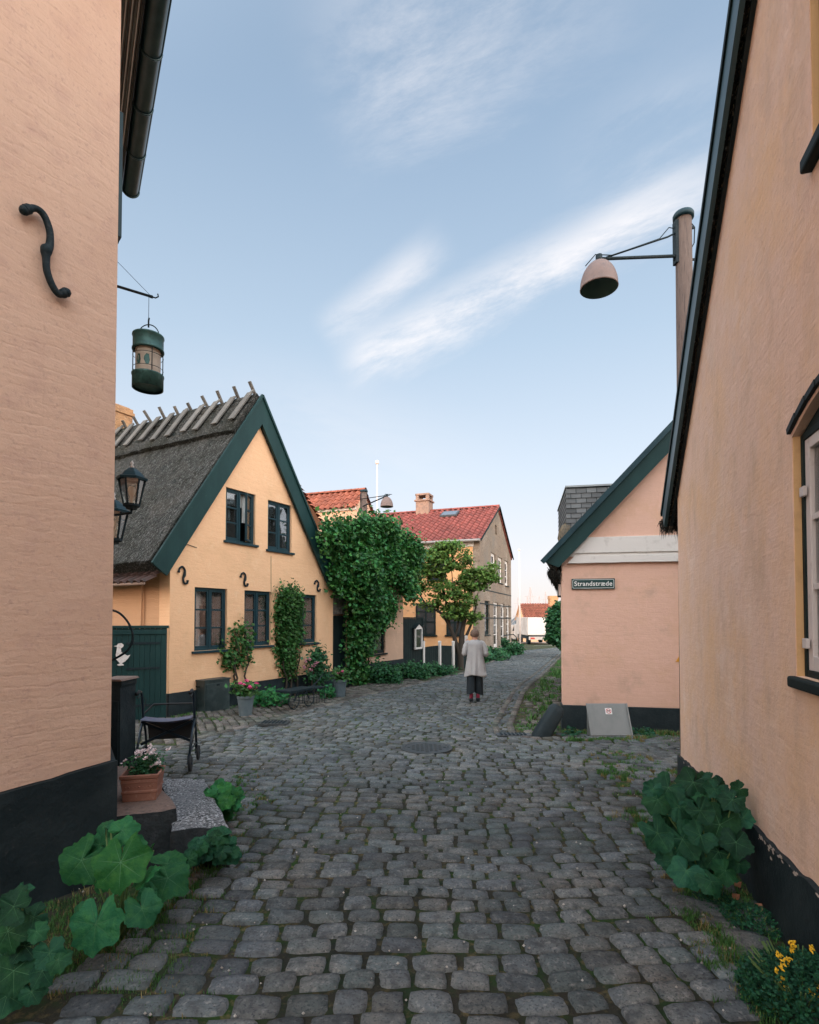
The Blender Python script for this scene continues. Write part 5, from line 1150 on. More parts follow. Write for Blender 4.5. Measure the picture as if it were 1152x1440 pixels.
# kerb lines: long flush stones along the left, a double curved row round the right verge
def kerb(name, pts, w, L, m=m_sett2, h=.055, off=0):
    mb = MB(); P = [Vector((p[0], p[1], 0)) for p in pts]; 
    for i in range(len(P)-1):
        d = P[i+1]-P[i]; Ln = d.length; d.normalize(); nn = Vector((d.y, -d.x, 0)); n = max(1, round(Ln/L)); l = Ln/n
        for k in range(n):
            c = P[i]+d*(l*(k+.5))+nn*off; c.z = gz(c.y)+lump_z(c.x, c.y); sett(c, d, Vector((-d.y, d.x, 0)), l/2-.008, w/2, h, c.length, mb)
    return tag(mb.build(name, m, smooth=True), kind='structure')
kerb('left_kerb', [LEFT[5], LEFT[6], LEFT[7], LEFT[8], LEFT[9], LEFT[10], LEFT[11]], .14, .42)
arcR = [g2(791, 921), g2(769, 943), g2(737, 972), g2(724, 1002), g2(716, 1022), g2(722, 1034), g2(745, 1041), g2(780, 1041)]
kerb('verge_kerb', arcR, .13, .2, h=.05); 
kerb('verge_inner_kerb', arcR[:-2], .12, .2, h=.05, off=.24 if True else 0)
# manhole
m_cast = mat('cast_iron', (.05, .06, .065), rough=.5, metal=.4, vary=((20,(.09,.09,.09),.5,.7),))
o = thing('manhole_cover', 'round iron manhole cover set in the cobbles', 'manhole cover', (MH[0], MH[1], gz(MH[1])+.02+lump_z(*MH)))
b = MB(); b.lathe([(.36, -.05), (.36, .016), (.31, .018), (.30, .008)], n=32); b.build('frame_ring', m_cast, o, smooth=False)
b = MB(); b.lathe([(.298, .0), (.298, .012), (.001, .014)], n=32)
for i in range(-4, 5):
    for j in range(-4, 5):
        if i*i+j*j < 17: b.box(i*.062-.02, i*.062+.02, j*.062-.02, j*.062+.02, .012, .019)
b.build('lid', m_cast, o)
D0 = G(386, 1020); o = thing('street_drain', 'small dark iron drain grate by the left kerb', 'drain', (D0.x, D0.y, gz(D0.y)+.045))
b = MB(); b.box(-.24, .24, -.16, .16, -.03, .012); o1 = b.build('frame', m_cast, o, bevel=.005); b = MB()
for i in range(7): b.box(-.2+i*.06, -.17+i*.06, -.13, .13, .013, .022)
b.build('grate', m_iron, o)
D1 = G(722, 1037); o = thing('street_drain', 'narrow iron drain grate at the foot of the curved verge kerb', 'drain', (D1.x, D1.y, gz(D1.y)+.04))
b = MB(); b.box(-.26, .26, -.1, .1, -.03, .012); b.build('frame', m_cast, o, bevel=.005); b = MB()
for i in range(7): b.box(-.2+i*.06, -.17+i*.06, -.08, .08, .013, .022)
b.build('grate', m_iron, o)

# ================= weeds and grass in the joints
m_grass = mat('joint_grass', (.065, .17, .04), rough=.8, isl=.5, hue=.03, trans=.25)
m_dry = mat('dry_grass', (.20, .16, .06), rough=.9, isl=.4)
def in_any(x, y, ps): return any(inside(p, x, y) for p in ps)
GB = MB(); DG = MB()
def blade(mb, x, y, z, h, w=.004, lean=.5):
    a = random.uniform(0, 6.283); l = h*random.uniform(.1, lean); dx, dy = math.cos(a)*l, math.sin(a)*l; sx, sy = -math.sin(a)*w, math.cos(a)*w
    mb.add([(x-sx, y-sy, z), (x+sx, y+sy, z), (x+dx*.45+sx*.8, y+dy*.45+sy*.8, z+h*.6), (x+dx*.45-sx*.8, y+dy*.45-sy*.8, z+h*.6), (x+dx, y+dy, z+h)], [(0,1,2,3),(3,2,4)])
def tuft(x, y, r, n, h, mb=GB, w=.004):
    z = gz(y)+lump_z(x, y)
    for _ in range(n):
        a, q = random.uniform(0, 6.283), r*math.sqrt(random.random()); blade(mb, x+q*math.cos(a), y+q*math.sin(a), z, h*random.uniform(.4, 1.1), w)
def dens(x, y):
    d = noise.noise(Vector((x*1.1, y*1.1, 11)))*.5+.5
    # denser toward the edges of the street
    pr = 0
    cx0 = 1.47+(y-2.3)*.215; 
    if x > cx0-.15: pr = min(1, (x-cx0+.15)/.5)
    lx0 = -1.35 + (y-3.5)*-.12
    pl = min(1, max(0, (lx0+.7-x)/.7)) if y < 6 else 0
    return d, max(pr*.9, pl)
cnt = 0
for _ in range(90000):
    y = 1.6+random.random()**1.5*16; x = random.uniform(-3.4, 4.2)
    if abs(x/y) > .8: continue
    d, e_ = dens(x, y); p = max(0, (d-.44))*.30 + e_*max(0, d-.34)*.9
    if random.random() < p and cnt < 6500:
        far = y; cnt += 1
        mb = DG if random.random() < (.5 if e_ < .3 else .15) and x < 1.2 else GB
        big = .6+1.0*e_
        tuft(x, y, .035*big, int(16*big) if far < 6 else 8, .022*big*random.uniform(.7, 1.6), mb, .0025 if far < 5 else .005)
# mossy runs where feet and wheels do not reach
for (x0, y0), (x1, y1), nn_, wd, hh in (((845,1062),(905,1165),150,.22,.055), ((880,1060),(925,1100),90,.30,.05), ((905,1165),(1000,1310),90,.10,.05), ((1000,1310),(1082,1440),80,.08,.05), ((945,1290),(1060,1400),60,.10,.04), ((345,1080),(325,1200),110,.14,.045), ((330,1190),(200,1300),110,.12,.045), ((200,1300),(60,1400),110,.14,.04), ((960,1150),(1040,1300),60,.12,.05), ((800,1044),(955,1040),90,.10,.05), ((290,1015),(380,1008),60,.2,.04)):
    for _ in range(nn_):
        t_ = random.random(); p = G(x0+(x1-x0)*t_, y0+(y1-y0)*t_); c_ = noise.noise(Vector((p.x*3, p.y*3, 8)))
        if c_ < -.12: continue
        tuft(p.x+random.gauss(0, wd*.5), p.y+random.gauss(0, wd*.5), .035, 34, hh*(.95+c_), GB if random.random() < .82 else DG, .0028 if p.y < 5 else .0045)
# verge
VERGE = [g2(791, 924), g2(775, 945), g2(748, 972), g2(734, 1002), g2(727, 1024), g2(750, 1036), g2(775, 1034), g2(791, 1030)]
bx = [p[0] for p in VERGE]; by = [p[1] for p in VERGE]
for _ in range(15000):
    x, y = random.uniform(min(bx), max(bx)+.3), random.uniform(min(by), max(by))
    if inside(VERGE, x, y) and noise.noise(Vector((x*2.2, y*1.2, 3))) > -.08: tuft(x, y, .06, 6, .065, GB, .009)
VS = MB()
_r=random.random
field(VS, (1.5, 8.6), lambda s: R(14), VERGE, .2, .17, 60, -1, 3, wander=.03, h=.03)
tag(VS.build('verge_setts', m_sett2, smooth=True), kind='structure')
for _ in range(26):     # taller weeds on the verge
    while True:
        x, y = random.uniform(min(bx), max(bx)), random.uniform(min(by), max(by))
        if inside(VERGE, x, y): break
    tuft(x, y, .10, 26, .16, GB, .012)
for _ in range(260):     # along the pink house foot and the metal hatch
    u = random.uniform(0, 1.9); p = fG.w(u, random.uniform(-.22, -.04), 0); tuft(p.x, p.y, .05, 12, .06 if u < 1.2 else .09, GB if random.random() < .75 else DG, .005)
for _ in range(260):
    u = random.uniform(.2, 4.2); p = fF.w(u, -random.uniform(.06, .35), 0); tuft(p.x, p.y, .04, 14, .06, GB, .003)
for _ in range(380):
    p = fB.w(random.uniform(0, uR), -random.uniform(.04, .25), 0); tuft(p.x, p.y, .05, 7, .06, GB, .007)
tag(GB.build('joint_grass', m_grass), kind='stuff'); tag(DG.build('dry_joint_grass', m_dry), kind='stuff')
# pebbles and litter in the joints
PB = MB()
for _ in range(260):
    y = 2+random.random()*5; x = random.uniform(-.7, .6)*y; r_ = random.uniform(.004, .010); z = gz(y)+lump_z(x, y)+.03
    PB.add([(x-r_,y,z),(x,y-r_,z),(x+r_,y,z),(x,y+r_,z),(x,y,z+r_),(x,y,z-r_)], [(0,1,4),(1,2,4),(2,3,4),(3,0,4),(1,0,5),(2,1,5),(3,2,5),(0,3,5)])
tag(PB.build('gravel_crumbs', mat('pale_crumbs', (.35, .33, .30), rough=.9, isl=.5)), kind='stuff')

# ================= foliage builders
m_leafh = mat('hollyhock_leaf', (.020, .130, .045), rough=.55, isl=.35, hue=.02, vary=((25,(.045,.19,.05),.45,.7),), bump=((60,.9,.008),(18,.5,.015)), trans=.13, spec=.2)
m_leafd = mat('hollyhock_leaf_bluish', (.012, .068, .034), rough=.55, isl=.4, hue=.02, vary=((25,(.024,.11,.045),.45,.7),), bump=((60,.9,.008),(18,.5,.015)), trans=.10, spec=.2)
m_vein = mat('leaf_vein', (.055, .19, .075), rough=.6)
m_stem = mat('green_stem', (.10, .17, .05), rough=.7)
m_brst = mat('woody_stem', (.045, .035, .026), rough=.9, bump=((30,.6,.01),))
def lobed_leaf(mb, c, nrm_, tipd, r, cup=.15, lobes=6):
    n = Vector(nrm_).normalized(); t = Vector(tipd); t = (t-n*t.dot(n)).normalized(); s = n.cross(t)
    K = 48; c = Vector(c); ph = random.uniform(0, 6); lobes = random.choice((5, 6, 6, 7)); r *= random.uniform(.78, 1.12)
    wv = random.uniform(.08, .24); cup = random.uniform(-.15, .55); tw_ = random.uniform(-.12, .12)
    def surf(th, f, ring):
        lob = 1 + .09*math.cos(th*lobes) + .035*math.sin(th*19+ph) + .02*math.sin(th*31)
        notch = 1 - .75*math.exp(-((abs(th)-math.pi)/.22)**2)
        rad = r*f*(lob if ring == 3 else 1+.04*math.cos(th*lobes))*notch
        vein = -1.9*abs(math.cos(th*lobes/2))**6 + .8*math.cos(th*lobes*2)*.25
        z = cup*r*(f**2)*(-.6) + r*.045*f**.7*vein + r*wv*f*f*math.sin(th*3+ph) + r*tw_*f*math.sin(th) + r*.05*(ring == 3)*math.sin(th*13+ph*2)
        return c + t*math.cos(th)*rad + s*math.sin(th)*rad + n*z
    if r > .035:
        mb.cur = 1
        for kv in range(lobes):
            th = 2*math.pi*kv/lobes
            if abs(abs(th if th <= math.pi else th-2*math.pi)-math.pi) < .3: continue
            P_ = [c+n*.001, surf(th, .22, 0), surf(th, .5, 1), surf(th, .78, 2), surf(th, .96, 2)]; sd = (t*-math.sin(th)+s*math.cos(th))
            bb_ = []
            for q_, p_ in enumerate(P_): w_ = r*.009*(1-.2*q_); bb_ += [p_+n*.0022-sd*w_, p_+n*.0022+sd*w_]
            mb.add(bb_, [(2*q_, 2*q_+2, 2*q_+3, 2*q_+1) for q_ in range(4)])
        mb.cur = 0
    base = len(mb.v); mb.v.append(tuple(c))
    for ring, f in ((0, .22), (1, .5), (2, .78), (3, 1.0)):
        for k in range(K):
            th = -math.pi + 2*math.pi*(k+.5)/K
            mb.v.append(tuple(surf(th, f, ring)))
    for k in range(K-0):
        k2 = (k+1) % K
        if k == K-1: continue
        mb.f.append((base, base+1+k, base+1+k2)); mb.mi.append(0)
        for ring in (0, 1, 2):
            a, b_ = base+1+ring*K, base+1+(ring+1)*K; mb.f.append((a+k, b_+k, b_+k2, a+k2)); mb.mi.append(0)
def hollyhock(name, label, root_p, leaves, mleaf, stems=True, cat='plant', group=None, fill=0, fillr=.05, spreadr=.2, fillh=.2):
    """leaves: (world centre, radius, normal, tip direction)"""
    o = thing(name, label, cat, tuple(root_p), 0, group); L = MB(); T = MB(); rp = Vector(root_p)
    for c, r_, n, t in leaves:
        c = Vector(c)-rp; lobed_leaf(L, c, n, t, r_)
        if stems:
            b0 = Vector((random.uniform(-.03, .03), random.uniform(-.03, .03), -.05)); mid = b0.lerp(c, .55)+Vector((0, 0, .06*c.length*2))
            T.tube([b0, mid, c-Vector(t).normalized()*r_*.1-Vector(n).normalized()*.008], [.007, .005, .004], 5)
    for _ in range(fill):
        a = random.uniform(0, 6.283); q = spreadr*math.sqrt(random.random()); c = Vector((q*math.cos(a), q*math.sin(a), random.uniform(.03, fillh)*(1.1-q/spreadr*.5)))
        d_ = Vector((math.cos(a)*.5, math.sin(a)*.5-.2, 1)); lobed_leaf(L, c, d_, Vector((math.cos(a), math.sin(a), -.3)), fillr*random.uniform(.6, 1.2))
        if stems: T.tube([Vector((0,0,-.03)), c*.5+Vector((0,0,.05)), c], .003, 4)
    L.build('leaves', [mleaf, m_vein], o, smooth=True)
    if T.v: T.build('stem', m_stem, o, smooth=True)
    return o
def lf(x, y, Y, rpx, n, t): 
    p = at(x, y, Y); return (p, rpx*Y/FPX, Vector(n), Vector(t))
# B: the tall one against the black plinth (left foreground)
rp = G(168, 1320)
lv_ = [lf(115,1210,2.95,31,(.15,-1,.45),(-.5,0,-.7)), lf(140,1188,3.05,20,(-.1,-1,.6),(-.5,0,.2)), lf(170,1213,2.85,34,(.1,-1,.55),(.1,0,-1)), lf(147,1162,3.0,15,(-.2,-.8,.9),(-.5,.2,.6)), lf(172,1168,2.98,19,(.2,-1,.8),(.7,0,.4)),
       lf(135,1300,2.72,33,(.0,-1,.5),(.1,0,-1)), lf(200,1278,2.75,24,(.25,-1,.5),(.4,0,-.9)), lf(214,1195,3.0,10,(-.9,-.5,.2),(-.1,0,1)), lf(205,1232,2.9,22,(-.6,-.3,1),(1,-.3,-.6)), lf(236,1235,3.1,28,(.3,-.8,.9),(.6,0,-.4)),
       lf(235,1215,3.2,26,(.2,-.6,1),(.5,.1,.2)), lf(215,1255,3.05,20,(.3,-.8,.5),(.7,0,-.8)), lf(112,1285,2.9,16,(-.3,-1,.4),(-.8,0,-.3)), lf(150,1232,3.05,22,(0,-1,.4),(-.3,0,-.8)), lf(190,1190,3.1,14,(.2,-.9,.5),(.4,0,-.5))]
o = hollyhock('hollyhock', 'tall hollyhock with large round leaves in front of the black plinth at lower left', rp, lv_, m_leafh)
b = MB(); q0 = Vector((0,0,-.05)); b.tube([q0, at(156,1262,2.93)-rp, at(158,1210,2.98)-rp, at(156,1165,3.0)-rp], [.011,.009,.007,.004], 8); b.build('main_stem', m_stem, o, smooth=True)
# A: bottom-left corner clump
rp = G(30, 1375); lv_ = []
for x, y, r_ in ((20,1275,34),(48,1290,26),(12,1310,36),(35,1330,26),(70,1340,24),(20,1365,30),(60,1365,28),(82,1350,20),(10,1400,26),(45,1395,18),(5,1345,30),(52,1310,18),(30,1255,20)):
    lv_.append(lf(x, y, 2.3+random.uniform(-.08,.1), r_*.9, (random.uniform(-.2,.5), -1, random.uniform(.4,1.1)), (random.uniform(-.6,.8), 0, random.uniform(-1,.1))))
hollyhock('hollyhock', 'leafy hollyhock clump cut by the lower left corner of the photo', rp, lv_, m_leafd)
# C: clump below the granite block
rp = G(292, 1218); lv_ = []
for _ in range(26):
    x = random.uniform(262, 332); y = random.uniform(1178, 1210)-8*(1-abs(x-297)/35); lv_.append(lf(x, y, 3.62+random.uniform(-.1,.12), random.uniform(9,15), (random.uniform(-.5,.5), -1, random.uniform(.5,1.2)), (random.uniform(-1,1), 0, random.uniform(-.9,.4))))
hollyhock('low_mallow', 'low clump of round scalloped leaves at the front foot of the grey granite block', rp, lv_, m_leafd)
rp = G(322, 1150); lv_ = []
for _ in range(26):
    x = random.uniform(296, 340); y = random.uniform(1106, 1148); lv_.append(lf(x, y, 4.55+random.uniform(-.12,.12), random.uniform(6,12), (random.uniform(-.5,.5), -1, random.uniform(.5,1.2)), (random.uniform(-1,1), 0, random.uniform(-.9,.4))))
hollyhock('low_mallow', 'small leafy clump behind the right end of the grey granite block', rp, lv_, m_leafh)
# right: big clump against the wall
rp = G(1000, 1262); lv_ = []
core = [(975,1100,28),(940,1108,26),(1005,1110,24),(1030,1125,26),(955,1135,30),(1012,1160,36),(985,1140,24),(925,1125,22),(960,1180,34),(925,1172,28),(1035,1185,28),(1010,1198,30),(965,1225,34),(1020,1225,24),(930,1140,18),(1045,1150,18),(985,1118,20),(950,1210,22),(1000,1240,22),(918,1110,16),(1000,1095,16),(1040,1110,14),(985,1175,26),(1040,1215,18),(935,1192,18)]
for x, y, r_ in core:
    Yd = 3.45+(1130-y)/420+random.uniform(-.1,.1) + (.12 if r_ < 22 else 0); lv_.append(lf(x, y, Yd, r_*.80, (random.uniform(-.4,.2), -1, random.uniform(.35,1.0)), (random.uniform(-.8,.4), -.1, random.uniform(-1,-.1))))
for _ in range(60):
    a = random.uniform(0, 6.283); q = random.random()**.5; x, y = 982+62*q*math.cos(a), 1160+66*q*math.sin(a); lv_.append(lf(x, y, 3.62+(1130-y)/420+random.uniform(-.05,.12), random.uniform(11,20), (random.uniform(-.9,.5), -1, random.uniform(.1,1.3)), (random.uniform(-1,.6), 0, random.uniform(-1,.2))))
hollyhock('hollyhock', 'big bushy hollyhock clump growing against the black plinth of the streaked house', rp, lv_, m_leafd)
# small weeds below it
def weed(name, label, rp, n, r_, h, m=m_leafd, lr=.02):
    o = thing(name, label, 'plant', tuple(rp)); b = MB(); T = MB()
    for _ in range(n):
        a = random.uniform(0, 6.283); q = r_*math.sqrt(random.random()); x, y = q*math.cos(a), q*math.sin(a); z = h*random.random()**.8*(1.15-q/r_*.6); s = lr*random.uniform(.5, 1.2)
        leaf3(b, Vector((x, y, z)), Vector((random.uniform(-1,1), random.uniform(-1,1), random.uniform(-.2,.7))), s, Vector((random.uniform(-.5,.5), -.6, 1)))
        if random.random() < .15: T.tube([(x*.3, y*.3, -.02), (x, y, z)], .002, 3)
    b.build('leaves', m, o); T.build('stem', m_stem, o); return o
def leaf3(b, p, d, s, n):
    d = d.normalized(); w = d.cross(n); w = w.normalized()*s*.42 if w.length > 1e-4 else Vector((s*.4, 0, 0)); e_ = n.normalized()*s*.12
    b.add([p, p+d*s*.5+w-e_, p+d*s*1.05, p+d*s*.5-w-e_, p+d*s*.5], [(0,1,4),(1,2,4),(2,3,4),(3,0,4)])
weed('weed_patch', 'low weeds between the big hollyhock and the yellow flowers at the plinth foot', G(1062, 1302), 700, .17, .09, m_leafd, .022)
weed('weed_patch', 'thin weeds just below the big hollyhock clump', G(1005, 1275), 420, .12, .08, m_leafd, .02)
# yellow corydalis
rp = G(1128, 1425); o = thing('yellow_corydalis', 'fine dark green plant with bright yellow flowers in the lower right corner', 'plant', tuple(rp)); b = MB(); T = MB()
for _ in range(5200):
    a = random.uniform(0, 6.283); q = .26*math.sqrt(random.random()); x, y = q*math.cos(a)*1.15+.05, q*math.sin(a); z = .22*random.random()**.7*(1.2-q/.26*.6)
    leaf3(b, Vector((x, y, z)), Vector((random.uniform(-1,1), random.uniform(-1,1), random.uniform(-.2,.7))), random.uniform(.010,.024), Vector((random.uniform(-.5,.5), -.6, 1)))
for _ in range(40): a = random.uniform(0, 6.283); T.tube([(0,0,-.02), (.12*math.cos(a), .12*math.sin(a), .12), (.2*math.cos(a), .2*math.sin(a), .2)], .003, 4)
b.build('leaves', m_leafd, o); T.build('stem', m_stem, o)
m_yel = mat('yellow_petal', (.80, .48, .02), rough=.6, isl=.15)
for x, y in ((1112,1333),(1108,1348),(1141,1333),(1094,1340),(1100,1352),(1094,1362),(1097,1375),(1106,1388),(1104,1396),(1140,1394),(1150,1386),(1110,1326),(1146,1400)):
    p = at(x, y, rp.y+random.uniform(-.06, .06))-rp; f = MB()
    for k in range(7):
        d_ = Vector((random.uniform(-.5,.5), -.4, random.uniform(-1,.6))); q0 = p+Vector((random.uniform(-.012,.012), 0, random.uniform(-.014,.014)))
        s = random.uniform(.016, .024); f.tube([q0, q0+d_.normalized()*s*.6, q0+d_.normalized()*s], [.0015, .0048, .0025], 6)
    f.build('flower', m_yel, o, smooth=True)
# leaf litter
for x, y, c in ((1033,1250,'a'),(1030,1268,'b'),(1063,1282,'c')):
    p = G(x, y); b = MB(); leaf3(b, Vector((0,0,.02)), Vector((1,.3,.3)), .06, Vector((.2,-.6,1))); lo_ = b.build('fallen_leaf', mat('dry_leaf', (.35,.15,.08), rough=.9)); lo_.location = p
    tag(lo_, {'a':'curled brown fallen leaf right below the big hollyhock','b':'lower brown fallen leaf below the big hollyhock','c':'brown fallen leaf among the low weeds by the plinth'}[c], 'leaf')

# ---- leafy masses
m_ivy = mat('ivy_leaf', (.042, .165, .036), rough=.5, isl=.6, hue=.035, trans=.22, spec=.35)
m_vine = mat('vine_leaf', (.045, .14, .032), rough=.5, isl=.5, hue=.025, trans=.22, spec=.35)
m_tree = mat('tree_leaf', (.11, .20, .04), rough=.55, isl=.5, hue=.03, trans=.3, spec=.3)
m_bush = mat('bush_leaf', (.03, .12, .045), rough=.55, isl=.5, hue=.025, trans=.2, spec=.3)
def leaf_cloud(b, pts, s0, s1, down=.5):
    for p in pts:
        d = Vector((random.gauss(0, .7), random.gauss(0, .7), random.gauss(-down, .5))); n = Vector((random.gauss(0, .6), -.6+random.gauss(0, .5), 1)); leaf3(b, p, d, random.uniform(s0, s1), n)
def ivy_mass(fr, polypx, n, bulge, name, label, cat, m, s0, s1, off0=0.0, group=None, ns=1.2, stems=None, thr=-.35):
    """polygon in pixels on the facade plane -> leaf clumps with real depth in front of the wall"""
    P = [fr.uz(x, y) for x, y in polypx]; us = [p[0] for p in P]; zs = [p[1] for p in P]; pts = []
    o = thing(name, label, cat, tuple(fr.w((min(us)+max(us))/2, -.1, 0)), fr.a, group); cu_ = (min(us)+max(us))/2
    # clumps first, leaves round each clump
    tries = 0; clumps = []
    while len(clumps) < n//26 and tries < n*4:
        tries += 1; u, z = random.uniform(min(us), max(us)), random.uniform(min(zs), max(zs))
        if not inside(P, u, z) or noise.noise(Vector((u*ns, z*ns, 4.2))) < thr: continue
        bl = bulge*(.25+.75*min(1,max(0,(z-.8)/1.6)))*(.45+.9*max(0, noise.noise(Vector((u*.9, z*.9, 9)))+.35)); clumps.append(Vector((u, -off0-bl*random.uniform(.35, 1.0), z)))
    for c in clumps:
        cr = random.uniform(.10, .22)*max(.5, s1*7)
        for _ in range(26):
            q = Vector((random.gauss(0, cr), random.gauss(0, cr*.5), random.gauss(-.2*cr, cr))); p = c+q; p.x -= cu_; p.y = min(p.y, -.01-off0)+.1; pts.append(p)
    b = MB(); leaf_cloud(b, pts, s0, s1); b.build('leaves', m, o)
    T = MB()
    for (a, c_) in (stems or []):
        ua, za = fr.uz(*a); uc, zc = fr.uz(*c_); prev = Vector((ua-cu_, .04, za)); L_ = []
        for k in range(9):
            t = k/8; L_.append(Vector(((ua+(uc-ua)*t)-cu_+.05*math.sin(k*1.7+ua*3), .06-off0-.05, za+(zc-za)*t)))
        T.tube(L_, [.03*(1-k/12) for k in range(9)], 6)
    if T.v: T.build('stem', m_brst, o, smooth=True)
    return o
IVY = [(440,745),(455,736),(500,732),(538,742),(556,752),(566,775),(570,800),(566,825),(556,836),(542,850),(532,866),(516,880),(508,900),(507,925),(508,940),(504,948),(500,955),(492,945),(490,915),(488,890),(492,865),(480,832),(465,822),(455,790),(444,760)]
ivy_mass(fC, IVY, 42000, .75, 'climbing_ivy', 'huge green ivy mass covering the upper part of the pale peach house', 'ivy', m_ivy, .07, .15, stems=[((502,958),(500,880)),((512,955),(520,870)),((500,958),(492,860)),((505,900),(545,800))])
VINE = [(390,833),(397,829),(408,832),(415,840),(417,855),(416,870),(419,890),(416,900),(410,910),(411,930),(407,945),(402,945),(399,930),(391,915),(389,900),(392,880),(390,860),(389,845)]
ivy_mass(fB, VINE, 9500, .26, 'climbing_vine', 'narrow column of green vine between the second and third ground-floor windows', 'vine', m_vine, .045, .09, stems=[((405,985),(403,900)),((411,985),(418,905)),((400,985),(393,900))], thr=-.6)
ROSE = [(325,880),(335,877),(345,885),(352,905),(350,918),(340,930),(322,935),(313,928),(318,905)]
ivy_mass(fB, ROSE, 760, .16, 'climbing_rose', 'sparse climbing rose on bare stems between the first and second ground-floor windows', 'rose', m_vine, .05, .10, stems=[((326,975),(330,890)),((340,978),(345,905)),((333,975),(320,925))], thr=-.5)
ROSE2 = [(424,915),(432,905),(443,925),(447,940),(445,952),(428,955),(420,945)]
ivy_mass(fB, ROSE2, 1300, .35, 'rose_bush', 'dark rose bush with pink blooms right of the vine column', 'rose', m_bush, .05, .10, off0=.25, stems=[((432,985),(430,905)),((425,985),(424,920))], thr=-.6)
# bushes along the left foot of the ivy house and the fence
def bush(px, py, r_, h, n, label, m=m_bush, s0=.05, s1=.11, name='shrub', dz=0):
    p = G(px, py); o = thing(name, label, 'shrub', tuple(p)); pts = []
    ncl = n//22
    for _ in range(ncl):
        a = random.uniform(0, 6.283); q = random.random()**.5; zz = random.random()**.8; c = Vector((r_[0]*q*math.cos(a), r_[1]*q*math.sin(a), h*zz*(1-.45*q*q)))
        for _ in range(22): pts.append(c+Vector((random.gauss(0, .09), random.gauss(0, .09), random.gauss(0, .07))))
    for q in pts: q.z = max(.02, q.z)
    b = MB(); leaf_cloud(b, pts, s0, s1, .1); b.build('leaves', m, o)
    T = MB()
    for _ in range(7): a = random.uniform(0, 6.283); T.tube([(0,0,-.05), (r_[0]*.3*math.cos(a), r_[1]*.3*math.sin(a), h*.5), (r_[0]*.7*math.cos(a), r_[1]*.7*math.sin(a), h*.9)], [.012, .008, .004], 4)
    T.build('stem', m_brst, o); return o
bush(533, 962, (.62, .35), .62, 2600, 'leafy shrub under the window of the ivy-covered house')
bush(574, 955, (.65, .35), .55, 2200, 'leafy shrub in front of the black gate with the display box')
bush(612, 950, (.75, .35), .38, 1600, 'low green plants along the white-posted fence')
bush(655, 932, (1.2, .6), .8, 1700, 'dark shrub between the small tree and the brick gable', s0=.08, s1=.16)
bush(690, 929, (.9, .8), .75, 1700, 'rounded shrub at the foot of the brick gable', s0=.08, s1=.16)
bush(713, 921, (1.1, 1.0), 1.0, 1900, 'larger dark shrub by the doors of the brick gable', s0=.09, s1=.18)
weed('low_plant', 'low round-leaved plant on the pavement left of the vine column', G(381, 995)+Vector((0,.1,0)), 260, .36, .42, m_leafh, .12)
weed('low_plant', 'small green plant beside the pot at the passage door', G(460, 983), 110, .16, .35, m_leafh, .10)
weed('low_plant', 'sprouting leaves at the foot of the pink house right of the metal hatch', G(905, 1036), 60, .16, .16, m_leafd, .07)
weed('low_plant', 'sprouting leaves at the foot of the pink house left of the metal hatch', G(806, 1036), 60, .15, .13, m_leafd, .06)
# small tree in front of the orange wall
def small_tree(px, py, label, crown_px, Yt, trunks, n, s0, s1, m, name='small_tree'):
    p = G(px, py); o = thing(name, label, 'tree', tuple(p)); Y = p.y if Yt is None else Yt
    b = MB(); tips = []
    def L(x, y, dy=0): return at(x, y, Y+dy)-p
    for tr in trunks:
        pts = [L(*q) if len(q) == 3 else L(q[0], q[1]) for q in tr[0]]; rs = [tr[1]*(1-.75*i/(len(pts)-1)) for i in range(len(pts))]
        # resample smoothly
        Q = []; RR = []
        for i in range(len(pts)-1):
            a = pts[max(i-1,0)]; p1, p2 = pts[i], pts[i+1]; d = pts[min(i+2, len(pts)-1)]
            for k in range(5):
                t = k/5; Q.append(.5*((2*p1)+(p2-a)*t+(2*a-5*p1+4*p2-d)*t*t+(3*p1-a-3*p2+d)*t**3)); RR.append(rs[i]+(rs[i+1]-rs[i])*t)
        Q.append(pts[-1]); RR.append(rs[-1]); b.tube(Q, RR, 8); tips.append(Q)
    b.build('trunk', m_brst, o, smooth=True)
    pts = []; C = MB(); tw = MB()
    for cx_, cy_, rx, ry, k in crown_px:
        ncl = int(n*k/24); cen = L(cx_, cy_)
        for _ in range(ncl):
            while True:
                v = Vector((random.uniform(-1,1), random.uniform(-1,1), random.uniform(-1,1)))
                if v.length < 1: break
            v = v.normalized()*(v.length**.6); c = cen+Vector((v.x*rx*Y/FPX, v.y*rx*Y/FPX*.9, v.z*ry*Y/FPX))
            for _ in range(24): pts.append(c+Vector((random.gauss(0, .11), random.gauss(0, .11), random.gauss(0, .05))))
            if random.random() < .5: 
                best = min((q for Q in tips for q in Q), key=lambda q: (q-c).length); tw.tube([best, best.lerp(c, .5)+Vector((0,0,-.05)), c], [.018, .012, .006], 4)
    leaf_cloud(C, pts, s0, s1, .1); C.build('crown', m, o); 
    if tw.v: tw.build('branches', m_brst, o)
    return o
YT_ = G(655, 942).y
small_tree(648, 943, 'small gnarled tree with an open green crown before the orange side wall', [(612,790,26,20,1),(640,785,24,18,.7),(590,815,18,16,.5),(625,830,24,14,.6),(668,815,22,15,1),(690,800,8,8,.15),(655,845,16,10,.3),(640,860,18,12,.5),(662,868,14,8,.3),(605,850,14,10,.15),(630,768,16,8,.4),(690,812,9,6,.2),(585,790,10,10,.2)], YT_,
   [([(648,943),(648,915),(650,890),(656,860),(662,830),(668,805)], .13), ([(648,925),(640,900),(632,880),(620,862),(600,850),(590,835)], .10), ([(650,905),(660,885),(668,860),(672,835)], .07), ([(632,880),(628,850),(622,820),(615,790)], .06), ([(640,900),(645,870),(640,850),(635,800)], .05)], 1700, .08, .16, m_tree)
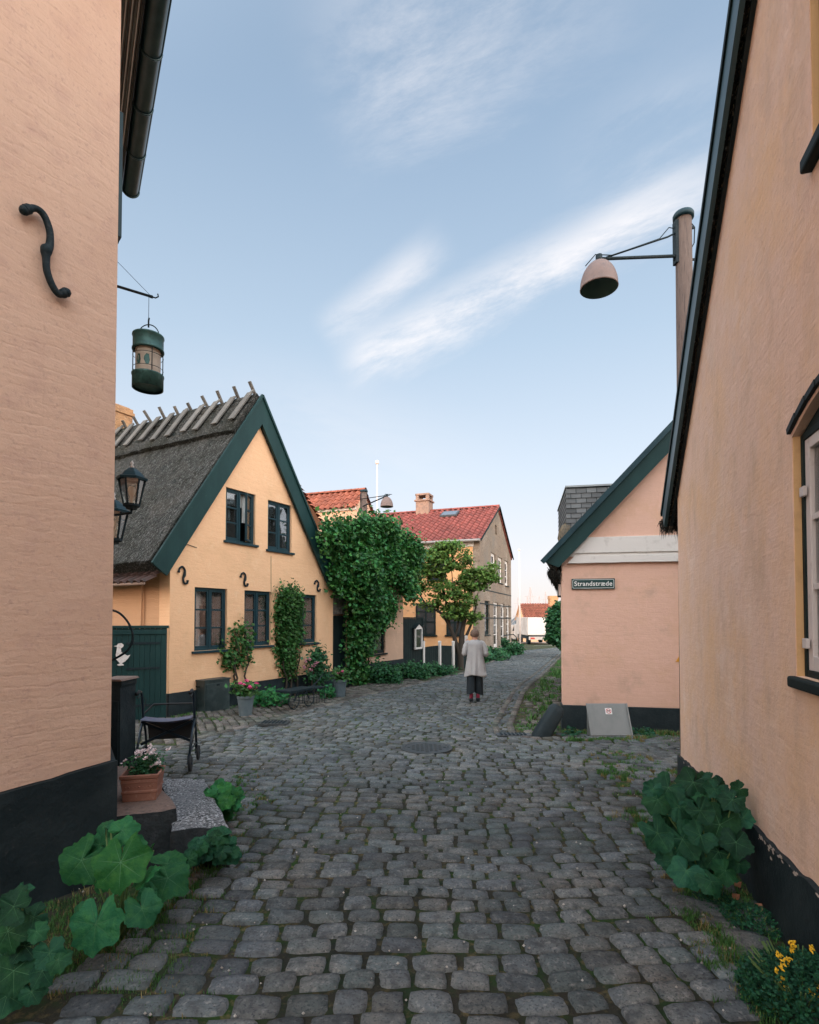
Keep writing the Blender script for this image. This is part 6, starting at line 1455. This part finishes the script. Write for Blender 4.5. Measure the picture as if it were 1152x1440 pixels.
# hedge tree at the right, beyond the pink house
small_tree(789, 922, 'dark leafy bush tree beyond the pink house corner, in front of the lorry', [(785,872,14,20,1),(782,892,10,12,.5),(792,858,10,12,.5),(795,895,12,18,.6)], 30, [([(793,918),(792,890),(790,870),(788,855)], .12), ([(793,905),(786,885),(780,875)], .07)], 4200, .12, .24, m_bush, 'bush_tree')

# ================= black gate with display box, fence with white posts
pG2 = fC.w(uE, 0, 0); fP = Frame(pG2.x, pG2.y, A_B+R(3))
u1, _ = fP.uz(595, 900); zt6 = fP.uz(582, 870)[1]
r_ = fP.root('black_board_gate', 'tall black vertical board gate between the ivy-covered house and the fence', 'gate')
b = MB(); u = .02
while u < u1: w_ = .14; b.box(u, min(u1, u+w_)-.008, .0, .03, -.3, zt6); u += w_
b.build('boards', m_dgreen, r_, bevel=.004); b = MB(); b.box(-.0, u1, -.02, .045, zt6+.002, zt6+.05); b.build('top_cap', m_dgreen, r_)
b = MB(); b.box(u1-.1, u1, -.03, .06, -.4, zt6-.0); b.build('gate_post', m_dgreen, r_)
# little glazed display box with a pitched top
ua, zA = fP.uz(583, 883, -.08); ub, zB = fP.uz(593, 912, -.08)
o = thing('display_box', 'small white-framed display box with a pitched top on the black gate', 'display box', fP.w(ua, 0, zB), fP.a); Wd, Hd = ub-ua, zA-zB
b = MB(); t = .06; pitch = .12
b.prism([(0,0),(Wd,0),(Wd,Hd),(Wd/2,Hd+pitch),(0,Hd)], -.12, -.07, [[(t,t),(Wd-t,t),(Wd-t,Hd-.05),(t,Hd-.05)]]); b.build('frame', m_white, o)
b = MB(); b.prism([(.01,.01),(Wd-.01,.01),(Wd-.01,Hd-.01),(Wd/2,Hd+pitch-.02),(.01,Hd-.01)], -.069, -.002); b.build('case', m_dark, o)
b = MB(); b.box(t, Wd-t, -.09, -.086, t, Hd-.05); b.build('pane', GLASS, o)
b = MB(); b.bar((-.05,-.07,Hd-.02),(Wd/2,-.07,Hd+pitch+.04),.16,.02,(0,0,1)); b.bar((Wd+.05,-.07,Hd-.02),(Wd/2,-.07,Hd+pitch+.04),.16,.02,(0,0,1)); b.build('roof', m_dgreen, o)
# fence
pF2 = fP.w(u1, 0, 0); q = G(648, 941); fQ = Frame(pF2.x, pF2.y, math.atan2(q.y-pF2.y, q.x-pF2.x)); rQ = fQ.root('board_fence', 'low dark board fence with white posts in front of the small tree', 'fence')
LQ = (Vector((q.x, q.y))-Vector((pF2.x, pF2.y))).length; zq = fQ.uz(625, 906)[1]
for x in (595.5, 618.5, 637.5):
    uu, zz = fQ.uz(x, 903, -.04); b = MB(); b.box(uu-.05, uu+.05, -.08, -.0, -.3, zz); b.prism([(uu-.06, zz), (uu+.06, zz), (uu, zz+.05)], -.09, .01); b.build('post', m_white, rQ, bevel=.004)
b = MB(); u = 0
while u < LQ+.5: b.box(u, u+.13, .004, .03, -.3, zq-.06+.03*math.sin(u*2)); u += .14
b.build('boards', m_dgreen, rQ, bevel=.004)

# ================= entrance steps of the near left house
m_gran = mat('speckled_granite', (.16, .165, .17), rough=.9, vary=((45,(.025,.03,.033),.48,.56),(60,(.50,.51,.52),.53,.60),(3,(.12,.13,.14),.45,.7)), bump=((40,1,.012),(9,.5,.02)))
m_grand = mat('granite_side', (.016, .022, .025), rough=.9, vary=((20,(.035,.04,.045),.5,.7),), bump=((14,1,.03),))
m_stepb = mat('brown_step_stone', (.18, .12, .095), rough=.9, vary=((30,(.10,.075,.065),.5,.65),(60,(.26,.18,.15),.58,.7)), bump=((30,.8,.01),))
def block(name, label, topc, h, side_m, top_m, cat='step', slump=.015):
    """topc: four top corners in the world (near-left, near-right, far-right, far-left)"""
    o = thing(name, label, cat, tuple(sum(topc, Vector())/4 - Vector((0, 0, h)))); org = o.location
    n = 14; b = MB()
    def T(u, v, k=0):
        p = topc[0]*(1-u)*(1-v)+topc[1]*u*(1-v)+topc[2]*u*v+topc[3]*(1-u)*v-org
        e_ = min(u, 1-u, v, 1-v); q = p + Vector((noise.noise(p*7+Vector((9,0,0))), noise.noise(p*7+Vector((0,5,0))), 0))*.02
        q.z += -slump*math.exp(-e_*16) + .007*noise.noise(p*11); return q
    b.grid(T, n, n); b.build('top_face', top_m, o, smooth=True)
    b = MB(); ring = [T(i/n, 0) for i in range(n)]+[T(1, i/n) for i in range(n)]+[T(1-i/n, 1) for i in range(n)]+[T(0, 1-i/n) for i in range(n)]; c = sum(ring, Vector())/len(ring); m = len(ring)
    for k, f in enumerate((0, .15, .5, 1.0)):
        for p in ring:
            q = p.copy(); q.z -= f*(h+.1); d = (p-c); d.z = 0; q += d.normalized()*(.012+.02*noise.noise(q*6)); b.v.append(tuple(q if f else p))
    for k in range(3):
        for i in range(m): b.f.append((k*m+i, (k+1)*m+i, (k+1)*m+(i+1)%m, k*m+(i+1)%m)); b.mi.append(0)
    b.build('rough_side', side_m, o, smooth=True); return o
def atz(x, y, z):
    r = ray(x, y); t = (z-CAMZ)/r.z; return Vector((r.x*t, r.y*t, z))
z1_ = -.05+.30
g_bot = G(322, 1222); zg = g_bot.z+.31
block('granite_step', 'light speckled grey granite block, the lower step by the near left house', [atz(243,1165,zg), atz(322,1160,zg), atz(288,1094,zg), atz(225,1092,zg)], .34, m_grand, m_gran)
zb7 = zg+.10
block('stone_step', 'brown stone upper step carrying the terracotta planter', [atz(150,1147,zb7), atz(249,1134,zb7), atz(205,1075,zb7), atz(140,1075,zb7)], .46, m_grand, m_stepb)
# terracotta trough
m_terra = mat('terracotta', (.30, .135, .09), rough=.85, vary=((5,(.24,.10,.07),.45,.7),(20,(.40,.23,.17),.56,.72)), bump=((30,.3,.005),))
pc = atz(201, 1120, zb7+.0); wT = 60*pc.y/FPX*.80; o = thing('terracotta_planter', 'square terracotta planter with small white flowers on the brown step', 'planter', tuple(pc), R(14)); a = .5*wT; hT = .155
b = MB()
def sq(s, z): return [(-s,-s,z),(s,-s,z),(s,s,z),(-s,s,z)]
lev = [(.87,0),(.90,.045),(.94,.05),(.94,.06),(.91,.065),(.95,.105),(.97,.11),(.97,.125),(.95,.13),(1.02,.135),(1.04,.155),(.92,.158),(.88,.13)]
for s, z in lev: b.v += sq(a*s, z*1.25)
for k in range(len(lev)-1):
    for i in range(4): b.f.append((k*4+i, k*4+(i+1)%4, (k+1)*4+(i+1)%4, (k+1)*4+i)); b.mi.append(0)
k = len(lev)-1; b.f.append((k*4,k*4+1,k*4+2,k*4+3)); b.f.append((3,2,1,0)); b.mi += [0,0]
b.build('pot', m_terra, o, bevel=.004)
b = MB()
for s in (-1,):
    for i in range(9): x = (-.8+1.6*i/8)*a*.9; b.lathe([(.001,.010),(.006,.006),(.008,0)], (x, -a*.905, .105+.004*math.sin(i*2)), 8); 
bb = [(x, y, z) for x, y, z in b.v]; b.v = [(x, -a*.90-.002-(z-.105)*.4, .108+(y+a*.905)) for x, y, z in bb]; b.build('relief_band', m_terra, o, smooth=True)
b = MB(); b.add(sq(a*.88, .165), [(0,1,2,3)]); b.build('soil', m_soil, o)
b = MB(); pts = [Vector((random.gauss(.02,.05), random.gauss(.02,.05), .18+random.random()*.13)) for _ in range(1100)]; leaf_cloud(b, pts, .012, .03, 0); b.build('leaves', m_bush, o)
m_pet = mat('white_pink_petal', (.72, .60, .60), rough=.7, isl=.15)
for i in range(26):
    c = Vector((random.gauss(.04,.07), random.gauss(-.0,.06), .27+random.uniform(-.04,.10))); f = MB()
    for k in range(14):
        aa = random.uniform(0, 6.28); d_ = Vector((math.cos(aa)*.8, math.sin(aa)*.8-.2, random.uniform(.0,1))); leaf3(f, c+Vector((random.gauss(0,.004),)*3), d_, .020, Vector((0,-.3,1)))
    f.build('flower', m_pet, o)

# ================= rollator
m_rol = mat('rollator_frame', (.02, .035, .05), rough=.35, metal=.5); m_rub = mat('black_rubber', (.012,.014,.016), rough=.8)
pc = G(221, 1090); o = thing('rollator', 'dark folding walker with a blue-grey seat standing behind the steps', 'walker', (pc.x, pc.y+.25, gz(pc.y+.25)+.03), R(12)); W2 = .29
for sx in (-1, 1):
    x = sx*W2
    b = MB(); b.tube([(x,.28,.12),(x,.20,.40),(x,.10,.55),(x,.02,.86),(x,-.02,.90),(x,-.10,.915),(x,-.2,.90)], .014, 10); b.tube([(x,-.24,.12),(x,-.05,.42),(x,.10,.55)], .014, 10); b.tube([(x,.24,.22),(x,-.18,.22)], .01, 8); b.build('side_frame', m_rol, o, smooth=True)
    b = MB(); b.tube([(x,-.09,.916),(x,-.21,.898)], .02, 10); b.tube([(x,-.05,.87),(x,-.12,.85),(x,-.18,.855)], .007, 6); b.build('handgrip', m_rub, o, smooth=True)
    b = MB(); b.tube([(x,-.05,.86),(x*.9,.1,.8),(x*1.1,.1,.5),(x,-.22,.16)], .004, 5); b.build('brake_cable', m_rub, o)
    for yy in (.28, -.26):
        b = MB(); b.lathe([(.02,-.014),(.07,-.014),(.088,-.012),(.092,0),(.088,.012),(.07,.014),(.02,.014)], n=22); b.v = [(x+v[2]+sx*.02, yy+v[0], .09+v[1]) for v in b.v]; w__ = b.build('wheel', m_rub, o, smooth=True)
        b = MB(); b.tube([(x-.02, yy, .09), (x+sx*.045, yy, .09)], .012, 8); b.bar((x, yy, .09), (x, yy*.9, .20), .03, .012); b.build('fork', m_rol, w__)
b = MB(); b.grid(lambda u, v: (-W2+.01+2*(W2-.01)*u, -.10+.24*v, .585-.03*math.sin(math.pi*u)), 12, 4); b.grid(lambda u, v: (-W2+.01+2*(W2-.01)*u, -.10+.24*v, .57-.03*math.sin(math.pi*u)), 12, 4); b.build('seat', mat('seat_fabric', (.09,.10,.15), rough=.6), o, smooth=True)
b = MB(); b.bar((-W2,.0,.28),(W2,.0,.54),.02,.03); b.bar((W2,.03,.28),(-W2,.03,.54),.02,.03); b.build('cross_brace', m_rol, o)
b = MB(); b.prism([(-.24,.30),(.24,.30),(.26,.52),(-.26,.52)], .16, .32); b.build('basket', m_rub, o, bevel=.02)
b = MB(); b.tube([(-W2,.12,.62),(-W2*.8,.34,.70),(W2*.8,.34,.70),(W2,.12,.62)], .012, 8); b.build('back_strap', m_rub, o, smooth=True)

# black cabinet beside the doorway and the scrolled rail above it
YB2 = 6.05
t0, t1 = at(140, 958, YB2), at(171, 958, YB2); zbk = gz(YB2); Hk = t0.z-zbk
o = thing('black_cabinet', 'narrow black cabinet with a worn brown top standing at the near left house corner', 'cabinet', (t0.x, YB2, zbk)); Wk = t1.x-t0.x
b = MB(); b.prism([(0,0),(Wk*.93,0),(Wk*.97,Hk*.15),(Wk*.95,Hk*.93),(Wk,Hk*.955),(Wk,Hk),(0,Hk)], 0, .34); b.box(0, Wk*.9, -.012, -.002, .1, Hk*.8); b.build('body', m_tar, o, bevel=.006)
b = MB(); b.prism([(0,Hk+.002),(Wk+.02,Hk+.002),(Wk+.0,Hk+.022),(0,Hk+.022)], -.03, .36); b.build('top', m_stepb, o, bevel=.004)
o = thing('iron_scroll', 'curved black iron rail looping out from behind the near left house corner', 'railing', tuple(at(140, 857, 5.2)))
b = MB(); P = [at(x, y, 5.2)-o.location for x, y in ((138,856),(152,857),(166,861),(178,872),(186,888),(186,903),(179,915),(166,924),(152,931),(140,938))]
Q = []
for i in range(len(P)-1):
    a_ = P[max(i-1,0)]; p, q = P[i], P[i+1]; d = P[min(i+2, len(P)-1)]
    for k in range(4): t = k/4; Q.append(.5*((2*p)+(q-a_)*t+(2*a_-5*p+4*q-d)*t*t+(3*p-a_-3*q+d)*t**3))
b.tube(Q, .011, 8); b.build('rail', m_iron, o, smooth=True)

# cabinets and pots along the thatched house
def cabinet(x0, x1, ytop, ybot, label, dep=.3, m=None):
    pa, pb = G(x0, ybot), G(x1, ybot-3); fr = Frame(pa.x, pa.y, A_B); u1 = fr.uz(x1, ybot)[0]; h = fr.uz(x0, ytop)[1]
    o = fr.root('service_cabinet', label, 'cabinet'); b = MB(); b.box(0, u1, 0, dep, -.1, h-.03); b.build('body', m or m_cab, o, bevel=.008)
    b = MB(); b.prism([(-.015, h-.03), (u1+.015, h-.03), (u1+.015, h), (-.015, h+.0)], -.015, dep); b.build('lid', m or m_cab, o, bevel=.006)
    b = MB(); b.box(.03, u1-.03, -.01, -.001, .02, h-.08); o2 = b.build('door', m or m_cab, o, bevel=.003); b = MB(); b.box(u1*.45, u1*.55, -.022, -.011, h*.8, h*.86); b.build('lock', m_iron, o2)
    return o
m_cab = mat('cabinet_grey_green', (.018, .034, .036), rough=.5, vary=((5,(.05,.075,.075),.45,.7),))
cabinet(288, 323, 957, 1005, 'larger dark grey service cabinet by the plinth of the thatched house', .25)
cabinet(281, 291, 965, 1004, 'slim black service cabinet left of the larger grey one', .12, m_dgreen)
m_potg = mat('grey_zinc_pot', (.10, .14, .16), rough=.55, vary=((6,(.07,.1,.12),.45,.7),(20,(.16,.2,.22),.6,.75)))
m_pink = mat('pink_petal', (.65, .06, .22), rough=.6, isl=.3)
def flower_pot(px, pbot, wpx, hpx, label, nfl, leafh=.25, fl=m_pink, pot=m_potg):
    p = G(px, pbot); s = p.y/FPX; rr, h = wpx*s/2, hpx*s; o = thing('flower_pot', label, 'flower pot', tuple(p+Vector((0,.02,.02)))); b = MB()
    b.lathe([(.001,0),(rr*.72,0),(rr*.8,h*.4),(rr*.93,h*.85),(rr*1.0,h*.87),(rr*1.03,h),(rr*.9,h),(rr*.88,h*.9),(.001,h*.9)], n=24); b.build('pot', pot, o, smooth=False, bevel=.004)
    b = MB(); leaf_cloud(b, [Vector((random.gauss(0,rr*.7), random.gauss(0,rr*.6), h+random.random()*leafh)) for _ in range(260)], .05, .10, 0); b.build('leaves', m_vine, o)
    for i in range(nfl):
        c = Vector((random.gauss(0,rr*.7), random.gauss(-.03,rr*.5), h+leafh*random.uniform(.5,1.15))); f = MB()
        for k in range(22): aa = random.uniform(0, 6.28); leaf3(f, c+Vector((random.gauss(0,.014), random.gauss(0,.014), random.gauss(0,.012))), Vector((math.cos(aa), math.sin(aa), random.uniform(-.3,1))), .035, Vector((0,-.3,1)))
        f.build('flower', fl, o)
    return o
flower_pot(345, 1008, 24, 28, 'grey pot of pink geraniums below the first two ground-floor windows', 9)
flower_pot(478, 981, 20, 24, 'grey pot of pink flowers in front of the passage door', 6)
# pink blooms in the rose bush
rb = bpy.data.objects['rose_bush']; cu_ = rb.matrix_world if False else None
for (x, y) in ((430,930),(436,927),(441,936),(446,932),(427,938),(438,942)):
    f = MB(); Yp = fB.w(fB.uz(x, y, -.55)[0], -.55, 0).y
    c = at(x, y, Yp)-rb.location; c.rotate(Matrix.Rotation(-rb.rotation_euler.z, 3, 'Z'))
    for k in range(20): aa = random.uniform(0, 6.28); leaf3(f, c+Vector((random.gauss(0,.02), random.gauss(0,.02), random.gauss(0,.02))), Vector((math.cos(aa), math.sin(aa), random.uniform(-.3,1))), .04, Vector((0,-.3,1)))
    f.build('flower', mat('pale_pink_petal', (.5,.2,.27), rough=.6), rb)
# small wheeled iron plant cart
pc = G(428, 999); o = thing('garden_cart', 'dark wheeled garden cart with curved legs under the vine column', 'cart', tuple(pc+Vector((0,.1,.03))), A_B)
for x in (-.35, .12):
    b = MB(); b.tube([(x+.16*math.cos(t*math.pi/14), 0, .19+.16*math.sin(t*math.pi/14)) for t in range(29)], .010, 6); 
    for k in range(6): b.tube([(x,0,.19),(x+.16*math.cos(k*math.pi/3),0,.19+.16*math.sin(k*math.pi/3))], .004, 4)
    b.build('wheel', m_iron, o)
b = MB(); b.box(-.5, .3, -.02, .35, .36, .40); 
b.bar((-.35,0,.19),(-.2,.0,.37),.02,.02); b.bar((.12,0,.19),(.0,0,.37),.02,.02); b.build('tray', m_iron, o)
b = MB(); b.tube([(.3,.1,.38),(.55,.1,.5),(.7,.1,.62)], .012, 6); b.build('handle', m_iron, o)
pc = G(448, 992); o = thing('wire_stool', 'low dark wire plant stand beside the garden cart', 'plant stand', tuple(pc+Vector((0,.1,.02))), A_B)
b = MB()
for x in (-.2,.2):
    for y in (0,.3): b.tube([(x,y,0),(x*.95,y,.34)], .008, 5)
for x in (-.1, 0, .1): b.tube([(x,0,.02),(x,0,.34)], .004, 4)
b.build('leg', m_iron, o); b = MB(); b.box(-.22,.22,-.02,.32,.34,.36); b.build('top', m_iron, o)

# ================= the person walking away
P0 = G(668, 989); HP = (at(668, 889, P0.y).z-P0.z); print('person height', HP, P0)
rPn = thing('person', 'person walking away in a pale grey cardigan, black cropped trousers and red socks', 'person', tuple(P0+Vector((0,0,.035))), R(-3)); k = HP/1.62
def skin(name, verts, edges, radii, m, parent, sub=2, root=0):
    me = bpy.data.meshes.new(name); me.from_pydata([Vector(v)*k for v in verts], edges, []); me.materials.append(m)
    o = bpy.data.objects.new(name, me); COL.objects.link(o); o.parent = parent
    md = o.modifiers.new('skin', 'SKIN'); md.use_smooth_shade = True
    for i, r_ in enumerate(radii): me.skin_vertices[0].data[i].radius = (r_*k if not isinstance(r_, tuple) else r_[0]*k, r_*k if not isinstance(r_, tuple) else r_[1]*k)
    me.skin_vertices[0].data[root].use_root = True
    s = o.modifiers.new('sub', 'SUBSURF'); s.levels = sub; s.render_levels = sub; return o
m_skin = mat('skin', (.50, .27, .19), rough=.6)
V = [(0,0,.86),(0,.01,1.02),(0,.02,1.20),(0,.0,1.34),(0,.0,1.41),(0,.02,1.47),(0,.025,1.55),        # 0-6 spine/neck/head
     (-.10,0,.84),(-.09,.0,.46),(-.085,-.05,.09),(-.085,.06,.035),(-.085,.13,.03),                  # 7-11 left leg
     (.10,0,.84),(.085,.05,.46),(.07,.02,.09),(.075,.12,.035),(.08,.19,.03),                        # 12-16 right leg
     (-.165,0,1.33),(-.235,-.02,1.10),(-.20,.12,1.22),(-.175,.16,1.36),                               # 17-20 left arm raised
     (.165,0,1.33),(.245,-.02,1.09),(.20,.16,1.10),(.14,.24,1.16)]                                    # 21-24
E = [(0,1),(1,2),(2,3),(3,4),(4,5),(5,6),(0,7),(7,8),(8,9),(9,10),(10,11),(0,12),(12,13),(13,14),(14,15),(15,16),(3,17),(17,18),(18,19),(19,20),(3,21),(21,22),(22,23),(23,24)]
Rr = [(.14,.11),(.12,.09),(.14,.10),(.11,.08),.05,.075,.085,.085,.05,.032,.035,.028,.085,.05,.032,.035,.028,.05,.04,.032,.02,.05,.04,.032,.02]
# fingers as part of the same skeleton
for hand, base, dirs in ((20, Vector(V[20]), 1), (24, Vector(V[24]), -1)):
    for j, (dx, dz, ln) in enumerate(((-.03,.02,.05),(-.015,.045,.062),(.0,.055,.068),(.015,.045,.060),(.028,.03,.05))):
        i0 = len(V); V.append(tuple(base+Vector((dx*.7, .01, dz*.5+.01)))); V.append(tuple(base+Vector((dx*1.1, .02, dz*.5+ln)))); E += [(hand, i0), (i0, i0+1)]; Rr += [.009, .007]
skin('body', V, E, Rr, m_skin, rPn, 2)
b = MB()      # face details
def hd(x, y, z): return (x*k, y*k, z*k)
b.lathe([(.001,.0),(.010,.004),(.012,.015),(.006,.03),(.001,.035)], hd(0,.115,1.525), 8)
for s in (-1, 1): b.lathe([(.001,-.03),(.012,-.02),(.016,0),(.014,.018),(.001,.03)], hd(s*.088,.02,1.535), 8, 0.5, 1)
b.build('face_and_ears', m_skin, rPn, smooth=True)
b = MB()      # hair cap
def hair(u, v):
    th = 2*math.pi*u; ph = math.pi*.66*v; back = .5-.5*math.sin(th)          # low at the nape (towards the viewer)
    ph = ph*(.72+.38*back); r_ = .104+.006*noise.noise(Vector((u*14, v*9, 0))); p = Vector((r_*math.sin(ph)*math.cos(th), r_*1.08*math.sin(ph)*math.sin(th)+.022, 1.545+r_*1.08*math.cos(ph))); return p*k
b.grid(hair, 40, 16); b.build('hair', mat('grey_brown_hair', (.13, .085, .062), rough=.8, vary=((30,(.20,.14,.11),.5,.7),(80,(.06,.04,.03),.5,.65)), bump=((60,1,.01,(1,1,.3)),)), rPn, smooth=True)
m_card = mat('pale_grey_knit', (.37, .37, .37), rough=.95, vary=((5,(.30,.30,.305),.45,.7),), bump=((90,.5,.005),(8,.4,.02,(1,1,.2))))
b = MB()
def cardi(u, v):
    th = 2*math.pi*u; z = 1.405-(1.405-.60)*v
    prof = [(0,.065,.06),(.045,.155,.085),(.12,.192,.11),(.30,.178,.115),(.5,.185,.125),(.75,.215,.145),(1,.245,.165)]
    for i in range(len(prof)-1):
        if prof[i][0] <= v <= prof[i+1][0]:
            t = (v-prof[i][0])/(prof[i+1][0]-prof[i][0]); rx = prof[i][1]+(prof[i+1][1]-prof[i][1])*t; ry = prof[i][2]+(prof[i+1][2]-prof[i][2])*t; break
    fold = (v**1.6)*(.020*math.sin(th*7+.6)+.012*math.sin(th*12+v*3)+.012*math.sin(th*4-1))
    x = (rx+fold)*math.cos(th)+.01*v; y = (ry+fold)*math.sin(th); zz = z+.02*v*math.sin(th*3+1)-.03*v*math.cos(th)*-1*.6
    return Vector((x, y, zz))*k
b.grid(cardi, 72, 34)
co_ = b.build('cardigan', m_card, rPn, smooth=True); sm = co_.modifiers.new('s', 'SOLIDIFY'); sm.thickness = .008
for s, pts in ((-1, [(-.12,0,1.345),(-.185,-.005,1.31),(-.222,-.015,1.20),(-.240,-.02,1.09),(-.225,.05,1.13),(-.208,.10,1.20)]), (1, [(.12,0,1.345),(.185,-.005,1.31),(.230,-.015,1.20),(.252,-.02,1.08),(.235,.06,1.08),(.215,.12,1.09)])):
    b = MB(); Q = []; P = [Vector(p) for p in pts]
    for i in range(len(P)-1):
        a_ = P[max(i-1,0)]; p, q = P[i], P[i+1]; d = P[min(i+2, len(P)-1)]
        for kk in range(5): t = kk/5; Q.append(.5*((2*p)+(q-a_)*t+(2*a_-5*p+4*q-d)*t*t+(3*p-a_-3*q+d)*t**3))
    Q.append(P[-1]); n = len(Q); b.tube([q*k for q in Q], [(.068-.016*i/n+.004*math.sin(i*1.9))*k for i in range(n)], 14); b.build('sleeve', m_card, rPn, smooth=True)
b = MB(); b.tube([Vector(p)*k for p in ((.175,-.05,.70),(.215,-.08,.66),(.235,-.09,.60),(.20,-.10,.575),(.12,-.13,.60))], [.03*k,.045*k,.035*k,.022*k,.012*k], 12); b.build('cardigan_hem_swirl', m_card, rPn, smooth=True)
m_blk = mat('black_cloth', (.010, .018, .024), rough=.9, bump=((9,.5,.02,(1,1,.2)),))
b = MB()
for s, ly in ((-1, -.06), (1, .06)):
    def leg(u, v):
        th = 2*math.pi*u; z = .80-(.80-.175)*v; r_ = .092+.002*v; f = .008*v*math.sin(th*5+s); return Vector((s*(.088+.006*v)+(r_+f)*math.cos(th), ly*v+(r_*1.05+f)*math.sin(th), z+(.03*v*math.cos(th)*-s)+(.03 if s < 0 else -.0)*v))*k
    b.grid(leg, 30, 14)
b.build('cropped_trousers', m_blk, rPn, smooth=True)
for s, ft in ((-1, V[9]), (1, V[14])):
    b = MB(); b.tube([Vector((ft[0], ft[1], .05))*k, Vector((ft[0], ft[1]+.0, .24))*k], [.040*k, .046*k], 12); b.build('sock', mat('red_sock', (.24, .025, .055), rough=.9), rPn, smooth=True)
    b = MB(); fx, fy = ft[0], ft[1]
    pr = [(-.055,.03,.028),(-.04,.05,.045),(.02,.052,.05),(.09,.045,.045),(.15,.035,.046),(.19,.022,.03),(.205,.012,.01)]
    rings = [[Vector((fx+w_*math.cos(q), fy+yy, max(.0, hh*.9+hh*math.sin(q))))*k for q in [2*math.pi*i/14 for i in range(14)]] for yy, hh, w_ in pr]
    for r_ in rings: b.v += [tuple(v) for v in r_]
    for a_ in range(len(rings)-1):
        for i in range(14): b.f.append((a_*14+i, a_*14+(i+1)%14, (a_+1)*14+(i+1)%14, (a_+1)*14+i)); b.mi.append(0)
    b.f.append(tuple(range(14))); b.mi.append(0); b.build('shoe', mat('dark_shoe', (.012,.02,.025), rough=.5), rPn, smooth=True)
o = thing('phone', 'small pale phone held up in the left hand of the walking person', 'phone', tuple(rPn.location+Vector((-.175, .175, 1.43))*k), R(10)); b = MB(); b.box(-.036,.036,0,.009,-.07,.07); b.build('case', m_white, o, bevel=.004)
b = MB(); b.box(-.032,.032,.0095,.0105,-.064,.064); b.build('screen', m_dark, o)
print('total faces', sum(len(m.polygons) for m in bpy.data.meshes))
